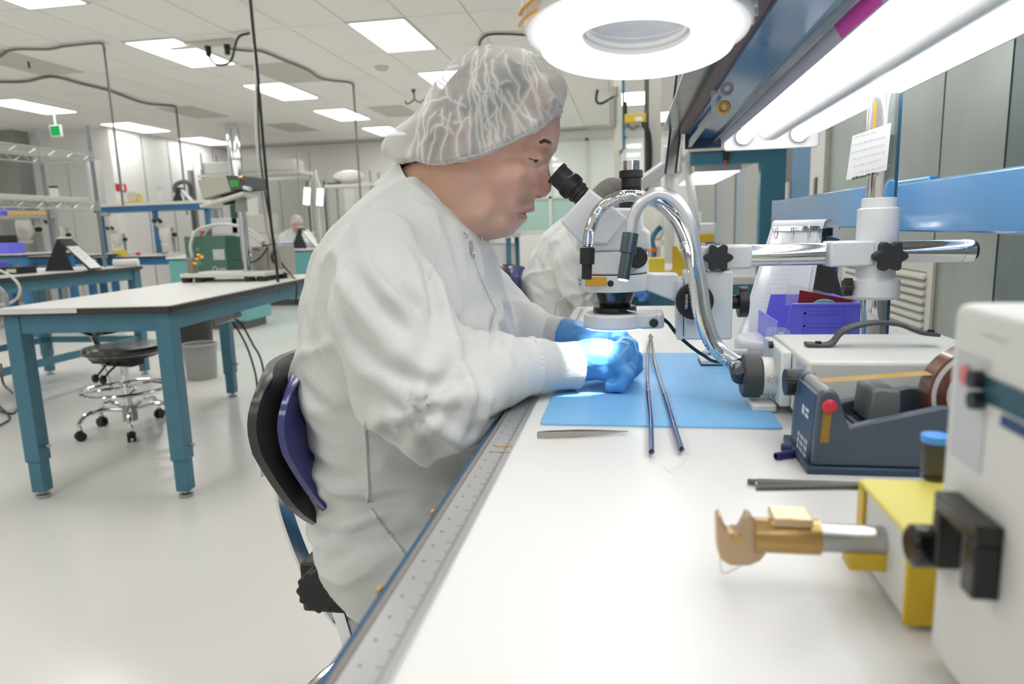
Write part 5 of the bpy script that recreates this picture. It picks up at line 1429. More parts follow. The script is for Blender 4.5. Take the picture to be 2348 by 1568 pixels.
# short hair under the cap
hx0 = g
cut = [(-0.150, 1.36), (-0.150, 1.33), (-0.175, 1.30), (-0.205, 1.285), (-0.222, 1.262), (-0.235, 1.24), (-0.26, 1.235), (-0.285, 1.235), (-0.32, 1.228), (-0.37, 1.22), (-0.42, 1.25), (-0.36, 1.37), (-0.24, 1.42), (-0.16, 1.40)]
gx = (g.x[:, 0, 0][:, None] + 0 * g.z[0, 0][None, :]); gz = (0 * g.x[:, 0, 0][:, None] + g.z[0, 0][None, :])
hm = poly_sdf(gx, gz, cut)[:, None, :]
skull = inflate(g, chaikin(prof, 2), HY, Wp, Rp)
Fhair = np.maximum(np.maximum(skull - 0.0022, -(skull + 0.003)), hm)
Vh, Fch = surfnet(g, Fhair)
mesh_np('hair', Vh, Fch, hair_m, head_ob)
# bouffant cap
capp = [(-0.1045, 1.300), (-0.113, 1.286), (-0.130, 1.266), (-0.160, 1.252), (-0.181, 1.243), (-0.21, 1.232), (-0.239, 1.2235), (-0.262, 1.219), (-0.283, 1.2175), (-0.306, 1.2185), (-0.322, 1.225), (-0.339, 1.2255), (-0.361, 1.2245), (-0.382, 1.232), (-0.398, 1.241), (-0.4015, 1.255), (-0.394, 1.271), (-0.365, 1.293), (-0.338, 1.312), (-0.316, 1.335), (-0.298, 1.358), (-0.272, 1.389), (-0.25, 1.400), (-0.225, 1.405), (-0.195, 1.403), (-0.166, 1.396), (-0.13, 1.38), (-0.10, 1.350), (-0.094, 1.33), (-0.0985, 1.315)]
gc = Grid((-0.42, HY - 0.118, 1.20), (-0.08, HY + 0.118, 1.42), 0.0019)
Wc = [(-.24, 1.31, .094), (-.22, 1.37, .080), (-.30, 1.33, .082), (-.12, 1.31, .066), (-.11, 1.29, .056), (-.15, 1.262, .076), (-.20, 1.245, .086), (-.25, 1.245, .100), (-.25, 1.27, .101), (-.30, 1.235, .084), (-.35, 1.25, .070), (-.39, 1.25, .055), (-.36, 1.28, .068)]
Rc = [(-.24, 1.38, .085), (-.32, 1.33, .08), (-.14, 1.37, .07), (-.10, 1.33, .04), (-.11, 1.295, .008), (-.15, 1.257, .007), (-.20, 1.237, .007), (-.25, 1.222, .007), (-.30, 1.219, .008), (-.35, 1.226, .010), (-.395, 1.25, .03), (-.24, 1.30, .09), (-.2, 1.275, .03), (-.3, 1.26, .03)]
Fcap = inflate(gc, chaikin(capp, 2), HY, Wc, Rc)
Vc, Fcc = surfnet(gc, Fcap)
Vc = relax(Vc, Fcc, 3, 0.5)
Nc = vnormals(Vc, Fcc)
# gathered film: crease lines running from the crown down to the elastic
rc_ = random.Random(21)
lines = []
for k in range(34):
    x = -0.335 + 0.235 * (k + rc_.random()) / 34
    zb_l = np.interp(-x, [0.105, 0.13, 0.18, 0.24, 0.28, 0.34], [1.300, 1.266, 1.243, 1.224, 1.218, 1.226]) + 0.004
    zt_l = zb_l + (0.05 + 0.11 * rc_.random())
    xt = x + (-0.24 - x) * 0.35 + 0.03 * (rc_.random() - 0.5)
    pl = []
    nseg = 7
    for i in range(nseg + 1):
        t = i / nseg
        pl.append((x + (xt - x) * t + 0.010 * (rc_.random() - 0.5) * (t > 0), zb_l + (zt_l - zb_l) * t))
    lines.append((pl, 0.0009 + 0.0008 * rc_.random(), rc_.choice((-1, 1, 0))))
for k in range(46):
    x = -0.33 + 0.22 * rc_.random(); z = 1.255 + 0.135 * rc_.random()
    a_ = rc_.random() * 6.28
    L_ = 0.015 + 0.035 * rc_.random()
    pl = [(x, z)]
    for i in range(4):
        a_ += (rc_.random() - 0.5) * 0.9
        x += math.cos(a_) * L_ / 4; z += math.sin(a_) * L_ / 4
        pl.append((x, z))
    lines.append((pl, 0.0008 + 0.0005 * rc_.random(), rc_.choice((-1, 1))))
wob = np.stack([0.0035 * nz3(Vc, 50, 1.0), 0.0035 * nz3(Vc, 50, 7.0)], 1)
px_, pz_ = Vc[:, 0] + wob[:, 0], Vc[:, 2] + wob[:, 1]
crease = np.zeros(len(Vc)); soft = np.zeros(len(Vc))
sidev = np.where(Vc[:, 1] < HY, -1, 1)
for pl, w, sd in lines:
    d2 = np.full(len(Vc), 1e9)
    for (x0_, z0_), (x1_, z1_) in zip(pl[:-1], pl[1:]):
        ex, ez = x1_ - x0_, z1_ - z0_
        t = np.clip(((px_ - x0_) * ex + (pz_ - z0_) * ez) / (ex * ex + ez * ez + 1e-12), 0, 1)
        d2 = np.minimum(d2, (px_ - x0_ - t * ex) ** 2 + (pz_ - z0_ - t * ez) ** 2)
    m_ = (sidev == sd) if sd != 0 else np.ones(len(Vc), bool)
    crease = np.maximum(crease, np.exp(-d2 / w ** 2) * m_)
    soft = np.maximum(soft, np.exp(-d2 / (w * 4) ** 2) * m_)
tail = np.clip((-0.300 - Vc[:, 0]) / 0.05, 0, 1)
Vd = Vc + Nc * (0.0016 * soft + 0.0035 * nz3(Vc, 16, 2.2))[:, None]
dband = np.array([1e9] * len(Vc))
bandp = capp[:14]
for i in range(len(bandp) - 1):
    a, b = np.array(bandp[i]), np.array(bandp[i + 1])
    e = b - a
    t = np.clip(((Vc[:, 0] - a[0]) * e[0] + (Vc[:, 2] - a[1]) * e[1]) / (e @ e), 0, 1)
    dband = np.minimum(dband, np.hypot(Vc[:, 0] - a[0] - t * e[0], Vc[:, 2] - a[1] - t * e[1]))
band = np.exp(-(dband / 0.006) ** 2)
alpha = 0.37 + 0.36 * crease + 0.16 * soft + 0.36 * tail + 0.45 * band + 0.16 * np.clip(nz3(Vc, 26, 8.0), 0, 1)
alpha = np.clip(alpha, 0.05, 0.95)
# drop cap faces that lie inside the head
inside = np.zeros(len(Vc), bool)
ii = np.round((Vc - g.lo) / g.h).astype(int)
ok = ((ii >= 0) & (ii < np.array(g.n))).all(1)
inside[ok] = np.broadcast_to(Fh, g.n)[ii[ok, 0], ii[ok, 1], ii[ok, 2]] < -0.002
keep = ~(inside[Fcc].all(1))
cap_ob = mesh_np('bouffant_cap', Vd, Fcc[keep], cap_m, head_ob, np.stack([alpha] * 3, 1))
# elastic edge of the cap
ed = []
cap_bvh = BVHTree.FromPolygons([tuple(p) for p in Vd], [tuple(f) for f in Fcc])
for s in (-1, 1):
    row = []
    bp_ = bez([Vector((x, 0, z)) for x, z in bandp], 90)
    for q in bp_:
        hit = cap_bvh.ray_cast(Vector((q.x, HY + s * 0.2, q.z + 0.0035)), Vector((0, -s, 0)))
        if hit[0] is not None: row.append(hit[0])
    MB().tube(row, [0.0014 + 0.0007 * math.sin(i * 1.9) for i in range(len(row))], 7).build('elastic_edge', mat('cap_elastic', (236, 235, 232), 0.6), head_ob)

# ---------- coverall
zt_ = np.array([.44, .46, .50, .55, .61, .66, .74, .81, .88, .96, 1.03, 1.06, 1.10, 1.125, 1.165, 1.195, 1.22])
bk_ = np.array([-.40, -.43, -.480, -.540, -.565, -.568, -.558, -.560, -.580, -.556, -.532, -.521, -.506, -.490, -.456, -.420, -.395])
fr_ = np.array([-.28, -.25, -.22, -.20, -.19, -.19, -.19, -.19, -.192, -.198, -.213, -.222, -.231, -.24, -.262, -.285, -.305])
wd_ = np.array([.10, .13, .155, .17, .18, .185, .19, .195, .20, .205, .206, .204, .19, .165, .105, .080, .076])
gs = Grid((-0.66, 0.68, 0.02), (0.12, 1.52, 1.26), 0.0062)
zz1 = gs.z[0, 0]
cx = (np.interp(zz1, zt_, bk_) + np.interp(zz1, zt_, fr_)) / 2
ax_ = (np.interp(zz1, zt_, fr_) - np.interp(zz1, zt_, bk_)) / 2
wy = np.interp(zz1, zt_, wd_)
tq = (np.abs((gs.x - cx[None, None, :]) / ax_[None, None, :]) ** 2.05 + np.abs((gs.y - HY) / wy[None, None, :]) ** 2.05) ** (1 / 2.05)
Fs = (tq - 1) * np.minimum(ax_, wy)[None, None, :]
Fs = smax(Fs, gs.z - 1.205, 0.02); Fs = smax(Fs, 0.45 - gs.z, 0.05)
Fs = Fs.astype(np.float32)
def arm(pts, rs, k=0.03):
    return gs.chain(pts, rs, k)
near_arm = arm([(-0.362, HY - 0.150, 1.080), (-0.334, HY - 0.208, 1.010), (-0.300, HY - 0.245, 0.935), (-0.262, HY - 0.250, 0.893), (-0.200, HY - 0.190, 0.918), (-0.136, HY - 0.125, 0.918)], [0.074, 0.078, 0.074, 0.074, 0.052, 0.041])
far_arm = arm([(-0.362, HY + 0.150, 1.080), (-0.334, HY + 0.208, 1.010), (-0.290, HY + 0.235, 0.955), (-0.25, HY + 0.215, 0.93), (-0.205, HY + 0.145, 0.932), (-0.165, HY + 0.10, 0.93)], [0.080, 0.078, 0.072, 0.066, 0.05, 0.041])
Fs = smin(Fs, near_arm, 0.028); Fs = smin(Fs, far_arm, 0.028)
for s in (-1, 1):
    leg = gs.chain([(-0.40, HY + s * 0.09, 0.585), (-0.20, HY + s * 0.12, 0.600), (0.005, HY + s * 0.12, 0.585), (0.015, HY + s * 0.12, 0.52), (-0.06, HY + s * 0.12, 0.25), (-0.08, HY + s * 0.12, 0.16)], [0.108, 0.105, 0.085, 0.08, 0.062, 0.058], 0.03)
    Fs = smin(Fs, leg, 0.04)
Vs, Fcs = surfnet(gs, Fs)
Vs = relax(Vs, Fcs, 2, 0.5)
Ns = vnormals(Vs, Fcs)
def ridged(Q, sc, seed, p=3):
    return np.clip(1 - np.abs(nz3(Q, sc, seed)) * 2.2, 0, 1) ** p
def stretch_along(V, u, k):
    u = np.array(u) / np.linalg.norm(u)
    t = V @ u
    return V - np.outer(t * (1 - k), u)
def folds(V):
    h = 0.009 * nz3(V, 6.5, 4.0)
    up_ax, fore_ax = np.array((0.11, -0.085, -0.20)), np.array((0.126, 0.125, 0.022))
    # how much a point belongs to the near sleeve
    def seg_d(a, b):
        a, b = np.array(a), np.array(b); d = b - a
        t = np.clip((V - a) @ d / (d @ d), 0, 1)
        return np.linalg.norm(V - a - t[:, None] * d, axis=1)
    du = seg_d((-0.372, HY - 0.16, 1.085), (-0.262, HY - 0.25, 0.893))
    df = seg_d((-0.262, HY - 0.25, 0.893), (-0.136, HY - 0.125, 0.918))
    mu = np.clip((0.115 - du) / 0.03, 0, 1); mf = np.clip((0.095 - df) / 0.025, 0, 1)
    mt = 1 - np.maximum(mu, mf)
    wp = V + 0.012 * np.stack([nz3(V, 9, 1.0), nz3(V, 9, 5.0), nz3(V, 9, 8.0)], 1)
    # sleeve: long drag folds down the upper arm, short ones round the forearm
    h += mu * (0.010 * ridged(stretch_along(wp, up_ax, 0.22), 15, 11.0, 2) - 0.002)
    h += mf * (0.008 * ridged(stretch_along(wp, (0.4, 0.2, 0.55), 0.25), 19, 3.0, 2))
    # torso: folds slant round the body from the small of the back to the front
    h += mt * (0.011 * ridged(stretch_along(wp, (1.0, -0.1, 0.28), 0.2), 11, 2.0, 2) * np.clip((1.12 - V[:, 2]) / 0.2, 0.2, 1))
    h += mt * 0.006 * ridged(stretch_along(wp, (0.5, 0.0, 0.8), 0.2), 13, 17.0, 2) * np.clip((V[:, 2] - 0.95) / 0.1, 0, 1)
    # bunching at the bent elbow
    e = np.array((-0.262, HY - 0.25, 0.90))
    d = V - e
    dist = np.linalg.norm(d, axis=1)
    wv = np.sin(np.arctan2(d[:, 2], d[:, 0]) * 6 + 2.5 * nz3(V, 8, 6.0))
    h += 0.006 * np.clip(wv, -0.5, 1) * np.exp(-((dist - 0.075) / 0.05) ** 2) * (V[:, 1] < HY - 0.08)
    # crease where the body folds at the hip
    h -= 0.016 * np.exp(-((V[:, 2] - 0.655 - (V[:, 0] + 0.45) * 0.12) / 0.013) ** 2) * np.clip((V[:, 0] + 0.56) / 0.1, 0, 1)
    return h - 0.004
hs_ = folds(Vs)
# keep sleeve ends thin and unruffled on the bench side
quiet = np.clip((Vs[:, 0] + 0.22) / 0.06, 0, 1) * (Vs[:, 2] > 0.8)
Vs = Vs + Ns * (hs_ * (1 - 0.75 * quiet))[:, None]
# keep cloth off the bench top
onb = (Vs[:, 0] > BX0 - 0.02) & (Vs[:, 2] > 0.8)
Vs[onb, 2] = np.maximum(Vs[onb, 2], ZB + 0.0035)
# drawn folds: valleys traced over the sleeve, body and hip, each pressed into the cloth
pre_bvh = BVHTree.FromPolygons([tuple(p) for p in Vs], [tuple(f) for f in Fcs])
Ns = vnormals(Vs, Fcs)
FOLDS = [([(955, 545), (985, 625), (1000, 710), (990, 790)], 0.009, 0.010), ([(1088, 575), (1105, 640), (1138, 715), (1122, 775), (1100, 825)], 0.006, 0.007),
         ([(1098, 850), (1106, 910), (1092, 975), (1070, 1010)], 0.007, 0.008), ([(935, 1000), (985, 945), (1012, 890)], 0.008, 0.008),
         ([(672, 1205), (720, 1170), (780, 1150), (850, 1156), (930, 1140), (1010, 1132)], 0.013, 0.011), ([(850, 1162), (790, 1178), (740, 1205)], 0.007, 0.009),
         ([(690, 985), (715, 1050), (770, 1090), (830, 1105)], 0.008, 0.010), ([(690, 880), (735, 930), (800, 955)], 0.007, 0.011),
         ([(930, 1175), (860, 1205), (790, 1235)], 0.007, 0.010), ([(760, 1285), (830, 1250), (900, 1235)], 0.007, 0.010), ([(800, 610), (865, 700), (945, 770)], 0.006, 0.010),
         ([(850, 585), (925, 670), (985, 745)], 0.006, 0.008), ([(770, 690), (820, 780), (870, 840), (950, 870)], 0.008, 0.012), ([(905, 850), (985, 880), (1060, 870)], 0.005, 0.008),
         ([(1135, 690), (1150, 760), (1160, 800)], 0.006, 0.007), ([(745, 500), (830, 478), (930, 500)], 0.004, 0.008), ([(1180, 810), (1195, 870), (1190, 920)], 0.004, 0.006),
         ([(870, 960), (900, 1000), (950, 1030)], 0.005, 0.008), ([(700, 720), (720, 800), (760, 870)], 0.006, 0.012), ([(1010, 470), (1040, 560), (1060, 640)], 0.004, 0.008)]
dsp = np.zeros(len(Vs))
for pix, depth, w in FOLDS:
    pts = []
    for i in range(len(pix) - 1):
        for t in np.linspace(0, 1, 10, endpoint=False):
            d = ray(pix[i][0] + (pix[i + 1][0] - pix[i][0]) * t, pix[i][1] + (pix[i + 1][1] - pix[i][1]) * t).normalized()
            hit = pre_bvh.ray_cast(CAM, d)
            if hit[0] is not None: pts.append(np.array(hit[0]))
    if len(pts) < 3: continue
    pts = np.array(pts)
    near = np.where((np.abs(Vs - pts.mean(0)) < (np.ptp(pts, 0) / 2 + 0.06)).all(1))[0]
    d2 = np.full(len(near), 1e9); tt = np.zeros(len(near))
    for k, p in enumerate(pts):
        q = ((Vs[near] - p) ** 2).sum(1)
        m_ = q < d2
        d2[m_] = q[m_]; tt[m_] = k / (len(pts) - 1)
    dd = np.sqrt(d2)
    taper = np.sin(np.pi * np.clip(tt * 0.92 + 0.04, 0, 1)) ** 0.6
    dsp[near] += taper * (-depth * np.exp(-(dd / w) ** 2) + 0.55 * depth * np.exp(-((dd - 2.0 * w) / (1.1 * w)) ** 2))
Vs = Vs + Ns * dsp[:, None]
Vs[onb, 2] = np.maximum(Vs[onb, 2], ZB + 0.0035)
suit = mesh_np('coverall', Vs, Fcs, suit_m, head_ob)
suit['label'] = 'white cleanroom coverall with wrinkled sleeves'
SUIT = (Vs, Fcs)
suit_bvh = BVHTree.FromPolygons([tuple(p) for p in Vs], [tuple(f) for f in Fcs])
def on_suit(px, py, lift=0.001):
    d = ray(px, py).normalized()
    hit = suit_bvh.ray_cast(CAM, d)
    return (hit[0] - d * lift) if hit[0] is not None else None
def seam(pix, name, r=0.0026, ruffle=0.0012):
    pts = []
    for i in range(len(pix) - 1):
        for t in np.linspace(0, 1, 14, endpoint=False):
            p = on_suit(pix[i][0] + (pix[i + 1][0] - pix[i][0]) * t, pix[i][1] + (pix[i + 1][1] - pix[i][1]) * t)
            if p is not None: pts.append(p)
    if len(pts) > 2:
        MB().tube(pts, [r + ruffle * (i % 2) for i in range(len(pts))], 6).build(name, suit_m, head_ob)
seam([(836, 965), (840, 1040), (845, 1120), (842, 1155)], 'side_seam')
seam([(850, 1168), (885, 1215), (930, 1275)], 'side_seam')
seam([(985, 640), (1010, 540), (1000, 480)], 'raglan_seam', 0.0012, 0.0002)
seam([(1086, 585), (1106, 645), (1138, 712), (1124, 770)], 'placket_seam', 0.0013, 0.0)
# stand collar around the neck
cb, cf = Vector((-0.388, HY, 1.205)), Vector((-0.258, HY, 1.098))
mid = (cb + cf) / 2
along = (cf - cb) / 2
upv = Vector((along.z, 0, -along.x)).normalized() * -1
upv = upv if upv.z > 0 else -upv
cm = MB()
n = 56
loops = []
for lvl, (hgt, sc, wv) in enumerate(((-0.020, 1.22, 0.099), (0.006, 1.14, 0.092), (0.026, 1.06, 0.084), (0.0265, 1.03, 0.081), (0.0, 1.05, 0.082))):
    ring = []
    for i in range(n):
        a = 2 * math.pi * i / n
        p = mid + along * (math.cos(a) * sc) + Vector((0, math.sin(a) * wv, 0)) + upv * (hgt + 0.0025 * math.sin(a * 5 + lvl) + 0.006 * max(0, -math.cos(a)))
        ring.append(p)
    loops.append(ring)
vs = [p for l in loops for p in l]
fs = [(l * n + i, l * n + (i + 1) % n, (l + 1) * n + (i + 1) % n, (l + 1) * n + i) for l in range(len(loops) - 1) for i in range(n)]
cm.add(vs, fs).build('collar', suit_m, head_ob)
for px, py in ((1068, 538), (1100, 547)):
    q = on_suit(px, py, 0.004) or onY(px, py, HY - 0.045)
    MB().torus(q, 0.0035, 0.0012, (0, -1, 0.2), 14, 6).build('snap', steel, head_ob)
q0 = on_suit(1080, 552, 0.004) or onY(1080, 545, HY - 0.06); q1 = on_suit(1084, 590, 0.004) or onY(1083, 590, HY - 0.06)
MB().bar(q0, q1, 0.004, 0.002, up=(0, -1, 0)).torus(q1 + Vector((0, 0, 0.003)), 0.0035, 0.0011, (0, -1, 0), 12, 5).build('zip_pull', steel, head_ob)
# knit cuffs
def cuff(a, b, ra, rb, name):
    a, b = Vector(a), Vector(b)
    L = (b - a).length
    pr = []
    for i in range(26):
        t = i / 25
        pr.append((ra + (rb - ra) * t + 0.0016 * math.sin(t * 7.5) + (0.0008 if i % 2 else 0), t * L))
    pr += [(rb - 0.004, L), (rb - 0.006, L - 0.006)]
    MB().lathe(pr, a, b - a, 40).build(name, knit_m, head_ob)
cuff((-0.146, HY - 0.136, 0.9165), (-0.080, HY - 0.098, 0.9105), 0.0405, 0.035, 'knit_cuff')
cuff((-0.175, HY + 0.115, 0.93), (-0.112, HY + 0.078, 0.926), 0.039, 0.034, 'knit_cuff')
for sg, c_ in ((-1, Vector((-0.143, HY - 0.133, 0.917))), (1, Vector((-0.172, HY + 0.113, 0.93)))):
    ax_c = Vector((0.066, -sg * 0.036, -0.005)).normalized()
    xq, yq, _ = frame_for(ax_c)
    MB().tube([c_ + (xq * math.cos(2 * math.pi * i / 72) + yq * math.sin(2 * math.pi * i / 72)) * (0.0405 + 0.0009 * (i % 2)) for i in range(72)], [0.0030 + 0.0008 * (i % 2) for i in range(72)], 6, closed=True).build('sleeve_hem', suit_m, head_ob)
# gloved hands
def hand(gr, wrist, palm_c, palm_r, knuckles, pips, dips, tips, thumb, rad, name):
    f = gr.chain([wrist[0], wrist[1]], [0.031, 0.029], 0.01)
    f = smin(f, gr.ell(palm_c, palm_r), 0.014)
    for a, b in zip(knuckles[:-1], knuckles[1:]):
        f = smin(f, gr.cone(a, b, 0.013, 0.013), 0.006)
    fing = None
    for k in range(4):
        c = gr.chain([knuckles[k], pips[k], dips[k], tips[k]], [rad[k] * 1.15, rad[k] * 1.06, rad[k] * 0.98, rad[k] * 0.86], 0.003)
        fing = c if fing is None else smin(fing, c, 0.0016)
    f = smin(f, fing, 0.005)
    f = smin(f, gr.ell((palm_c[0] + 0.012, palm_c[1] - 0.012, palm_c[2] - 0.020), (0.026, 0.024, 0.018)), 0.010)
    f = smin(f, gr.chain(thumb, [0.016, 0.0125, 0.0105, 0.009], 0.004), 0.008)
    f = smax(f, (ZM + 0.0012) - gr.z, 0.001)
    V, Fc = surfnet(gr, f)
    V = relax(V, Fc, 1, 0.4)
    N = vnormals(V, Fc)
    Q = V * np.array((0.6, 1.2, 1.2))
    V = V + N * (0.0010 * np.clip(1 - np.abs(nz3(Q, 55, 1.0)) * 2.2, 0, 1) ** 3 + 0.0006 * nz3(V, 60, 4.0))[:, None]
    return mesh_np(name, V, Fc, glove_m, head_ob)
gh = Grid((-0.13, 0.955, ZB), (0.03, 1.13, 0.985), 0.0022)
NYh = HY - 0.09
hand(gh, ((-0.112, HY - 0.115, 0.9125), (-0.066, HY - 0.092, 0.916)), (-0.047, 1.034, 0.926), (0.040, 0.038, 0.024),
     [(-0.018, 1.004, 0.923), (-0.010, 1.023, 0.932), (-0.006, 1.044, 0.936), (-0.008, 1.064, 0.932)],
     [(-0.003, 0.999, 0.902), (0.0, 1.019, 0.907), (0.004, 1.044, 0.912), (0.010, 1.068, 0.914)],
     [(-0.012, 0.999, 0.886), (-0.008, 1.020, 0.888), (-0.001, 1.048, 0.892), (0.011, 1.076, 0.896)],
     [(-0.028, 1.003, 0.882), (-0.022, 1.026, 0.883), (-0.010, 1.056, 0.883), (0.003, 1.084, 0.884)],
     [(-0.062, 1.058, 0.918), (-0.040, 1.078, 0.906), (-0.020, 1.085, 0.896), (-0.004, 1.087, 0.888)], (0.0092, 0.0102, 0.0104, 0.0100), 'glove')
gf = Grid((-0.16, 1.08, ZB), (0.04, 1.26, 0.985), 0.0024)
hand(gf, ((-0.135, HY + 0.090, 0.928), (-0.095, HY + 0.068, 0.929)), (-0.066, 1.172, 0.932), (0.040, 0.034, 0.020),
     [(-0.030, 1.195, 0.925), (-0.022, 1.178, 0.932), (-0.018, 1.160, 0.934), (-0.020, 1.142, 0.930)],
     [(-0.010, 1.195, 0.910), (0.000, 1.176, 0.916), (0.004, 1.156, 0.918), (0.002, 1.136, 0.916)],
     [(-0.010, 1.188, 0.895), (0.002, 1.168, 0.898), (0.008, 1.146, 0.902), (0.008, 1.124, 0.902)],
     [(-0.018, 1.178, 0.886), (-0.008, 1.156, 0.887), (0.002, 1.134, 0.889), (0.004, 1.112, 0.890)],
     [(-0.072, 1.140, 0.920), (-0.050, 1.120, 0.910), (-0.030, 1.112, 0.900), (-0.014, 1.108, 0.892)], (0.0092, 0.010, 0.0104, 0.0100), 'glove')
# shoe covers
for s in (-1, 1):
    MB().sphere((-0.03, HY + s * 0.12, 0.115), 0.05, 18, 12, (2.3, 0.95, 0.75)).build('shoe_cover', suit_m, head_ob)
# ================================================================== TASK CHAIRS
def make_chair(name, label, loc, rz, seat_z, seat_m, back_m, shell_m, ring_z, group=None, back_h=0.30, back_z=0.15, seat_r=0.222, seat_dx=0.02, knob=(-0.116, -0.13, 0.066)):
    c = thing(name, label, 'chair', loc, rz, group)
    L = dict(world=False)
    # seat cushion
    prof = [(0.0, seat_z - 0.055), (seat_r - 0.032, seat_z - 0.055), (seat_r - 0.007, seat_z - 0.042), (seat_r, seat_z - 0.022), (seat_r - 0.01, seat_z - 0.006), (seat_r - 0.07, seat_z - 0.003), (0.0, seat_z - 0.010)]
    s = MB().lathe(prof, (seat_dx, 0, 0), (0, 0, 1), 40)
    s.v = [(x * (1.02 if x > 0 else 1.0), y, z) for x, y, z in s.v]
    s.build('seat', seat_m, c, **L)
    MB().lathe([(0.0, seat_z - 0.075), (seat_r - 0.05, seat_z - 0.072), (seat_r - 0.032, seat_z - 0.0555)], (seat_dx, 0, 0), (0, 0, 1), 32).build('seat_shell', black_plastic, c, **L)
    MB().box(-0.09 + seat_dx * 0.5, 0.10 + seat_dx * 0.5, -0.05, 0.05, seat_z - 0.125, seat_z - 0.076).build('tilt_mechanism', black_plastic, c, bevel=0.008, **L)
    # backrest: curved pad plus shell, tilted
    def sheet(off, th, nm, m, inset):
        nu, nv = 22, 18
        vs, fs = [], []
        for side in (0, 1):
            for j in range(nv + 1):
                v = j / nv
                for i in range(nu + 1):
                    u = -1 + 2 * i / nu
                    hw = (0.205 - inset) * (0.60 + 0.40 * min(1.0, v / 0.62) ** 0.8) * (1 - abs(2 * v - 1) ** 5 * 0.28)
                    yy = u * hw
                    z = seat_z + back_z + inset + (back_h - 2 * inset) * (v - 0.04 * (abs(u) ** 4) * (1 if v > 0.5 else -1) * abs(2 * v - 1))
                    xb = -0.128 - 0.06 * v - 0.012 * math.sin(v * math.pi) + 0.04 * u * u + 0.02 * max(0, v - 0.75) * 2
                    e = (1 - abs(u) ** 6) * (1 - abs(2 * v - 1) ** 6)
                    x = xb + off + (th * (0.35 + 0.65 * e) if side else 0)
                    vs.append((x, yy, z))
        N = (nu + 1) * (nv + 1)
        for j in range(nv):
            for i in range(nu):
                a = j * (nu + 1) + i
                fs.append((a, a + nu + 1, a + nu + 2, a + 1))
                fs.append((N + a, N + a + 1, N + a + nu + 2, N + a + nu + 1))
        for i in range(nu):
            fs.append((i, i + 1, N + i + 1, N + i)); a = nv * (nu + 1) + i
            fs.append((a + 1, a, N + a, N + a + 1))
        for j in range(nv):
            a = j * (nu + 1); fs.append((a + nu + 1, a, N + a, N + a + nu + 1))
            a = a + nu; fs.append((a, a + nu + 1, N + a + nu + 1, N + a))
        MB().add(vs, fs).build(nm, m, c, smooth=50, **L)
    sheet(-0.030, 0.043, 'back_shell', shell_m, 0.0)
    sheet(0.0145, 0.032, 'back_cushion', back_m, 0.008)
    # chrome upright: flat spring bar
    tz = back_z + back_h * 0.68
    path = bez([(-0.262, 0, seat_z + tz), (-0.240, 0, seat_z + tz * 0.70), (-0.238, 0, seat_z + tz * 0.45), (-0.20, 0, seat_z + 0.03), (-0.15, 0, seat_z - 0.06), (-0.10, 0, seat_z - 0.095)], 30)
    vs = []
    for p in path:
        for dx, dy in ((-0.003, -0.02), (0.003, -0.02), (0.003, 0.02), (-0.003, 0.02)):
            vs.append((p.x + dx, p.y + dy, p.z))
    fs = [(i * 4 + k, i * 4 + (k + 1) % 4, (i + 1) * 4 + (k + 1) % 4, (i + 1) * 4 + k) for i in range(len(path) - 1) for k in range(4)] + [(3, 2, 1, 0), tuple((len(path) - 1) * 4 + k for k in range(4))]
    MB().add(vs, fs).build('back_bar', chrome, c, smooth=30, **L)
    MB().box(-0.275, -0.264, -0.02, 0.02, seat_z + tz * 0.62, seat_z + tz).build('bar_sleeve', chrome, c, bevel=0.003, **L)
    MB().box(knob[0] - 0.045, knob[0] + 0.05, knob[1] + 0.025, 0.03, seat_z + knob[2] - 0.055, seat_z + knob[2] + 0.035).build('bar_socket', black_plastic, c, bevel=0.006, **L)
    MB().bar((knob[0] + 0.0, knob[1] + 0.06, seat_z + knob[2] - 0.05), (-0.085, -0.03, ring_z + 0.01), 0.022, 0.006, up=(0, 1, 0)).build('strut', chrome, c, smooth=0, **L)
    kn = [(0.036 * (1 + 0.06 * math.cos(12 * a)) * math.cos(a), 0.036 * (1 + 0.06 * math.cos(12 * a)) * math.sin(a)) for a in [2 * math.pi * i / 96 for i in range(96)]]
    MB().prism(kn, 0, 0.03, basis((knob[0], knob[1] + 0.025, seat_z + knob[2]), (1, 0, 0), (0, 0, 1), (0, -1, 0))).build('tension_knob', black_plastic, c, bevel=0.003, **L)
    for (x, y) in ((0.02, -0.14), (-0.06, -0.12)):
        MB().tube(bez([(x, -0.05, seat_z - 0.10), (x - 0.01, y + 0.03, seat_z - 0.14), (x - 0.02, y, seat_z - 0.17)], 10), 0.006).sphere((x - 0.022, y - 0.008, seat_z - 0.18), 0.02, 12, 8, (1, 1, 1.3)).build('adjust_lever', black_plastic, c, **L)
    # column and base
    MB().cyl((0, 0, 0.14), (0, 0, seat_z - 0.12), 0.024).build('gas_column', chrome, c, **L)
    MB().cyl((0, 0, 0.06), (0, 0, 0.15), 0.04).build('hub', mat('hub_beige', (186, 182, 172), 0.4), c, **L)
    MB().torus((0, 0, ring_z), 0.235, 0.0105, n=56).build('foot_ring', chrome, c, **L)
    for k in range(4):
        a = math.pi / 4 + k * math.pi / 2
        d = Vector((math.cos(a), math.sin(a), 0))
        MB().tube(bez([d * 0.03 + Vector((0, 0, ring_z + 0.01)), d * 0.11 + Vector((-d.y, d.x, 0)) * 0.05 + Vector((0, 0, ring_z + 0.015)), d * 0.225 + Vector((-d.y, d.x, 0)) * 0.02 + Vector((0, 0, ring_z))], 14), 0.0085).build('ring_spoke', chrome, c, **L)
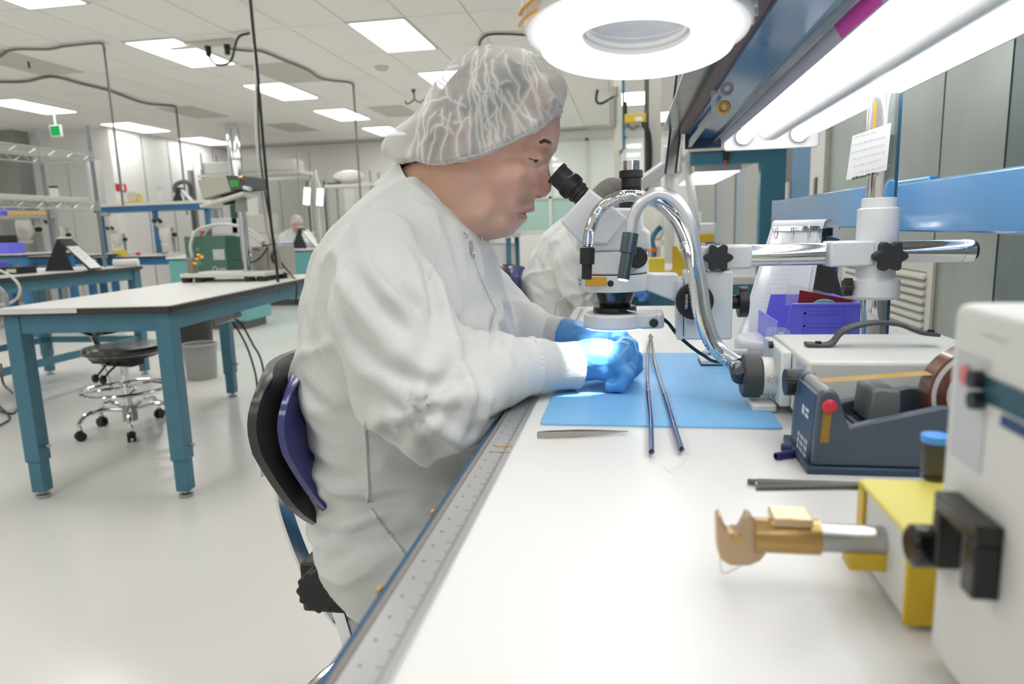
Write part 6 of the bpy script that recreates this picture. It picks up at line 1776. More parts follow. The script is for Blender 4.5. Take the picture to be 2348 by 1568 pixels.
    for k in range(5):
        a = 2 * math.pi * k / 5 + 0.5
        d = Vector((math.cos(a), math.sin(a), 0))
        MB().tube(bez([d * 0.03 + Vector((0, 0, 0.13)), d * 0.14 + Vector((0, 0, 0.155)), d * 0.225 + Vector((0, 0, 0.14)), d * 0.265 + Vector((0, 0, 0.10)), d * 0.268 + Vector((0, 0, 0.062))], 20), 0.0125).build('base_leg', chrome, c, **L)
        t = Vector((-d.y, d.x, 0))
        cc = d * 0.268
        cs_ = MB()
        for s in (-1, 1):
            cs_.cyl(cc + t * (s * 0.008) + Vector((0, 0, 0.027)), cc + t * (s * 0.022) + Vector((0, 0, 0.027)), 0.027, n=18)
        cs_.box(-0.012, 0.012, -0.01, 0.01, 0.02, 0.062, Matrix.Translation(cc) @ Matrix.Rotation(a, 4, 'Z'))
        cs_.build('caster', black_plastic, c, **L)
    return c
blue_vinyl = mat('navy_vinyl', (58, 62, 126), 0.25, coat=0.3)
grey_shell = mat('charcoal_shell', (58, 57, 56), 0.3)
black_vinyl = mat('black_vinyl', (50, 50, 50), 0.25, coat=0.3)
MAINCHAIR = make_chair('task_chair', 'chrome task chair with navy backrest that the man sits on', (-0.40, HY, 0), 0.0, 0.462, blue_vinyl, blue_vinyl, grey_shell, 0.22, seat_r=0.175, seat_dx=0.085)
make_chair('task_chair', 'empty black task chair with chrome foot ring under the teal table', (-2.93, 3.5, 0), math.radians(-8), 0.52, black_vinyl, black_vinyl, black_vinyl, 0.255, back_h=0.2, back_z=0.05, knob=(-0.13, -0.09, -0.055))
# ================================================================== LEFT SIDE: TABLES
def blue_table(name, label, loc, rz, w, l, zt, paint, extra_rail=False):
    t = thing(name, label, 'table', loc, rz)
    L = dict(world=False)
    Mt = Matrix.Translation((-w / 2, l / 2, 0))
    MB().prism(rrect(w, l, 0.02), zt - 0.004, zt, Mt).build('tabletop', laminate, t, **L)
    MB().prism(rrect(w + 0.004, l + 0.004, 0.022), zt - 0.032, zt - 0.0042, Mt).build('edge_band', edge_black, t, bevel=0.004, **L)
    for a, b, c, d in ((-w + 0.09, -0.09, 0.03, 0.06), (-w + 0.09, -0.09, l - 0.06, l - 0.03)):
        MB().box(a, b, c, d, zt - 0.11, zt - 0.033).build('apron', paint, t, bevel=0.002, **L)
    for x in (-w + 0.03, -0.06):
        MB().box(x, x + 0.03, 0.1, l - 0.1, zt - 0.11, zt - 0.033).build('apron', paint, t, bevel=0.002, **L)
    for x in (-w + 0.02, -0.09):
        for y in (0.025, l - 0.095):
            MB().box(x, x + 0.07, y, y + 0.07, 0.17, zt - 0.033).build('leg', paint, t, bevel=0.004, **L)
            MB().box(x + 0.006, x + 0.064, y + 0.006, y + 0.064, 0.03, 0.17).build('leg_extension', paint, t, bevel=0.003, **L)
            MB().lathe([(0.027, 0), (0.03, 0.004), (0.03, 0.014), (0.012, 0.017), (0.012, 0.03)], (x + 0.035, y + 0.035, 0)).build('foot', steel, t, **L)
            MB().cyl((x + 0.07, y + 0.035, 0.235), (x + 0.092, y + 0.035, 0.235), 0.006).cyl((x + 0.088, y + 0.035, 0.235), (x + 0.096, y + 0.035, 0.235), 0.011, n=6).build('leg_bolt', steel, t, **L)
    if extra_rail:
        MB().box(-w + 0.09, -0.09, l - 0.075, l - 0.045, 0.28, 0.33).build('stretcher', paint, t, **L)
        for x in (-0.07, -w + 0.04):
            MB().box(x, x + 0.03, 0.095, l - 0.096, 0.28, 0.33).build('stretcher', paint, t, **L)
    return t
T1 = blue_table('work_table', 'teal steel-legged table with white top carrying the green control box', (-1.863, 2.52, 0), math.radians(6.2), 0.77, 1.95, 0.85, teal_paint)
MB().box(-0.772, -0.40, -0.0035, -0.0022, 0.828, 0.85).build('peeled_edge_strip', white_plastic, T1, world=False, smooth=0)
T2 = blue_table('work_table', 'blue steel-legged table with white top carrying the wire rack and flip easel', (-3.90, 3.1, 0), math.radians(2), 1.0, 2.0, 0.91, teal_paint, True)

ZT1, ZT2 = 0.85, 0.91
# ---- welding-like stand: base plate, chrome column, tilted readout
st = thing('readout_stand', 'white base plate with chrome column holding a tilted readout with green screen', 'stand', (-2.4, 3.9, ZT1))
pl0, pl1 = onZ(430, 650, ZT1 + 0.0), onZ(612, 645, ZT1)
Y0p = 3.80
B(-2.72, -2.15, Y0p, Y0p + 0.30, ZT1 + 0.03, ZT1 + 0.055).build('base_plate', cream_paint, st, bevel=0.004)
for x in (-2.69, -2.60, -2.27, -2.18):
    for y in ((Y0p + 0.03,) if x not in (-2.69, -2.18) else (Y0p + 0.03, Y0p + 0.26)):
        MB().cyl((x, y, ZT1), (x, y, ZT1 + 0.0302), 0.03, 0.034, n=14).build('rubber_foot', soft_black, st)
colb = onY(566, 632, Y0p + 0.12); colt = onY(556, 478, Y0p + 0.12)
cx_ = (colb.x + colt.x) / 2
MB().cyl((cx_, Y0p + 0.12, ZT1 + 0.055), (cx_, Y0p + 0.12, colt.z), 0.025, n=20).build('column', chrome, st)
MB().cyl((cx_, Y0p + 0.12, colt.z - 0.02), (cx_, Y0p + 0.12, colt.z + 0.06), 0.036, n=20).build('column_clamp', grey_paint, st)
hb_ = onY(525, 458, Y0p + 0.12)
MB().box(hb_.x - 0.03, cx_, Y0p + 0.09, Y0p + 0.15, hb_.z - 0.03, hb_.z + 0.04).build('pivot_head', black_plastic, st, bevel=0.006)
tr_ = [onY(x, y, Y0p + 0.10) for x, y in ((470, 475), (575, 450), (580, 443), (540, 447), (474, 470))]
MB().bar(onY(480, 474, Y0p + 0.12), onY(578, 444, Y0p + 0.12), 0.2, 0.02, up=(0, 0, 1)).build('support_tray', cream_paint, st, bevel=0.003)
a, b = onY(462, 434, Y0p + 0.10), onY(556, 420, Y0p + 0.10)
ro = MB()
p = [onY(x, y, Y0p + 0.03) for x, y in ((452, 412), (520, 402), (530, 438), (464, 456))]
q = [v + Vector((0.02, 0.22, 0.0)) for v in p]
ro.add(p + q, [(3, 2, 1, 0), (4, 5, 6, 7), (0, 1, 5, 4), (1, 2, 6, 5), (2, 3, 7, 6), (3, 0, 4, 7)]).build('readout_case', beige_paint, st, smooth=0, bevel=0.004)
p2 = [onY(x, y, Y0p + 0.03) for x, y in ((518, 402), (556, 404), (564, 432), (529, 437))]
q2 = [v + Vector((0.02, 0.22, 0.0)) for v in p2]
ro2 = MB().add(p2 + q2, [(3, 2, 1, 0), (4, 5, 6, 7), (0, 1, 5, 4), (1, 2, 6, 5), (2, 3, 7, 6), (3, 0, 4, 7)]).build('readout_front', dark_grey, st, smooth=0)
p3 = [onY(x, y, Y0p + 0.0285) for x, y in ((526, 413), (546, 412), (548, 427), (529, 429))]
MB().add(p3 + [v + Vector((0, 0.001, 0)) for v in p3], [(3, 2, 1, 0), (4, 5, 6, 7), (0, 1, 5, 4), (1, 2, 6, 5), (2, 3, 7, 6), (3, 0, 4, 7)]).build('green_screen', mat('green_lcd', (60, 150, 70), 0.3, emit=0.35), st, smooth=0)
MB().cyl(onY(550, 408, Y0p + 0.03), onY(560, 407, Y0p + 0.0), 0.012).build('brass_connector', mat('brass', (176, 132, 70), 0.28, 0.9), st)
MB().cyl(onY(560, 430, Y0p + 0.03), onY(574, 434, Y0p + 0.0), 0.012).build('white_connector', white_plastic, st)
pp = onY(442, 612, Y0p + 0.06)
B(pp.x - 0.02, pp.x + 0.022, Y0p + 0.03, Y0p + 0.08, ZT1 + 0.055, onY(442, 592, Y0p + 0.05).z).build('work_post', mat('brown_grey_post', (140, 130, 118), 0.45), st, bevel=0.003)
for k, (x, y) in enumerate(((455, 585), (462, 590), (452, 594), (428, 638), (447, 604))):
    q = onY(x, y, Y0p + 0.02)
    MB().sphere(q, 0.012, 8, 6, (1.3, 1, 0.8)).build('brass_fitting', mat('bright_brass', (228, 170, 60), 0.25, 0.8), st)
# ---- green control box
GY = 4.33
g0, g1 = onY(421, 542, GY), onY(537, 634, GY)
gx1 = onY(521, 600, GY).x
gb_ = thing('control_box', 'square green enamel control box with white label on the teal table', 'control box', ((g0.x + g1.x) / 2, GY, ZT1))
B(g0.x, gx1, GY, GY + 0.14, ZT1, g0.z).build('case', green_paint, gb_, bevel=0.004)
B(gx1 + 0.0005, g1.x, GY + 0.002, GY + 0.14, ZT1, g0.z - 0.01).build('side_panel', dark_green, gb_, bevel=0.003)
a, b = onY(488, 572, GY), onY(516, 595, GY)
B(a.x, b.x, GY - 0.002, GY - 0.0002, b.z, a.z).build('white_label', mat('label_white', (206, 212, 206), 0.5), gb_, smooth=0)
lm = MB()
for k in range(4):
    z = a.z - 0.012 - 0.014 * k
    lm.box(a.x + 0.05 * (k < 3), b.x - 0.008 - 0.012 * (k % 2), GY - 0.0026, GY - 0.002, z - 0.003, z)
lm.build('label_print', mat('faint_print', (150, 152, 152), 0.6), gb_, smooth=0)
q = onY(493, 617, GY - 0.001)
MB().torus((q.x, GY - 0.001, q.z), 0.016, 0.003, (0, 1, 0), 20, 6).build('logo_ring', mat('logo_white', (220, 220, 224), 0.5), gb_)
MB().sphere((q.x + 0.004, GY - 0.001, q.z + 0.002), 0.006, 8, 6, (1, 0.3, 1)).build('logo_dot', red_plastic, gb_)
lt = MB()
for k in range(4):
    lt.box(q.x + 0.028 + k * 0.014, q.x + 0.039 + k * 0.014, GY - 0.0016, GY - 0.0002, q.z - 0.009, q.z + 0.007)
lt.build('logo_lettering', mat('logo_grey', (176, 186, 180), 0.5), gb_, smooth=0)
for k in range(6):
    a_ = k * math.pi / 3
    q = onY(447, 588, GY - 0.002)
    MB().torus((q.x + 0.055 * math.cos(a_), GY - 0.002, q.z + 0.055 * math.sin(a_)), 0.010, 0.003, (0, 1, 0), 12, 5).build('port_ring', mat('port_pale', (150, 190, 172), 0.5), gb_)
pts = [onY(441, 590, GY - 0.06), onY(437, 560, GY - 0.06), onY(450, 530, GY - 0.03), onY(480, 518, GY), onY(515, 514, GY - 0.02), onY(560, 522, GY - 0.1), onY(590, 540, GY - 0.18), onY(604, 556, GY - 0.24)]
tag(MB().tube(bez(pts, 50), 0.011, 8).build('white_hose', cable_white), 'white hose arching from the green control box to the grey power unit', 'hose')
pts = [onY(468, 541, GY + 0.05), onY(480, 523, GY + 0.05), onY(505, 514, GY + 0.05), onY(545, 518, GY), onY(585, 545, GY - 0.12), onY(600, 558, GY - 0.2)]
tag(MB().tube(bez(pts, 40), 0.008, 8).build('white_hose', cable_white), 'thinner white hose arching behind the chrome column', 'hose')
# ---- grey power unit with a coil of black cable
UY = 4.04
u0, u1 = onY(574, 566, UY), onY(646, 638, UY)
pu = thing('power_unit', 'grey metal power unit with coiled black cable hung on its front', 'power unit', ((u0.x + u1.x) / 2, UY, ZT1))
um = onY(614, 600, UY).x
B(u0.x, um, UY, UY + 0.2, ZT1 + 0.01, u0.z).build('case', mat('unit_grey', (168, 164, 154), 0.4), pu, bevel=0.004)
B(um + 0.0005, u1.x, UY + 0.01, UY + 0.2, ZT1 + 0.01, onY(640, 562, UY).z).build('side_module', beige_paint, pu, bevel=0.004)
for x in (u0.x + 0.02, um - 0.02, u1.x - 0.02):
    MB().cyl((x, UY + 0.03, ZT1), (x, UY + 0.03, ZT1 + 0.0105), 0.012).build('foot', soft_black, pu)
B(onY(594, 560, UY).x, onY(612, 560, UY).x, UY + 0.03, UY + 0.15, u0.z, u0.z + 0.012).build('top_plate', mat('dark_plum', (66, 52, 60), 0.5), pu, smooth=0)
cc = onY(629, 588, UY - 0.02)
for k in range(4):
    MB().torus(cc + Vector((0.004 * k, -0.008 * k, 0)), 0.085, 0.009, (1, 0.35, 0), 30, 7, 1.0, 0.42).build('cable_coil', cable_black, pu)
for x, y in ((584, 572), (591, 572), (588, 628), (594, 628)):
    q = onY(x, y, UY)
    MB().cyl((q.x, UY, q.z), (q.x, UY - 0.004, q.z), 0.006, n=8).build('screw', dark_grey, pu)
for x, y in ((618, 629), (649, 625)):
    q = onY(x, y, UY)
    MB().cyl((q.x, UY + 0.008, q.z), (q.x, UY - 0.02, q.z), 0.014, n=10).build('connector', black_plastic, pu)
pts = [onY(538, 596, GY - 0.01), onY(550, 597, GY - 0.1), onY(572, 603, UY - 0.03), onY(595, 592, UY - 0.03), onY(611, 572, UY - 0.02), onY(614, 566, UY - 0.01)]
tag(MB().tube(bez(pts, 40), 0.005, 7).build('signal_lead', cable_black), 'thin dark lead looping from the green control box to the grey power unit', 'lead')
# ---- black mains cord hanging from the ceiling past the table edge
CX, CY = onY(634, 652, 3.72).x, 3.72
top = Vector((onY(574, 0, CY).x, CY, ZC))
pts = [top, onY(574, 0, CY), onY(590, 160, CY), onY(603, 320, CY), onY(620, 500, CY), onY(634, 610, CY), onY(638, 660, CY), onY(633, 684, CY - 0.02), onY(612, 695, CY + 0.02)]
tag(MB().tube(bez(pts, 60), 0.0085, 8).build('hanging_cable', cable_black), 'thick black cord hanging from the ceiling down past the teal table edge', 'cord')
CY2 = 4.1
pts = [Vector((onY(583, 60, CY2).x, CY2, ZC)), onY(584, 100, CY2), onY(588, 300, CY2), onY(598, 420, CY2), onY(612, 520, CY2), onY(622, 560, CY2 + 0.02)]
tag(MB().tube(bez(pts, 40), 0.010, 8).build('hanging_cable', cable_white), 'white cord hanging from the ceiling to the grey power unit', 'cord')
pts = [onY(590, 200, CY2 - 0.03), onY(597, 360, CY2 - 0.03), onY(618, 500, CY2 - 0.03), onY(640, 590, CY2 - 0.04), onY(668, 630, CY2 - 0.06), onY(680, 650, CY2 - 0.2), onY(678, 700, CY2 - 0.25)]
tag(MB().tube(bez(pts, 40), 0.005, 7).build('hanging_cable', cable_black), 'thin black cord hanging beside the white cord and trailing off the table', 'cord')
# box slung under the table with two leads
q = onY(520, 722, 3.9)
ub = thing('underslung_box', 'grey metal box slung under the teal table with two black leads', 'box', q)
MB().box(-0.07, 0.07, -0.05, 0.05, -0.04, 0.04, Matrix.Translation(q) @ Matrix.Rotation(math.radians(-18), 4, 'Y')).build('case', grey_paint, ub, bevel=0.003)
MB().box(-0.078, -0.0705, -0.045, 0.045, -0.035, 0.035, Matrix.Translation(q) @ Matrix.Rotation(math.radians(-18), 4, 'Y')).build('end_panel', mat('dark_brown_panel', (92, 80, 78), 0.5), ub, smooth=0)
MB().bar(q + Vector((0, 0, 0.04)), Vector((q.x, q.y, ZT1 - 0.034)), 0.02, 0.02).build('hanger', steel, ub, smooth=0)
for k, pix in enumerate((((537, 730), (555, 745), (580, 790), (600, 830)), ((533, 740), (548, 760), (568, 800), (584, 850)))):
    pts = [onY(x, y, 3.9 - 0.02 * k) for x, y in pix] + [Vector((onY(*pix[-1], 3.9).x + 0.05, 3.9, 0.01)), Vector((onY(*pix[-1], 3.9).x + 0.3, 3.95, 0.008))]
    MB().tube(bez(pts, 36), 0.006, 7).build('lead', cable_black, ub)
# floor cable and hoses at the far left
pts = [onZ(0, 835, 0.3), onZ(-6, 870, 0.15), onZ(30, 905, 0.006), onZ(42, 925, 0.006), onZ(20, 945, 0.006), onZ(-6, 935, 0.006), onZ(20, 955, 0.006), onZ(2, 972, 0.006), onZ(-30, 985, 0.006)]
pts = [onY(2, 835, 2.9), onY(8, 880, 2.9)] + [onZ(x, y, 0.007) for x, y in ((28, 900), (42, 925), (30, 948), (-8, 938), (-10, 925), (22, 955), (5, 972), (-40, 990))]
tag(MB().tube(bez(pts, 60), 0.006, 7).build('floor_cable', cable_black), 'thin black cable looped on the floor beside the teal table', 'cable')
pts = [onY(-20, 650, 2.75), onY(5, 668, 2.75), onY(16, 700, 2.75), onY(8, 740, 2.75), onY(-15, 760, 2.75), onY(-40, 768, 2.75)]
tag(MB().tube(bez(pts, 40), 0.011, 8).build('grey_hose', grey_paint), 'thick grey hose looping beside the teal table corner', 'hose')
pts = [onY(-20, 612, 3.6), onY(20, 630, 3.6), onY(44, 655, 3.6), onY(42, 680, 3.6), onY(20, 695, 3.6), onY(-20, 700, 3.6)]
tag(MB().tube(bez(pts, 40), 0.008, 8).build('cream_hose', cable_white), 'cream hose drooping over the edge of the table with the wire rack', 'hose')

# ---- wire rack on the second table
rk = thing('wire_rack', 'zinc wire rack with two shelves standing on the blue table', 'rack', (-4.42, 4.3, ZT2))
wire = mat('zinc_wire', (186, 190, 186), 0.35, 0.7)
pxs = (-4.2, -4.66)
pys = (3.45, 4.95)
for x in pxs:
    for y in pys:
        MB().cyl((x, y, ZT2), (x, y, 2.02), 0.0155, n=12).build('post', mat('post_grey', (150, 158, 162), 0.3, 0.8), rk)
for z in (1.80, 1.42):
    for x in pxs:
        m_ = MB().tube([(x, pys[0], z), (x, pys[1], z)], 0.0055, 6).tube([(x, pys[0], z - 0.05), (x, pys[1], z - 0.05)], 0.0055, 6)
        nn = 18
        zig = []
        for i in range(nn + 1):
            zig.append((x, pys[0] + (pys[1] - pys[0]) * i / nn, z - (0.05 if i % 2 else 0.0)))
        m_.tube(zig, 0.004, 5)
        m_.build('truss_edge', wire, rk)
    for y in pys:
        MB().tube([(pxs[0], y, z), (pxs[1], y, z)], 0.0055, 6).tube([(pxs[0], y, z - 0.05), (pxs[1], y, z - 0.05)], 0.0055, 6).build('end_edge', wire, rk)
        for x in pxs:
            MB().cyl((x, y, z - 0.06), (x, y, z + 0.02), 0.021, n=12).build('shelf_collar', wire, rk)
    dm = MB()
    for i in range(26):
        y = pys[0] + (pys[1] - pys[0]) * (i + 0.5) / 26
        dm.tube([(pxs[0], y, z + 0.004), (pxs[1], y, z + 0.004)], 0.0028, 5)
    for t in (0.25, 0.5, 0.75):
        x = pxs[0] + (pxs[1] - pxs[0]) * t
        dm.tube([(x, pys[0], z), (x, pys[1], z)], 0.004, 5)
    dm.build('wire_deck', wire, rk)
tag(B(-4.62, -4.24, 3.5, 4.92, 1.428, 1.46).build('shelf_liner', mat('liner_white', (214, 214, 208), 0.5), bevel=0.004), 'white liner tray on the lower shelf of the wire rack', 'tray')
q = onY(150, 438, 4.7)
sc_ = thing('small_canister', 'small white canister with black lid on the wire rack liner', 'canister', (-4.35, 4.7, 1.46))
MB().cyl((-4.35, 4.7, 1.46), (-4.35, 4.7, 1.53), 0.03).build('can', white_plastic, sc_)
MB().cyl((-4.35, 4.7, 1.53), (-4.35, 4.7, 1.545), 0.031).build('lid', black_plastic, sc_)

def easel(name, label, base_px, zt, Yb, wpx, hpx, flip=1):
    """A-frame flip easel: black back board, white page board leaning on it"""
    p = onY(base_px[0], base_px[1], Yb)
    w, h = wpx, hpx
    e = thing(name, label, 'easel', (p.x, Yb, zt))
    x0 = p.x
    # black leg board (left) and white page (right), hinge at the top
    top = Vector((x0 + w * 0.38, Yb, zt + h))
    d = Vector((0, h * 0.55, 0))
    def board(bottom, nm, m, th):
        a, b, c, dd = bottom, bottom + d, top + d, top
        nrm = (b - a).cross(dd - a).normalized() * th
        return MB().add([a, b, c, dd, a + nrm, b + nrm, c + nrm, dd + nrm], [(3, 2, 1, 0), (4, 5, 6, 7), (0, 1, 5, 4), (1, 2, 6, 5), (2, 3, 7, 6), (3, 0, 4, 7)]).build(nm, m, e, smooth=0)
    board(Vector((x0, Yb, zt)), 'back_board', mat('easel_black', (44, 46, 48), 0.5), 0.004)
    board(Vector((x0 + w, Yb, zt)), 'page_board', mat('easel_black', (44, 46, 48), 0.5), 0.004)
    a = Vector((x0 + w + 0.006, Yb + 0.01, zt + 0.012)); tp = top + Vector((0.006, 0.01, -0.012)); dd2 = d - Vector((0, 0.02, 0))
    MB().add([a, a + dd2, tp + dd2, tp, a + Vector((0.003, 0, 0.003)), a + dd2 + Vector((0.003, 0, 0.003)), tp + dd2 + Vector((0.003, 0, 0.003)), tp + Vector((0.003, 0, 0.003))], [(3, 2, 1, 0), (4, 5, 6, 7), (0, 1, 5, 4), (1, 2, 6, 5), (2, 3, 7, 6), (3, 0, 4, 7)]).build('page', paper, e, smooth=0)
    # triangular side web facing the viewer
    MB().add([(x0 + 0.004, Yb + 0.002, zt), (x0 + w * 0.66, Yb + 0.002, zt), (top.x, Yb + 0.002, top.z), (x0 + 0.004, Yb + 0.006, zt), (x0 + w * 0.66, Yb + 0.006, zt), (top.x, Yb + 0.006, top.z)], [(0, 1, 2), (5, 4, 3), (0, 3, 4, 1), (1, 4, 5, 2), (2, 5, 3, 0)]).build('side_web', mat('easel_black', (44, 46, 48), 0.5), e, smooth=0)
    MB().tube([top + Vector((0, 0.0, 0.004)), top + d + Vector((0, 0, 0.004))], 0.008, 8).build('hinge_spine', white_plastic, e)
    cx0 = (a + tp) / 2 + dd2 / 2 + Vector((0.0065, 0, 0.0065))
    nx = Vector((0, 1, 0)); ny = (tp - a).normalized()
    scribble(MB(), basis(cx0, nx, ny), dd2.length * 0.6, (tp - a).length * 0.5, 4, 4, 0.002, 0.6).build('page_print', mat('faint_text2', (170, 172, 176), 0.6), e, smooth=0)
    return e
easel('flip_easel', 'black and white flip easel on the table with the wire rack', (103, 622), ZT2, 4.45, 0.37, 0.235)
# black tray and blue bin at the table edge
q = onZ(30, 628, ZT2)
bt = thing('black_tray', 'long black tray with labelled end on the table with the wire rack', 'tray', (q.x, q.y, ZT2))
B(q.x - 0.12, q.x + 0.10, q.y - 0.05, q.y + 0.1, ZT2, ZT2 + 0.05).build('tray', black_plastic, bt, bevel=0.004)
B(q.x + 0.0, q.x + 0.08, q.y - 0.052, q.y - 0.0502, ZT2 + 0.012, ZT2 + 0.036).build('end_label', cream_paint, bt, smooth=0)
tag(B(q.x - 0.24, q.x - 0.13, q.y - 0.06, q.y + 0.1, ZT2, ZT2 + 0.09).build('blue_box', blue_bin, bevel=0.006), 'violet-blue plastic box beside the long black tray', 'box')
# rolled white tubes behind the easel
q = onZ(200, 606, ZT2)
tag(MB().cyl((-4.12, 4.95, ZT2 + 0.03), (-3.95, 5.02, ZT2 + 0.03), 0.03).build('paper_roll', paper), 'white paper roll lying beside the flip easel', 'roll')
# black waste bin and grey bin under the second table
for k, (x, y, r, h, m, lab) in enumerate(((-3.4, 4.9, 0.13, 0.28, grey_paint, 'grey waste bin standing on the floor behind the empty black chair'), (-4.35, 6.2, 0.2, 0.55, mat('bin_black', (44, 44, 44), 0.5), 'black waste bin beyond the table with the wire rack'))):
    b_ = thing('waste_bin', lab, 'waste bin', (x, y, 0))
    MB().lathe([(0.0, 0.005), (r * 0.85, 0.0), (r, h), (r * 1.05, h), (r * 1.05, h - 0.02), (r * 0.97, h - 0.02), (r * 0.82, 0.02), (0.0, 0.02)], (x, y, 0), n=28).build('bin_body', m, b_)
    MB().torus((x, y, h), r * 1.03, 0.008).build('rim', m, b_)
# ================================================================== FAR LEFT: BENCHES, INSTRUMENTS
def far_microscope(label, x, y, z, s=1.0, rz=0.0, group=None):
    m = thing('bench_microscope', label, 'microscope', (x, y, z), rz, group)
    L = dict(world=False)
    w = cream_paint
    MB().box(-0.10 * s, 0.10 * s, -0.02, 0.22 * s, 0, 0.025).build('base', w, m, bevel=0.006, **L)
    MB().cyl((0, 0.17 * s, 0.025), (0, 0.17 * s, 0.30 * s), 0.018 * s).build('pillar', grey_paint, m, **L)
    MB().box(-0.035 * s, 0.035 * s, 0.02 * s, 0.19 * s, 0.19 * s, 0.25 * s).build('focus_arm', w, m, bevel=0.006, **L)
    MB().lathe([(0.03 * s, 0.13 * s), (0.055 * s, 0.17 * s), (0.06 * s, 0.26 * s), (0.05 * s, 0.31 * s)], (0, 0.03 * s, 0)).build('body', w, m, **L)
    for k in (-1, 1):
        MB().cyl((k * 0.03 * s, 0.03 * s, 0.29 * s), (k * 0.035 * s, -0.06 * s, 0.36 * s), 0.022 * s).build('eyetube', w, m, **L)
        MB().cyl((k * 0.035 * s, -0.06 * s, 0.36 * s), (k * 0.037 * s, -0.09 * s, 0.385 * s), 0.02 * s).build('eyepiece', black_plastic, m, **L)
        MB().cyl((k * 0.036 * s, 0.12 * s, 0.22 * s), (k * 0.07 * s, 0.12 * s, 0.22 * s), 0.024 * s).build('focus_knob', black_plastic, m, **L)
    MB().cyl((0, 0.03 * s, 0.105 * s), (0, 0.03 * s, 0.13 * s), 0.05 * s).build('ring_light', w, m, **L)
    MB().cyl((0, 0.0, 0.025), (0, 0.0, 0.03), 0.04 * s).build('stage_disc', black_plastic, m, **L)
    return m
def far_bench(name, label, x0, x1, y0, y1, zt, paint, shelf_z=None, sx0=None, sx1=None):
    b = thing(name, label, 'workbench', ((x0 + x1) / 2, y0, 0))
    B(x0, x1, y0, y1, zt - 0.012, zt).build('worktop', laminate, b, smooth=0)
    B(x0 - 0.002, x1 + 0.002, y0 - 0.002, y1, zt - 0.035, zt - 0.0122).build('edge_band', edge_black, b, smooth=0)
    B(x0 + 0.04, x1 - 0.04, y0 + 0.02, y0 + 0.05, zt - 0.13, zt - 0.036).build('apron', paint, b, smooth=0)
    for x in (x0 + 0.02, x1 - 0.09):
        for y in (y0 + 0.015, y1 - 0.09):
            B(x, x + 0.07, y, y + 0.07, 0, zt - 0.036).build('leg', paint, b, smooth=0)
    if shelf_z:
        a, c = (x0 if sx0 is None else sx0), (x1 if sx1 is None else sx1)
        for x in (a + 0.02, (a + c) / 2, c - 0.08):
            B(x, x + 0.055, y1 - 0.30, y1 - 0.24, zt, shelf_z - 0.121).build('upright', paint, b, smooth=0)
        B(a, c, y1 - 0.34, y1, shelf_z - 0.12, shelf_z - 0.04).build('shelf_beam', paint, b, smooth=0)
        B(a, c, y1 - 0.36, y1, shelf_z - 0.04, shelf_z).build('shelf_board', laminate, b, smooth=0)
    return b
BY3 = 8.55
xa, xb_ = onY(215, 590, BY3).x, onY(440, 580, BY3).x
far_bench('workbench', 'blue workbench with raised white shelf and two white microscopes in front of the white wall', xa, xb_ + 0.3, BY3, BY3 + 0.8, 0.90, blue_paint, onY(300, 466, BY3 + 0.5).z, onY(218, 470, BY3 + 0.5).x, onY(478, 470, BY3 + 0.5).x)
SZ3 = onY(300, 466, BY3 + 0.5).z
q = onY(275, 560, BY3 + 0.2); far_microscope('white microscope beside the yellow box on the blue far bench', q.x, BY3 + 0.12, 0.90, 1.05)
q = onY(385, 560, BY3 + 0.2); far_microscope('white microscope near the folders on the blue far bench', q.x, BY3 + 0.12, 0.90, 1.25)
q = onY(273, 575, BY3 + 0.05)
tag(B(q.x - 0.08, q.x + 0.08, BY3 + 0.0, BY3 + 0.1, 0.90, 0.985).build('yellow_box', yellow_plastic, bevel=0.004), 'yellow box on the blue far bench', 'box')
q = onY(318, 576, BY3 + 0.1)
tag(MB().sphere((q.x, BY3 + 0.08, 0.925), 0.03, 12, 8, (1.3, 1, 0.8)).build('red_stopper', red_plastic), 'small red stopper lying on the blue far bench', 'stopper')
# folders on the bench
for k, (px, m, w, lab) in enumerate(((447, white_plastic, 0.05, 'tall white folder standing among folders on the blue far bench'), (458, grey_paint, 0.06, 'grey folder standing among folders on the blue far bench'), (468, red_plastic, 0.03, 'slim red folder standing among folders on the blue far bench'), (474, dark_grey, 0.05, 'dark grey folder at the end of the folders on the blue far bench'))):
    q = onY(px, 560, BY3 + 0.3)
    tag(B(q.x - w / 2, q.x + w / 2, BY3 + 0.28, BY3 + 0.42, 0.90, 1.22).build('folder', m, bevel=0.004), lab, 'folder')
# on top of the raised shelf
SYf = BY3 + 0.6
q = onY(310, 465, SYf)
yt = thing('tape_holder', 'yellow tape holder with cream roll on the raised bench shelf', 'tape holder', (q.x, SYf, SZ3))
B(q.x - 0.14, q.x + 0.14, SYf - 0.05, SYf + 0.05, SZ3, SZ3 + 0.03).build('base', yellow_plastic, yt, bevel=0.006)
MB().cyl((q.x - 0.03, SYf - 0.03, SZ3 + 0.09), (q.x - 0.03, SYf + 0.03, SZ3 + 0.09), 0.08, n=24).build('roll', mat('cream_roll', (232, 220, 196), 0.5), yt)
MB().tube(bez([(q.x + 0.03, SYf, SZ3 + 0.1), (q.x + 0.09, SYf, SZ3 + 0.12), (q.x + 0.12, SYf, SZ3 + 0.03)], 12), 0.018).build('arm', yellow_plastic, yt)
q = onY(366, 462, SYf)
bo = thing('spray_bottle', 'white spray bottle standing on the raised bench shelf', 'bottle', (q.x, SYf, SZ3))
MB().lathe([(0.0, 0), (0.05, 0), (0.055, 0.01), (0.05, 0.1), (0.02, 0.14), (0.015, 0.17), (0.03, 0.19), (0.03, 0.22), (0.0, 0.23)], (q.x, SYf, SZ3)).build('bottle', white_plastic, bo)
MB().bar((q.x, SYf, SZ3 + 0.21), (q.x + 0.09, SYf, SZ3 + 0.2), 0.02, 0.02).build('spray_head', white_plastic, bo)
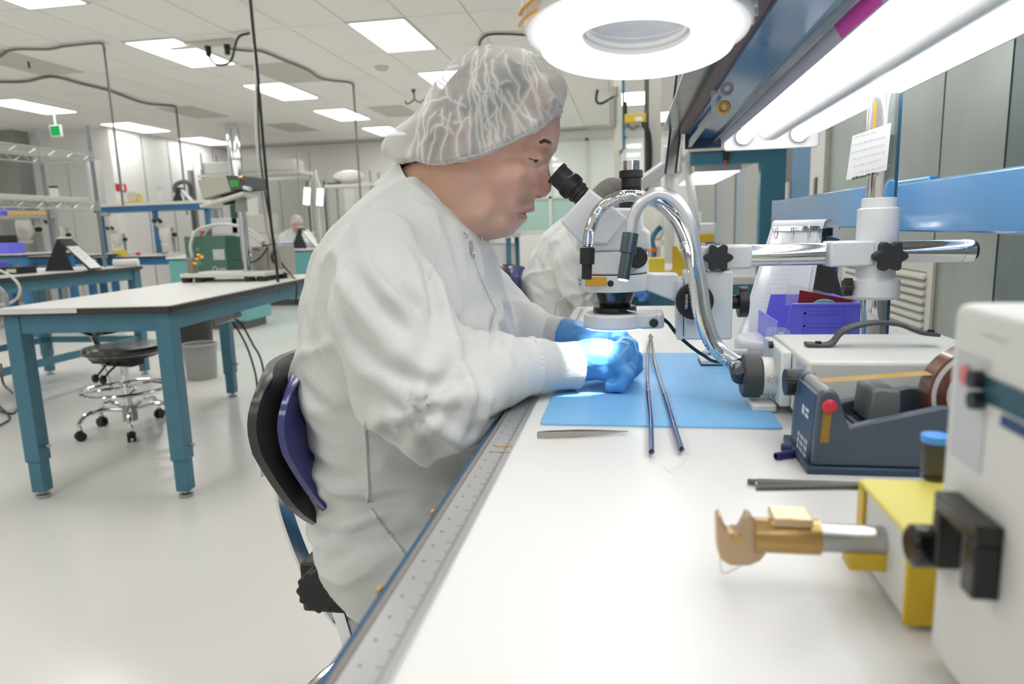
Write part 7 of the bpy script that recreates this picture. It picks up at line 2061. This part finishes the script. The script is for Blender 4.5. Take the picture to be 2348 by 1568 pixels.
q = onY(385, 466, SYf)
tag(MB().cyl((q.x, SYf, SZ3), (q.x, SYf, SZ3 + 0.03), 0.07).build('white_dish', white_plastic), 'low white dish beside the spray bottle on the raised shelf', 'dish')
easel('flip_easel', 'small black and white flip easel on the raised bench shelf', (396, 466), SZ3, SYf, 0.26, 0.21)
tag(MB().cyl((onY(262, 470, SYf).x, SYf - 0.2, SZ3 - 0.17), (onY(262, 470, SYf).x, SYf - 0.2, SZ3 - 0.121), 0.07, 0.05).build('lamp_cup', grey_paint), 'grey cup fitting under the raised shelf of the blue far bench', 'fitting')
# teal cabinets
def cabinet_run(label, x0, x1, y, zt, n):
    c = thing('base_cabinet', label, 'cabinet', ((x0 + x1) / 2, y, 0))
    B(x0, x1, y, y + 0.6, 0.1, zt - 0.04).build('carcass', cab_teal, c, smooth=0)
    B(x0 - 0.02, x1 + 0.02, y - 0.03, y + 0.6, zt - 0.03, zt).build('countertop', laminate, c, smooth=0)
    B(x0 - 0.021, x1 + 0.021, y - 0.031, y + 0.6, zt - 0.0395, zt - 0.0305).build('counter_edge', edge_black, c, smooth=0)
    w = (x1 - x0) / n
    for k in range(n):
        d = B(x0 + k * w + 0.006, x0 + (k + 1) * w - 0.006, y - 0.018, y - 0.0005, 0.12, zt - 0.05).build('door', cab_teal, c, bevel=0.002)
        B(x0 + (k + 0.85) * w, x0 + (k + 0.88) * w, y - 0.035, y - 0.018, zt - 0.25, zt - 0.12).build('handle', steel, d, smooth=0)
    B(x0 + 0.02, x1 - 0.02, y + 0.03, y + 0.5, 0, 0.1).build('plinth', dark_grey, c, smooth=0)
    return c
cabinet_run('teal base cabinet beyond the green control box', onY(388, 600, 7.6).x, onY(552, 600, 7.6).x, 7.6, 0.905, 2)
cabinet_run('teal base cabinet with white counter where the distant worker sits', onY(545, 580, 10.2).x, onY(735, 580, 10.2).x, 10.2, 0.905, 3)
CB = 10.25
easel('flip_easel', 'black and white flip easel on the teal cabinet before the distant worker', (668, 566), 0.905, CB, 0.40, 0.33)
q = onY(654, 562, CB)
tag(B(q.x - 0.07, q.x + 0.07, CB, CB + 0.12, 0.905, 0.995).build('violet_bin', blue_bin, bevel=0.005), 'violet bin beside the flip easel on the teal cabinet', 'bin')
tag(B(q.x - 0.2, q.x - 0.09, CB + 0.02, CB + 0.14, 0.905, 0.98).build('dark_box', black_plastic, bevel=0.005), 'dark box beside the violet bin on the teal cabinet', 'box')
q = onY(512, 565, 7.8)
yb_ = thing('red_top_carton', 'yellow carton with red top on the teal cabinet', 'carton', (q.x, 7.8, 0.905))
B(q.x - 0.05, q.x + 0.05, 7.75, 7.85, 0.905, 1.0).build('carton', yellow_plastic, yb_, smooth=0)
B(q.x - 0.05, q.x + 0.05, 7.75, 7.85, 1.0, 1.03).build('lid', red_plastic, yb_, smooth=0)
B(q.x - 0.02, q.x + 0.03, 7.748, 7.75, 0.915, 0.985).build('front_label', paper, yb_, smooth=0)
# white instrument cabinets, duct and racks behind
q0, q1 = onY(475, 388, 12.9), onY(682, 392, 12.9)
wh = thing('wrapped_shelf', 'high white wrapped shelf beneath the silver duct', 'shelf', ((q0.x + q1.x) / 2, 12.9, 0))
B(q0.x, q1.x, 12.75, 13.25, q1.z, q0.z + 0.12).build('wrapped_load', mat('plastic_wrap', (226, 226, 224), 0.25), wh, bevel=0.03, seg=3)
B(q0.x - 0.1, q1.x + 0.15, 12.7, 13.3, q1.z - 0.06, q1.z - 0.0005).build('shelf_board', cream_paint, wh, smooth=0)
for x in (q0.x, q1.x + 0.1):
    for y in (12.73, 13.26):
        MB().cyl((x, y, 0), (x, y, q0.z + 0.3), 0.018, n=10).build('post', grey_paint, wh)
for z in (0.5, 1.15):
    B(q0.x - 0.05, q1.x + 0.12, 12.72, 13.28, z, z + 0.025).build('lower_shelf', cream_paint, wh, smooth=0)
for k, (a, b, z0_, z1_, m, lab) in enumerate(((490, 560, 1.175, 1.5, white_plastic, 'white case with rounded edges on the rack below the wrapped shelf'), (575, 630, 1.175, 1.55, cream_paint, 'cream case standing right on the rack below the wrapped shelf'), (590, 606, 1.56, 1.9, dark_green, 'dark green board standing behind the white cord'))):
    x0, x1 = onY(a, 500, 13.0).x, onY(b, 500, 13.0).x
    if k == 2: z0_ = 1.1755; x0 -= 0.5; x1 -= 0.5
    tag(B(x0, x1, 12.85, 13.15, z0_, z1_).build('equipment_case', m, bevel=0.02), lab, 'case')
dx = onY(538, 350, 12.2)
dd = thing('ceiling_duct', 'shiny silver duct dropping from the ceiling by the far wall', 'duct', (dx.x, 12.2, ZC))
MB().cyl((dx.x, 12.2, ZC - 0.001), (dx.x, 12.2, 2.2), 0.12, n=24).build('pipe', chrome, dd)
MB().torus((dx.x, 12.2, 2.55), 0.125, 0.012).build('seam_ring', steel, dd)
# tall fume pipes on the white wall
q = onY(385, 420, 13.0) + Vector((0.45, 0, 0))
fp = thing('fume_pipe', 'bent dark pipe with grey ducts standing at the white wall', 'pipe', (q.x, 13.0, 0))
MB().tube(bez([(q.x - 0.3, 13.0, 2.05), (q.x - 0.28, 13.0, 2.2), (q.x - 0.1, 13.0, 2.26), (q.x + 0.02, 13.0, 2.2), (q.x + 0.04, 13.0, 1.9), (q.x + 0.06, 13.0, 0.0)], 40), 0.045, 10).build('pipe', dark_grey, fp)
for d_ in (-0.05, 0.25, 0.4):
    MB().cyl((q.x + d_, 13.2, 0), (q.x + d_, 13.2, 2.5), 0.06, n=12).build('duct', grey_paint, fp)
# far wall cabinets in pale grey
for k, (a, b, y, z0, z1) in enumerate(((700, 790, 13.6, 0.9, 2.25), (590, 700, 14.6, 1.2, 2.35), (1030, 1120, 14.5, 0.0, 2.2), (120, 210, 11.4, 0.3, 2.6))):
    x0, x1 = onY(a, 450, y).x, onY(b, 450, y).x
    c_ = thing('wall_cabinet', ('pale grey cabinet behind the distant worker', 'pale grey cabinet on the far wall above the teal counter', 'tall grey cabinet by the far windows', 'pale double door cabinet behind the wire rack')[k], 'cabinet', ((x0 + x1) / 2, y, 0))
    B(x0, x1, y, y + 0.5, 0.0 if k != 1 else z0, z1).build('carcass', mat('pale_cabinet', (204, 204, 200), 0.4), c_, smooth=0)
    for j in range(2):
        w = (x1 - x0) / 2
        B(x0 + j * w + 0.01, x0 + (j + 1) * w - 0.01, y - 0.02, y - 0.0005, (0.05 if k != 1 else z0 + 0.02), z1 - 0.02).build('door', mat('pale_cabinet', (204, 204, 200), 0.4), c_, bevel=0.003)
# rack posts and twin bright lamps near the distant worker
q = onY(705, 450, 11.9); q2 = onY(735, 452, 11.9)
tl = thing('twin_lamp', 'pair of bright white lamp heads on a rail behind the distant worker', 'lamp', (q.x, 11.9, 0))
le = emat('lamp_face', (240, 255, 248), 5.0)
for c in (q, q2):
    MB().box(-0.07, 0.07, -0.02, 0.03, -0.17, 0.17, Matrix.Translation((c.x, 11.9, c.z)) @ Matrix.Rotation(math.radians(8), 4, 'Y')).build('lamp_shell', grey_paint, tl, bevel=0.01)
    MB().box(-0.06, 0.06, -0.026, -0.0205, -0.15, 0.15, Matrix.Translation((c.x, 11.9, c.z)) @ Matrix.Rotation(math.radians(8), 4, 'Y')).build('lamp_face', le, tl, smooth=0)
MB().tube([(q.x, 11.94, q.z + 0.1), (q.x + 0.15, 11.98, q.z + 0.45), (q2.x, 11.94, q2.z + 0.1)], 0.02).cyl((q.x + 0.15, 11.98, 0), (q.x + 0.15, 11.98, q.z + 0.46), 0.025).build('lamp_rail', cream_paint, tl)
for k, px in enumerate((712, 750)):
    q = onY(px, 520, 12.3)
    tag(MB().cyl((q.x, 12.3, 0), (q.x, 12.3, 2.1), 0.02, n=10).build('rack_post', dark_grey), ('thin grey rack post behind the flip easel of the distant worker', 'thin grey rack post right beside the twin lamps')[k], 'post')
q0, q1 = onY(755, 425, 11.2), onY(860, 425, 11.2)
ws = thing('high_shelf', 'high white shelf with bagged parts next to the rack post', 'shelf', ((q0.x + q1.x) / 2, 11.2, 0))
B(q0.x, q1.x, 11.0, 11.5, q0.z - 0.05, q0.z).build('board', cream_paint, ws, smooth=0)
for x in (q0.x + 0.02, q1.x - 0.02):
    MB().cyl((x, 11.05, 0), (x, 11.05, q0.z + 0.2), 0.018, n=10).cyl((x, 11.45, 0), (x, 11.45, q0.z + 0.2), 0.018, n=10).build('post', grey_paint, ws)
q = onY(800, 408, 11.2)
tag(MB().sphere((q.x, 11.2, q0.z + 0.12), 0.14, 16, 10, (2.0, 1.2, 0.85)).build('white_bag', mat('bag_film', (226, 226, 222), 0.3)), 'white plastic bag lying on the high white shelf', 'bag')
q = onY(764, 410, 11.15)
tag(B(q.x - 0.14, q.x + 0.14, 11.05, 11.3, q0.z, q0.z + 0.03).build('black_pad', black_plastic, bevel=0.008), 'flat black pad on the high white shelf', 'pad')
# low benches at the far left edge
far_bench('workbench', 'blue workbench with raised shelf at the far left under the wire rack', onY(-120, 585, 7.0).x, onY(52, 585, 7.0).x, 7.0, 7.8, 1.0, blue_paint)
far_bench('workbench', 'white-topped blue bench carrying a white microscope behind the flip easel', onY(58, 585, 7.98).x, onY(205, 585, 7.98).x, 7.98, 8.5, 0.95, blue_paint)
q = onY(78, 550, 8.3); far_microscope('white microscope standing left of the flip easel on the far bench', q.x, 8.12, 0.95, 1.6)
q = onY(150, 550, 8.3); far_microscope('white microscope half hidden by the flip easel', q.x, 8.15, 0.95, 1.2)
q = onY(15, 560, 7.1)
vb = tag(B(q.x - 0.12, q.x + 0.1, 7.02, 7.25, 1.0, 1.13).build('blue_box', blue_bin, bevel=0.006), 'violet-blue bin on the blue workbench at the far left', 'box')
tag(B(q.x - 0.05, q.x + 0.06, 7.05, 7.2, 1.1305, 1.22).build('black_box', black_plastic, bevel=0.006), 'black box standing on the violet-blue bin', 'box')
q0, q1 = onY(0, 492, 7.6), onY(96, 492, 7.6)
fs_ = thing('mid_shelf', 'grey shelf with yellow trays behind the wire rack', 'shelf', ((q0.x + q1.x) / 2, 7.6, 0))
B(q0.x - 0.6, q1.x, 7.45, 7.85, q0.z - 0.06, q0.z - 0.02).build('board', grey_paint, fs_, smooth=0)
for x in (q0.x - 0.5, q1.x - 0.06):
    MB().box(x, x + 0.05, 7.8, 7.85, 0, q0.z + 0.3).build('post', grey_paint, fs_, smooth=0)
for k, (a, b, m, lab) in enumerate(((33, 95, mat('pale_amber_tray', (226, 186, 96), 0.4), 'flat amber tray on the grey shelf behind the wire rack'), (2, 22, blue_bin, 'violet-blue box on the grey shelf behind the wire rack'))):
    x0, x1 = onY(a, 488, 7.6).x, onY(b, 488, 7.6).x
    tag(B(x0, x1, 7.5, 7.7, q0.z - 0.0195, q0.z + 0.03 + 0.05 * k).build('shelf_tray', m, bevel=0.004), lab, 'tray')
# red sign on the white wall and papers
q = onX(278, 430, -9.54)
sg = thing('wall_sign', 'small red and white sign on the white wall', 'sign', (-9.549, q.y, q.z))
B(-9.549, -9.54, q.y - 0.14, q.y + 0.14, q.z - 0.07, q.z + 0.07).build('plate', red_plastic, sg, smooth=0)
B(-9.5398, -9.536, q.y - 0.04, q.y + 0.07, q.z - 0.045, q.z + 0.045).build('white_mark', paper, sg, smooth=0)

# ================================================================== SECOND BENCH BEYOND THE MAN
Y2 = 3.22
b2 = thing('workbench', 'white-topped bench with teal shelf frame where the second worker sits', 'workbench', (0.2, 4.2, 0))
B(-0.17, 0.66, Y2, 5.3, ZB - 0.03, ZB).build('worktop', bench_lam, b2, smooth=0)
B(-0.17, 0.66, Y2 - 0.012, Y2 - 0.0005, ZB - 0.16, ZB - 0.031).build('end_apron', mat('second_bench_blue', (66, 122, 148), 0.4), b2, smooth=0)
B(-0.182, -0.1705, Y2, 5.3, ZB - 0.12, ZB - 0.01).build('front_apron', navy_paint, b2, smooth=0)
for y in (Y2 + 0.03, 5.1):
    for x in (-0.1, 0.56):
        B(x, x + 0.07, y, y + 0.07, 0, ZB - 0.031).build('leg', blue_paint, b2, smooth=0)
def q2(x, y): return onY(x, y, Y2 + 0.05)
u0, u1 = q2(1742, 400), q2(1800, 400)
zsh = q2(1660, 346).z
B(u0.x, u1.x, Y2 + 0.03, Y2 + 0.09, ZB, q2(1770, 338).z).build('upright', mat('frame_teal', (62, 120, 142), 0.4), b2, bevel=0.003)
bx0 = q2(1582, 360).x
B(bx0, u0.x - 0.0005, Y2 + 0.03, Y2 + 0.07, q2(1660, 377).z, zsh - 0.003).build('shelf_beam', mat('frame_teal', (62, 120, 142), 0.4), b2, smooth=0)
B(bx0 - 0.01, u1.x, Y2 + 0.02, 5.0, zsh, zsh + 0.014).build('shelf_deck', cream_paint, b2, smooth=0)
q = q2(1662, 360)
lt_ = thing('shelf_lamp_plug', 'small black plug with red tip hanging on the teal shelf beam', 'plug', (q.x, Y2 + 0.025, q.z))
B(q.x - 0.012, q.x + 0.012, Y2 + 0.008, Y2 + 0.0295, q.z - 0.01, q.z + 0.035).build('plug', black_plastic, lt_, bevel=0.003)
MB().sphere((q.x + 0.002, Y2 + 0.02, q.z - 0.028), 0.009, 10, 8).cyl((q.x + 0.002, Y2 + 0.02, q.z - 0.028), (q.x, Y2 + 0.02, q.z - 0.01), 0.004).build('red_tip', red_plastic, lt_)
# lit panel under the second shelf
f2 = thing('task_light', 'bright flat task light under the shelf of the second bench', 'light', (0.45, 4.0, zsh - 0.03))
zl = q2(1645, 392).z
pa, pb = onZ(1602, 392, zl), onZ(1692, 392, zl)
pc = onZ(1553, 425, zl); pd = onZ(1636, 425, zl)
x0_, x1_ = (pa.x + pc.x) / 2, (pb.x + pd.x) / 2
B(x0_, x1_, max(pa.y, Y2 + 0.12), pc.y, zl + 0.004, zsh - 0.0005).build('housing', white_paint, f2, smooth=0)
B(x0_ + 0.005, x1_ - 0.005, max(pa.y, Y2 + 0.12) + 0.005, pc.y - 0.005, zl, zl + 0.0038).build('lit_panel', emat('task_panel_glow', (250, 255, 252), 5.0), f2, smooth=0)
# balanced-arm lamp of the second bench: white links
def P3(x, y, Y=3.0): return onY(x, y, Y)
al = thing('arm_lamp', 'white balanced-arm lamp stand on the second bench', 'lamp', (P3(1535, 610, 3.6).x, 3.6, ZB))
ax_p = P3(1535, 500, 3.6).x
MB().cyl((ax_p, 3.6, ZB), (ax_p, 3.6, P3(1535, 385, 3.6).z), 0.026, n=14).build('pole', white_plastic, al)
MB().lathe([(0.07, 0), (0.07, 0.02), (0.03, 0.05)], (ax_p, 3.6, ZB)).build('foot', white_plastic, al)
j = P3(1540, 372, 3.6)
MB().box(j.x - 0.05, j.x + 0.05, 3.55, 3.65, j.z - 0.06, j.z + 0.08).build('joint', white_plastic, al, bevel=0.015)
MB().bar(j, P3(1465, 425, 3.5), 0.05, 0.06).build('lower_link', white_plastic, al, bevel=0.01)
MB().bar(j + Vector((0, 0, 0.05)), P3(1585, 230, 3.5), 0.045, 0.05).build('upper_link', white_plastic, al, bevel=0.01)
MB().tube([P3(1572, 372, 3.5), P3(1590, 470, 3.5), P3(1597, 530, 3.5)], 0.02).build('drop_link', white_plastic, al)
# small things on the second bench
Yq = 3.4
def bq(x, y): return onY(x, y, Yq)
a, b = bq(1488, 592), bq(1524, 622)
tag(B(a.x, b.x, Yq, Yq + 0.1, ZB, a.z).build('yellow_block', yellow_plastic, bevel=0.004), 'bright yellow block on the second bench behind the microscope', 'block')
a, b = bq(1590, 512), bq(1652, 620)
wb2 = thing('white_dispenser', 'white box with yellow handle label on the second bench', 'box', ((a.x + b.x) / 2, Yq + 0.3, ZB))
B(a.x, b.x, Yq + 0.2, Yq + 0.42, ZB, a.z).build('box', white_plastic, wb2, bevel=0.008)
e0, e1 = bq(1600, 538), bq(1648, 556)
MB().box(e0.x, e1.x, Yq + 0.192, Yq + 0.1995, e1.z, e0.z).build('yellow_label', mat('mustard', (212, 176, 40), 0.4), wb2, bevel=0.002)
MB().cyl(((a.x + b.x) / 2 - 0.02, Yq + 0.3, a.z), ((a.x + b.x) / 2 - 0.02, Yq + 0.3, a.z + 0.06), 0.024).build('top_cap', white_plastic, wb2)
a, b = bq(1542, 565), bq(1588, 622)
ty = thing('tape_holder', 'mustard tape holder with cream roll on the second bench', 'tape holder', ((a.x + b.x) / 2, Yq + 0.05, ZB))
B(a.x, b.x, Yq, Yq + 0.1, ZB, ZB + 0.03).build('base', mat('mustard', (212, 176, 40), 0.4), ty, bevel=0.004)
MB().prism([(0, 0), (b.x - a.x, 0), (0.02, a.z - ZB), (0, a.z - ZB)], 0, 0.01, basis((a.x, Yq + 0.012, ZB), (1, 0, 0), (0, 0, 1), (0, -1, 0))).build('cheek', mat('mustard', (212, 176, 40), 0.4), ty, smooth=0)
MB().cyl(((a.x + b.x) / 2 + 0.01, Yq + 0.02, ZB + 0.075), ((a.x + b.x) / 2 + 0.01, Yq + 0.08, ZB + 0.075), 0.05, n=24).build('roll', mat('cream_roll', (232, 220, 196), 0.5), ty)
pts = [bq(1500, 620), bq(1502, 580), bq(1498, 550), bq(1510, 528), bq(1520, 520)]
bh = thing('blue_hose', 'blue jointed hose with orange tips standing on the second bench', 'hose', (pts[0].x, Yq + 0.15, ZB))
pts = [Vector((p.x, Yq + 0.15, p.z)) for p in pts]; pts[0].z = ZB
MB().tube(bez(pts, 40), [0.012 + 0.003 * (i % 2) for i in range(len(bez(pts, 40)))], 10).build('hose', mat('teal_hose', (52, 120, 150), 0.4), bh)
MB().cyl(pts[1], pts[1] + Vector((0, 0, 0.02)), 0.018).build('orange_tip', mat('orange_plastic', (240, 104, 44), 0.4), bh)
q = bq(1470, 560)
far_microscope('white microscope the second worker uses on the second bench', bq(1495, 560).x, 4.1, ZB, 1.2, math.radians(-90))
q = onY(1352, 700, Y2 + 0.02)
tag(B(-0.05, 0.02, Y2 + 0.1, Y2 + 0.25, ZB, ZB + 0.05).build('label_box', white_plastic, bevel=0.004), 'small white box at the near end of the second bench', 'box')
# columns between the benches and the far windows
Yc = 6.0
c0, c1 = onY(1413, 300, Yc).x, onY(1426, 300, Yc).x
pc_ = thing('service_post', 'beige service post with blue air line rising to the ceiling', 'post', ((c0 + c1) / 2, Yc, 0))
B(c0 - 0.02, c1, Yc, Yc + 0.08, 0, ZC - 0.001).build('post', cream_paint, pc_, smooth=0)
MB().tube([(c1 + 0.012, Yc - 0.01, ZC - 0.01), (c1 + 0.014, Yc - 0.01, 1.75), (c1 - 0.02, Yc - 0.01, 1.72)], 0.010).build('air_line', mat('teal_hose', (52, 120, 150), 0.4), pc_)
q = onY(1405, 265, Yc)
MB().cyl((q.x, Yc - 0.03, q.z - 0.09), (q.x, Yc - 0.03, q.z + 0.12), 0.03).cyl((q.x + 0.02, Yc - 0.03, q.z + 0.15), (q.x + 0.02, Yc - 0.03, q.z + 0.22), 0.025).build('regulator', grey_paint, pc_)
MB().bar((c1 + 0.03, Yc - 0.02, q.z - 0.05), (c1 + 0.03, Yc - 0.02, q.z + 0.1), 0.03, 0.03).build('valve', black_plastic, pc_)
c0, c1 = onY(1478, 300, Yc).x, onY(1488, 300, Yc).x; c2 = onY(1516, 300, Yc).x
sc2 = thing('square_column', 'beige square column with a dark side face rising to the ceiling', 'column', ((c0 + c2) / 2, Yc, 0))
B(c1, c2, Yc, Yc + 0.12, 0, ZC - 0.001).build('column', mat('column_beige', (196, 193, 184), 0.5), sc2, smooth=0)
B(c0, c1 - 0.0005, Yc + 0.005, Yc + 0.12, 0, ZC - 0.001).build('conduit', dark_grey, sc2, smooth=0)
a, b = onY(1432, 264, Yc), onY(1481, 282, Yc)
yb2 = thing('junction_box', 'yellow junction box with black cable fixed between the two posts', 'junction box', ((a.x + b.x) / 2, Yc, a.z))
B(a.x, b.x, Yc - 0.06, Yc - 0.001, b.z, a.z).build('box', mat('junction_yellow', (214, 188, 60), 0.4), yb2, bevel=0.005)
B((a.x + b.x) / 2, b.x - 0.03, Yc - 0.062, Yc - 0.0602, b.z + 0.01, b.z + 0.045).build('label', paper, yb2, smooth=0)
MB().tube(bez([(b.x - 0.02, Yc - 0.03, b.z), (b.x + 0.02, Yc - 0.05, b.z - 0.1), (b.x + 0.03, Yc - 0.03, b.z - 0.25), (b.x + 0.02, Yc - 0.01, b.z - 0.45)], 24), 0.022).build('cable', cable_black, yb2)
MB().tube(bez([(a.x + 0.02, Yc - 0.03, b.z), (a.x + 0.06, Yc - 0.04, b.z - 0.05), (b.x - 0.06, Yc - 0.04, b.z - 0.02)], 16), 0.008).build('cable_loop', cable_grey, yb2)
# low white cart beyond the man's chin
q = onY(1150, 560, 5.4)
ct = thing('white_cart', 'small white-topped cart with teal legs beyond the man', 'cart', (q.x, 5.4, 0))
zc_ = onY(1150, 545, 5.4).z
B(q.x - 0.3, q.x + 0.1, 5.3, 5.8, zc_, zc_ + 0.04).build('top', white_plastic, ct, smooth=0)
for x in (q.x - 0.28, q.x + 0.05):
    for y in (5.32, 5.74):
        B(x, x + 0.035, y, y + 0.035, 0, zc_).build('leg', teal_paint, ct, smooth=0)
B(q.x - 0.26, q.x + 0.06, 5.36, 5.72, zc_ - 0.35, zc_ - 0.05).build('drawer_unit', white_plastic, ct, bevel=0.005)

# ================================================================== THE OTHER TWO PEOPLE (same sculpt, own pose and place)
def clone_person(label, M, hair=None, drop_cap=False):
    c = copy_tree(head_ob)
    c.matrix_world = M
    c['label'] = label
    if drop_cap:
        for ch in list(c.children):
            if ch.name.startswith(('bouffant_cap', 'elastic_edge')):
                bpy.data.objects.remove(ch, do_unlink=True)
    if hair is not None:
        for ch in c.children:
            if ch.name.startswith('hair'):
                ch.data = ch.data.copy(); ch.data.materials.clear(); ch.data.materials.append(hair)
    return c
piv = Vector((-0.42, HY, 0.5))
M2 = Matrix.Translation((0.02, 2.02, -0.02)) @ Matrix.Translation(piv) @ Matrix.Rotation(math.radians(9), 4, 'Y') @ Matrix.Translation(-piv)
P2nd = clone_person('grey-haired worker in white coverall bent over the second bench', M2, grey_hair_m, True)
ch2 = make_chair('task_chair', 'chrome task chair with navy backrest behind the second worker', (-0.385, HY + 2.02, 0), 0.0, 0.445, blue_vinyl, blue_vinyl, grey_shell, 0.22, back_h=0.36)
pv = Vector((-0.42, HY, 0))
q = onY(676, 500, 11.0)
M3 = Matrix.Translation((onY(676, 500, 11.55).x, 11.55, 0)) @ Matrix.Rotation(math.radians(-55), 4, 'Z') @ Matrix.Scale(1.05, 4) @ Matrix.Translation(-pv)
P3rd = clone_person('distant worker in white coverall and cap seated behind the teal cabinet', M3, grey_hair_m)
